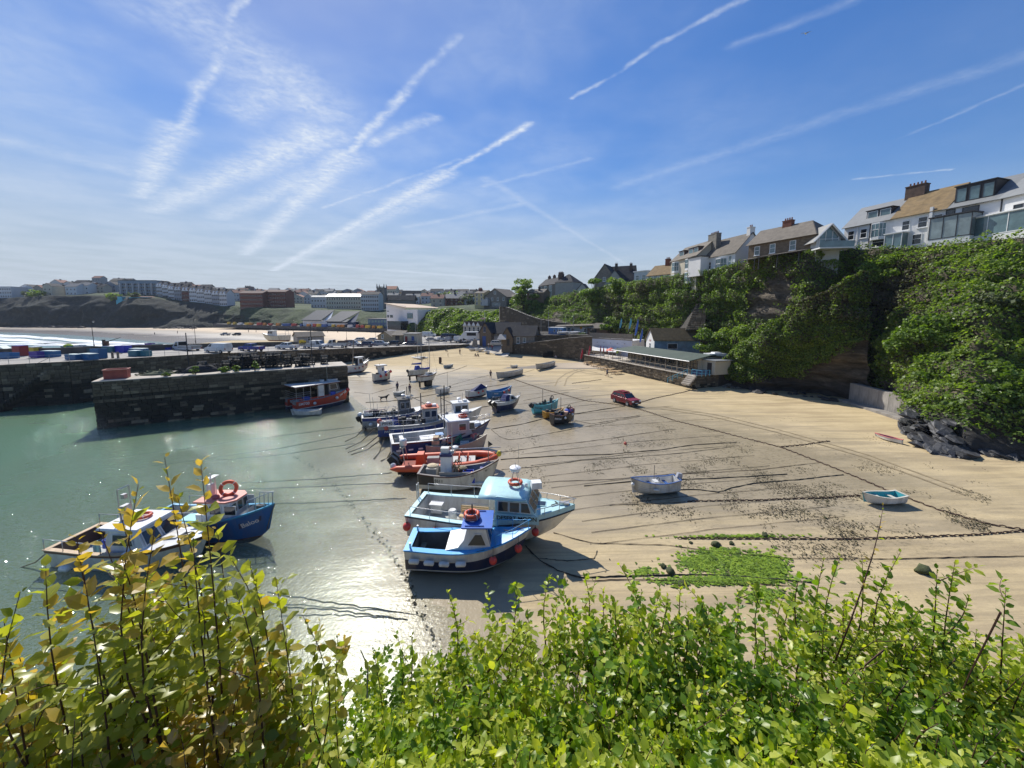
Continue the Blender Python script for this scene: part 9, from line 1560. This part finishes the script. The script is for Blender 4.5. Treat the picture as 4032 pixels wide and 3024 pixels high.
flat_scatter('seaweed',pw_,.10,weed_m,5)
al=[]
for cx_,cy_,rx_,ry_,n in ((2780,2205,110,45,900),(2960,2225,120,55,1500),(2900,2275,260,22,700),(3060,2230,50,45,350),(2900,2108,260,7,260),(2720,2275,130,14,250),(2540,2240,60,18,90),(3000,2330,90,30,200),(2840,2165,120,18,160)):
 for _ in range(int(n*1.8)): a=rg.random()*6.283;q=abs(rg.normal(0,.55));p=G(cx_+rx_*q*math.cos(a),cy_+ry_*q*math.sin(a),.4);al.append((p.x,p.y,0))
flat_scatter('algae',al,.20,alg_m,6,.10,.6)
wl=interp_poly(np.array([list(G(*q,0)) for q in [(1160,1790),(1290,1880),(1400,2000),(1530,2160),(1590,2260),(1640,2370),(1690,2470),(1720,2530)]]),260)+rg.normal(0,.13,(260,3));wl[:,2]=np.maximum(-.12,hb(wl[:,0],wl[:,1]))+.02;cat_scatter(wl,np.tile([0,0,1.],(260,1)),.17,weed_m,'seaweed',kind='stuff',jit=.4,aspect=.5,seed=9)
for i,(px,py,s) in enumerate(((2820,2148,.8),(2880,2142,.5),(2640,2255,.9),(2610,2232,.6),(2685,2302,.7),(3010,2110,.6),(2720,2138,.35),(3640,2255,1.1),(3250,2040,.4))):
 mb=MB();s*=.68;rock(mb,(0,0,0),(s*1.3,s,s*.6),random.Random(i));o=mb.build('boulder',mat('weedy_boulder',(.055,.065,.022),.9,.5,3,.7),smooth=True);o.location=ground(px,py,s*.15);tag(o,['weed covered boulder above the bright green algae','small boulder beside it above the algae','round weedy boulder left of the algae','boulder touching the round weedy one','boulder just above the hedge left of the algae','boulder on the rusty chain','small stone at the left end of the weed strip','dark boulder showing behind the right hand hedge','small dark stone on the open sand'][i],'boulder')
for i,(px,py) in enumerate(((1732,1432),(1738,1425))): pass
o=MB().box((0,0,.8),(.55,.5,1.7)).box((.3,0,.9),(.2,.3,1.2)).build('mooring_post',rust);o.location=ground(1733,1431);tag(o,'short rusty mooring post on the upper sand','post');o=MB().ball((0,0,.12),.16,9,6).build('marker_buoy',mat('buoy_coral',(.66,.14,.09),.5));o.location=ground(2462,1750);tag(o,'small pink buoy lying on the sand below the black boat','buoy')
def flag(label,p,h,c,w=.52,lean=.15,cat='flag'):
 t=thing('sail_flag',label,cat,p,-.3);L_=lean*h;MB().tube([(0,0,-.1),(L_*.35,0,h*.55),(L_,0,h*.97),(L_+.25,0,h)],[.035,.025,.015,.01],5).build('pole',alu,t);n=7;mb=MB()
 for i in range(n): f=i/(n-1);z=h*(.22+.77*f);x=L_*(z/h)**1.5;q=w*math.sin(PI*min(1,.18+.75*f))**.7*(1 if f<.95 else .5);mb.v+=[(x,.0,z),(x+q,.07*math.sin(f*5),z-.1)];mb.f+=[(2*i-2,2*i-1,2*i+1,2*i)] if i else [];mb.m+=[0] if i else []
 mb.build('banner',c,t);return t
fc=lambda n,c: mat('flag_'+n,c,.7,.15,2)
for lb,p,h,n,c in (('red sail flag on the sand left of the cafe',ground(2283,1424),3.6,'red',(.50,.03,.05)),('red sail flag at the corner of the sea wall',C(1.2,-.1,-2),4.6,'red',(.5,.03,.05)),('light blue sail flag, left of the pair on the green bank',D(2437,1302,116),3.8,'sky',(.09,.35,.48)),('light blue sail flag, right of the pair on the green bank',D(2474,1305,112),4.0,'sky',(.09,.35,.48)),('tall blue and white flag with an orange tip',D(2496,1338,102),5.6,'royal',(.05,.14,.50)),('blue sail flag in front of the dark hedge by the cottage',D(2515,1362,97),4.4,'royal',(.05,.14,.5)),('lime green flag behind the blue flag',D(2508,1340,98),1.6,'lime',(.42,.50,.06)),('lime green flag over the cafe terrace',C(ln*.29,2.6,.8),1.9,'lime',(.42,.5,.06))): flag(lb,p,h,fc(n,c))
for i in range(5):
 p=ground(2316+i*28,1437+i*9);t=thing('picnic_table','wooden picnic table, %s from the left on the sand by the sea wall' % ['first','second','third','fourth','fifth'][i],'table',p,.35,'picnic tables on the sand');MB().box((0,0,.75),(2.4,.8,.07)).build('table_top',wood_warm,t)
 for s in (-1,1): MB().box((0,s*.75,.45),(2.4,.28,.06)).build('bench',wood_warm,t);MB().tube([(s*.8,-.75,.0),(s*.8,-.2,.72),(s*.8,.2,.72),(s*.8,.75,0)],.05,4).build('leg_frame',wood_grey,t)
def parasol(label,p,c,open_=False):
 t=thing('parasol',label,'parasol',p);MB().bar((0,0,0),(0,0,2.4),.03,5).build('pole',wood_grey,t);MB().lathe([(1.4,1.75),(.7,2.1),(.04,2.45)] if open_ else [(.10,1.0),(.20,1.3),(.08,2.2),(.02,2.5)],(0,0,0),8).build('canopy',c,t)
for i,f in enumerate((.06,.10,.145)): parasol('closed red parasol, %s from the left on the cafe terrace' % ['first','second','third'][i],C(ln*f+1,2.8),fc('maroon',(.22,.02,.03)))
parasol('open coral parasol on the cafe terrace',C(ln*.23,2.6),fc('coral',(.60,.14,.10)),True)
for i,(px,yb,yt,Y,lb) in enumerate(((2130,1318,1256,119,'pale lamp mast at the left end of the club terrace'),(2159,1314,1224,121,'tall thin mast left of the blue hut'),(2257,1316,1238,121,'bare dinghy mast in front of the clubhouse'),(2227,1312,1246,128,'thin pole behind the clubhouse roof'),(1637,1345,1255,138,'pole beside the flat quay store'))): p=D(px,yb,Y);post(p,D(px,yt,Y).z-p.z,lb,.06,steel)
for i,(px,Y) in enumerate(((2222,118.5),(2262,118.5))): t,hh_=None,None;h=Hull(4.2,1.6,.6,sb=.2,tr=.7);t=thing('sailing_dinghy',['white covered dinghy beside the blue hut','white dinghy under the bare mast on the terrace'][i],'boat',D(px,1315,Y),.1+i*.3);h.outer([(.1,0),(('s',0),0)]).build('hull',white_p,t,smooth=35);h.deck(.02,1.,.25).build('cover',fc('cover',(.5,.52,.56)),t,smooth=True)
for i,(px,py,Y,rz) in enumerate(((1868,1379,123,.5),(1893,1381,121,.4),(1916,1389,117.5,1.9))): h=Hull(3.4,1.4,.6,sb=.3,tr=.8);t=thing('rowing_boat',['white dinghy high on the slipway beside the stone pillar','middle one of three white dinghies on the slipway','white dinghy with a grey cover lowest on the slipway'][i],'boat',D(px,py,Y),rz);h.outer([(.1,0),(('s',0),0)]).build('hull',W_ if False else gel,t,smooth=35);fit(h,'a',t,gel,gel,gel,.15,.06);h.deck(.5,1.,.1).build('foredeck',CS if i==2 else gel,t)
flg=MB();[flg.quad((0,0,z),(1.5,.1,z-.1),(1.5,.1,z+.3),(0,0,z+.4)) for z in (0,)];o=flg.box((.7,.04,.15),(.2,.06,.6)).build('flag',fc('rnli',(.60,.35,.36)));o.location=D(1893,1256,127.5);tag(o,'pale flag with a red cross flying over the lifeboat house','flag')
for i in range(9):
 px=[700,760,980,1010,1290,1330,1700,610,1090][i];Y=[255,300,262,262,255,250,190,240,280][i];p=Vector(((px-CX)/FPX*Y,Y,0));p.z=float(far_z(np.array([p.x]),np.array([p.y]))[0]);o=person('small dark figure walking on the far beach',p,i*1.3,'walk' if i % 2 else 'stand',(.06,.05,.06),(.05,.04,.05));o['group']='people on the far beach'
for px,Y,lb,kd in ((888,232,'small pickup standing on the far beach','pickup'),(932,231,'dark trailer like car behind the pickup on the far beach','suv')): p=Vector(((px-CX)/FPX*Y,Y,0));p.z=float(far_z(np.array([p.x]),np.array([p.y]))[0]);car('beach_vehicle',lb,p,PI+.1,kd,CS if kd=='pickup' else CK,'car')
trk=mat('dark_tyre_print',(.27,.21,.12),.9,.3,3,0)  # flat track ribbons in one darker sand tone
for pix in ([(2185,1520),(2196,1495),(2230,1470),(2275,1455),(2300,1440)],[(2222,1520),(2232,1490),(2262,1468),(2300,1456)],[(2240,1432),(2262,1458),(2320,1472),(2400,1478),(2420,1470)],[(2258,1430),(2280,1455),(2340,1466),(2410,1486)],[(2600,1610),(2800,1640),(3050,1700),(3400,1800),(3800,1950)],[(2610,1602),(2815,1632),(3065,1692),(3420,1792),(3830,1940)]):
 P_=interp_poly(np.array([list(ground(*q)) for q in pix]),40);mb=MB()
 for i in range(40):
  d=P_[min(39,i+1)]-P_[max(0,i-1)];n_=np.array([-d[1],d[0]])/np.hypot(d[0],d[1])*.13;z_=float(hb(P_[i][0],P_[i][1])[0])+.03;mb.v+=[(P_[i][0]+n_[0],P_[i][1]+n_[1],z_),(P_[i][0]-n_[0],P_[i][1]-n_[1],z_)]
  if i: mb.f.append((2*i-2,2*i-1,2*i+1,2*i));mb.m.append(0)
 mb.build('tyre_track',trk,kind='structure')
# ------------------------------------------------------------------ thin sea haze: one closed box round the whole scene
hm=bpy.data.materials.new('sea_haze');hm.use_nodes=True;N=hm.node_tree.nodes;N.remove(N['Principled BSDF']);pv=N.new('ShaderNodeVolumePrincipled');pv.inputs['Color'].default_value=(.80,.88,1,1);pv.inputs['Density'].default_value=.00011;pv.inputs['Anisotropy'].default_value=0.;hm.node_tree.links.new(pv.outputs[0],N['Material Output'].inputs['Volume'])
hzb=MB().box((0,4500,54),(20000,18000,118)).build('haze',hm,kind='stuff')
# ------------------------------------------------------------------ the clifftop bank under the camera and its bushes
bxs=np.linspace(-14,14,90);bys=np.linspace(-4,13,60);BX,BY=np.meshgrid(bxs,bys,indexing='ij');BXr,BYr=BX.ravel(),BY.ravel()
bz=np.interp(BYr,[-4,.2,1.0,2.2,3.0,4.2,6.5,10,13],[12.0,11.9,11.0,10.1,9.2,6.2,1.5,-2.5,-4])+.25*vnoise(np.stack([BXr,BYr,0*BXr],1),.9,3)
struct(np_mesh('bank',np.stack([BXr,BYr,bz],1),grid_faces(90,60),mat('bank_soil',(.030,.034,.014),.95,.5,3,.6,rnd=0),smooth=True))
fg=[(.22,(.11,.16,.018)),(.42,(.24,.32,.030)),(.62,(.38,.44,.05)),(.80,(.50,.52,.10)),(.92,(.56,.50,.19)),(.99,(.42,.22,.10))]
leaf_g=leafmat('hedge_leaf',fg,.48,.38,5.,(1.,1.,.28));leaf_d=leafmat('hedge_leaf_dark',[(.25,(.06,.12,.015)),(.55,(.13,.23,.025)),(.85,(.24,.34,.05))],.5,.35,5.,(1,1,.3))
leaf_b=leafmat('bronze_leaf',[(.22,(.22,.16,.02)),(.45,(.36,.30,.04)),(.65,(.46,.34,.08)),(.85,(.50,.37,.18)),(.97,(.56,.44,.28))],.45,.30,7.,(1.,.9,.3));leaf_o=leafmat('olive_shrub_leaf',[(.22,(.14,.17,.018)),(.5,(.27,.31,.035)),(.8,(.42,.41,.08))],.48,.32,7.,(1,1,.3))
twig=mat('red_brown_twig',(.075,.03,.02),.6,.3,20,0);twig_d=mat('dead_twig',(.30,.24,.16),.8,.3,20)
LEAF=np.array([(0,0,0),(-.20,.25,.05),(0,.28,-.02),(.20,.25,.05),(-.22,.60,.06),(0,.62,-.01),(.22,.60,.06),(0,1.,-.10)]);LF=np.array([(0,2,1),(0,3,2),(1,2,5),(1,5,4),(2,3,6),(2,6,5),(4,5,7),(5,6,7)])
_lm={}
def leaf_mesh(m_,wide):
 k=(m_.name,wide)
 if k not in _lm: me=bpy.data.meshes.new('leaf');me.from_pydata([tuple(v) for v in LEAF*np.array([wide,1,1])],[],[tuple(int(i) for i in f) for f in LF]);me.materials.append(m_);_lm[k]=me
 return _lm[k]
def shrub(name,label,sprigs,mats,size,seed,wide=1.1,per=.030,group=None,thick=.006,side=1):
 r=np.random.default_rng(seed);o0=Vector(np.mean([list(s[0]) for s in sprigs],axis=0));t=thing(name,label,'shrub',o0,0,group);Bs=[];O=[];S_=[]
 sp2=list(sprigs)
 for a,b in sprigs:
  if len(sprigs)<5: break
  a,b=np.array(a),np.array(b);d=b-a;ln_=np.linalg.norm(d)
  for _ in range(side): f=r.uniform(.3,.95 if b[1]>1.9 else .62);v=r.normal(0,1,3);v[2]=abs(v[2])*.5;v/=np.linalg.norm(v);p=a+d*f;sp2.append((p,p+(d/ln_*.5+v*.75)*ln_*r.uniform(.16,.34)))
 for k,(a,b) in enumerate(sp2):
  a,b=np.array(a),np.array(b);ln_=np.linalg.norm(b-a);d=(b-a)/ln_;side=np.cross(d,[0,0,1.]);side/=np.linalg.norm(side)+1e-6;bend=r.normal(0,.05*ln_,3);P_=[a+(b-a)*f+bend*math.sin(PI*f) for f in np.linspace(0,1,6)]
  if k<90 or (k>=len(sprigs) and k<len(sprigs)+110): MB().tube([Vector(p)-o0 for p in P_],[thick*(1 if k<len(sprigs) else .5)*q for q in (1.25,1.1,.9,.7,.5,.3)],5).build('stem',twig,t,smooth=True)
  n=max(5,int(ln_*.86/per));f=.14+.86*np.linspace(0,1,n)**.9;base=np.stack([np.interp(f,np.linspace(0,1,6),np.array(P_)[:,i]) for i in range(3)],1);an=np.arange(n)*2.4+r.random()*6;u=np.cross(side,d)
  outd=np.cos(an)[:,None]*side+np.sin(an)[:,None]*u;up=.25+.75*f**4;y=outd*(1.1-.55*f[:,None])+d*up[:,None]+np.array([0,0,-.15])+r.normal(0,.28,(n,3));y/=np.linalg.norm(y,axis=1)[:,None];z=d*.55+np.array([0,0,.6])+r.normal(0,.45,(n,3));x=np.cross(y,z);x/=np.linalg.norm(x,axis=1)[:,None];z=np.cross(x,y)
  sc=size*(.5+.85*r.random(n))*(1-.45*(f>.93));Bs.append(np.stack([x,y,z],2)*sc[:,None,None]);O.append(base+outd*.004);S_.append(sc)
 Bs,O=np.concatenate(Bs),np.concatenate(O);dist=np.linalg.norm(O-np.array([0,0,CAMZ]),axis=1);dist+=np.where((O[:,1]<.25),9,0);order=np.argsort(dist);mi=(vnoise(O,3.,2)+r.normal(0,.25,len(O))>.1).astype(int);near,far=order[:300],order[300:]
 for i in near:
  o=bpy.data.objects.new('leaf',leaf_mesh(mats[mi[i]],wide));COL.objects.link(o);o.parent=t;M_=np.eye(4);M_[:3,:3]=Bs[i];M_[:3,3]=O[i]-np.array(o0);o.matrix_local=Matrix(M_.tolist())
 lv=LEAF*np.array([wide,1,1]);V=np.einsum('nij,kj->nki',Bs[far],lv)+O[far][:,None,:]-np.array(o0);k=len(far)
 np_mesh('leaves',V.reshape(-1,3),(LF[None]+8*np.arange(k)[:,None,None]).reshape(-1,3),list(mats),t,mi=np.repeat(mi[far],8),kind='stuff');return t
EDGE=np.array([(800,2950),(1000,2800),(1200,2720),(1400,2640),(1560,2565),(1700,2490),(1800,2440),(1950,2440),(2100,2380),(2200,2330),(2400,2300),(2550,2290),(2700,2350),(2850,2380),(3000,2350),(3150,2290),(3300,2270),(3500,2290),(3650,2390),(3850,2400),(4150,2430)],float)
rh=np.random.default_rng(99)
def hedge_sprigs(x0,x1,n,tall=()):
 S=[]
 for _ in range(n):
  px=rh.uniform(x0,x1);e=np.interp(px,EDGE[:,0],EDGE[:,1]);f=rh.random()**.85;py=e+35+(3130-e)*f;Y=3.05-1.65*f+rh.normal(0,.10);tip=D(px,py-rh.exponential(38)*(1-f*.6),max(1.15,Y));S.append(((tip.x+rh.normal(0,.10)-.05,tip.y+rh.normal(0,.10)+.05,tip.z-rh.uniform(.45,.75)),tuple(tip)))
 for px,py,Y,h in tall: tip=D(px,py,Y);S.insert(0,((tip.x+rh.normal(0,.06),tip.y-.05,tip.z-h),tuple(tip)))
 return S
HD=[('leafy green shrub at the lower middle left, beside the glittering water',800,1500,165,[(1470,2560,2.6,.8),(1210,2620,2.2,.7)]),('bright green hedge shrub below the bright blue boat',1450,2050,210,[(1765,2330,2.9,.8),(1620,2500,2.8,.6),(2035,2300,3.0,.7)]),('bright green hedge shrub in the bottom middle',2000,2600,210,[(2165,2270,3.0,.8),(2300,2260,3.0,.7),(2440,2225,3.0,.9)]),('green hedge shrub below the patch of algae',2550,3100,205,[(2680,2290,3.0,.6),(2905,2320,2.9,.6),(2990,2330,3.0,.6)]),('green shrub with upright reddish shoots on the right',3050,3600,205,[(3245,2190,2.8,1.1),(3310,2190,2.9,1.),(3395,2210,2.9,.9),(3545,2175,2.8,.9),(3150,2260,2.9,.7)]),('green shrub filling the bottom right corner',3550,4200,210,[(3690,2240,2.7,.9),(3760,2215,2.6,1.1),(3960,2320,2.6,.8)])]
for i,(lb,x0,x1,n,tall) in enumerate(HD): shrub('hedge_shrub',lb,hedge_sprigs(x0,x1,n,tall),(leaf_g,leaf_d),.062,200+i,1.28,.019,'hedge along the clifftop')
tip=D(3478,1990,2.6);sh_=shrub('bare_shoot','single tall reddish shoot rising out of the hedge in front of the rowing boat',[((D(3290,2600,2.5)),tuple(tip))],(leaf_b,leaf_g),.035,77,1.,.05,None,.005)
# the bronze leaved bush on the left
BL=[(648,1800,1.35,1.0),(790,1815,1.4,1.0),(545,1905,1.3,.9),(470,2010,1.3,.8),(700,1960,1.35,.8),(845,2010,1.4,.8),(905,2190,1.4,.6),(985,2225,1.4,.7),(1085,2270,1.45,.8),(300,2110,1.25,.7),(180,2230,1.25,.7),(80,2330,1.2,.6),(390,2080,1.3,.8),(610,2080,1.25,.7),(760,2120,1.25,.7),(330,2260,1.2,.6),(480,2200,1.2,.6),(930,2330,1.3,.6),(15,2440,1.2,.6),(1130,2470,1.5,.6),(1190,2420,1.6,.7),(1260,2450,1.7,.7),(1330,2500,1.8,.7)]
S=[]
for px,py,Y,h in BL: tip=D(px,py,Y);S.append(((tip.x+rh.normal(-.03,.04),tip.y+.05,tip.z-h-.25),tuple(tip)))
for _ in range(220):
 px=rh.uniform(-150,1080);e=np.interp(px,[-150,0,150,300,500,700,900,1080],[2560,2420,2310,2210,2150,2150,2260,2420]);f=rh.random()**.8;py=e+40+(3300-e)*f;Y=1.55-.42*f+rh.normal(0,.06);tip=D(px,py,Y);S.append(((tip.x+rh.normal(0,.06),tip.y+rh.normal(.02,.05),tip.z-rh.uniform(.45,.8)),tuple(tip)))
shrub('bronze_bush','bronze and yellow leaved bush on the left in front of the two floating boats',S,(leaf_o,leaf_b),.055,300,1.45,.022,None,.0036,1)
shrub('leafy_undergrowth','dense green undergrowth at the bottom left corner below the bronze bush',hedge_sprigs(-200,1000,90),(leaf_d,leaf_o),.06,310,1.2,.024)
for i,(a,b) in enumerate((((1420,2560),(1445,2750)),((3060,2950),(3480,2560)),((3700,2940),(3940,2410)),((2260,2650),(2380,2980)))): p,q=D(a[0],a[1],2.3),D(b[0],b[1],2.2);o=MB().tube([p,p.lerp(q,.5)+Vector((.02,.02,.03)),q],[.0035,.0045,.0055],5).build('bare_branch',twig if i in (1,2) else twig_d);tag(o,['thin dead stem standing above the hedge beside the water','long reddish branch leaning across the right hand shrubs','thick reddish branch at the far right of the hedge','pale dry stalk among the middle hedge leaves'][i],'branch')
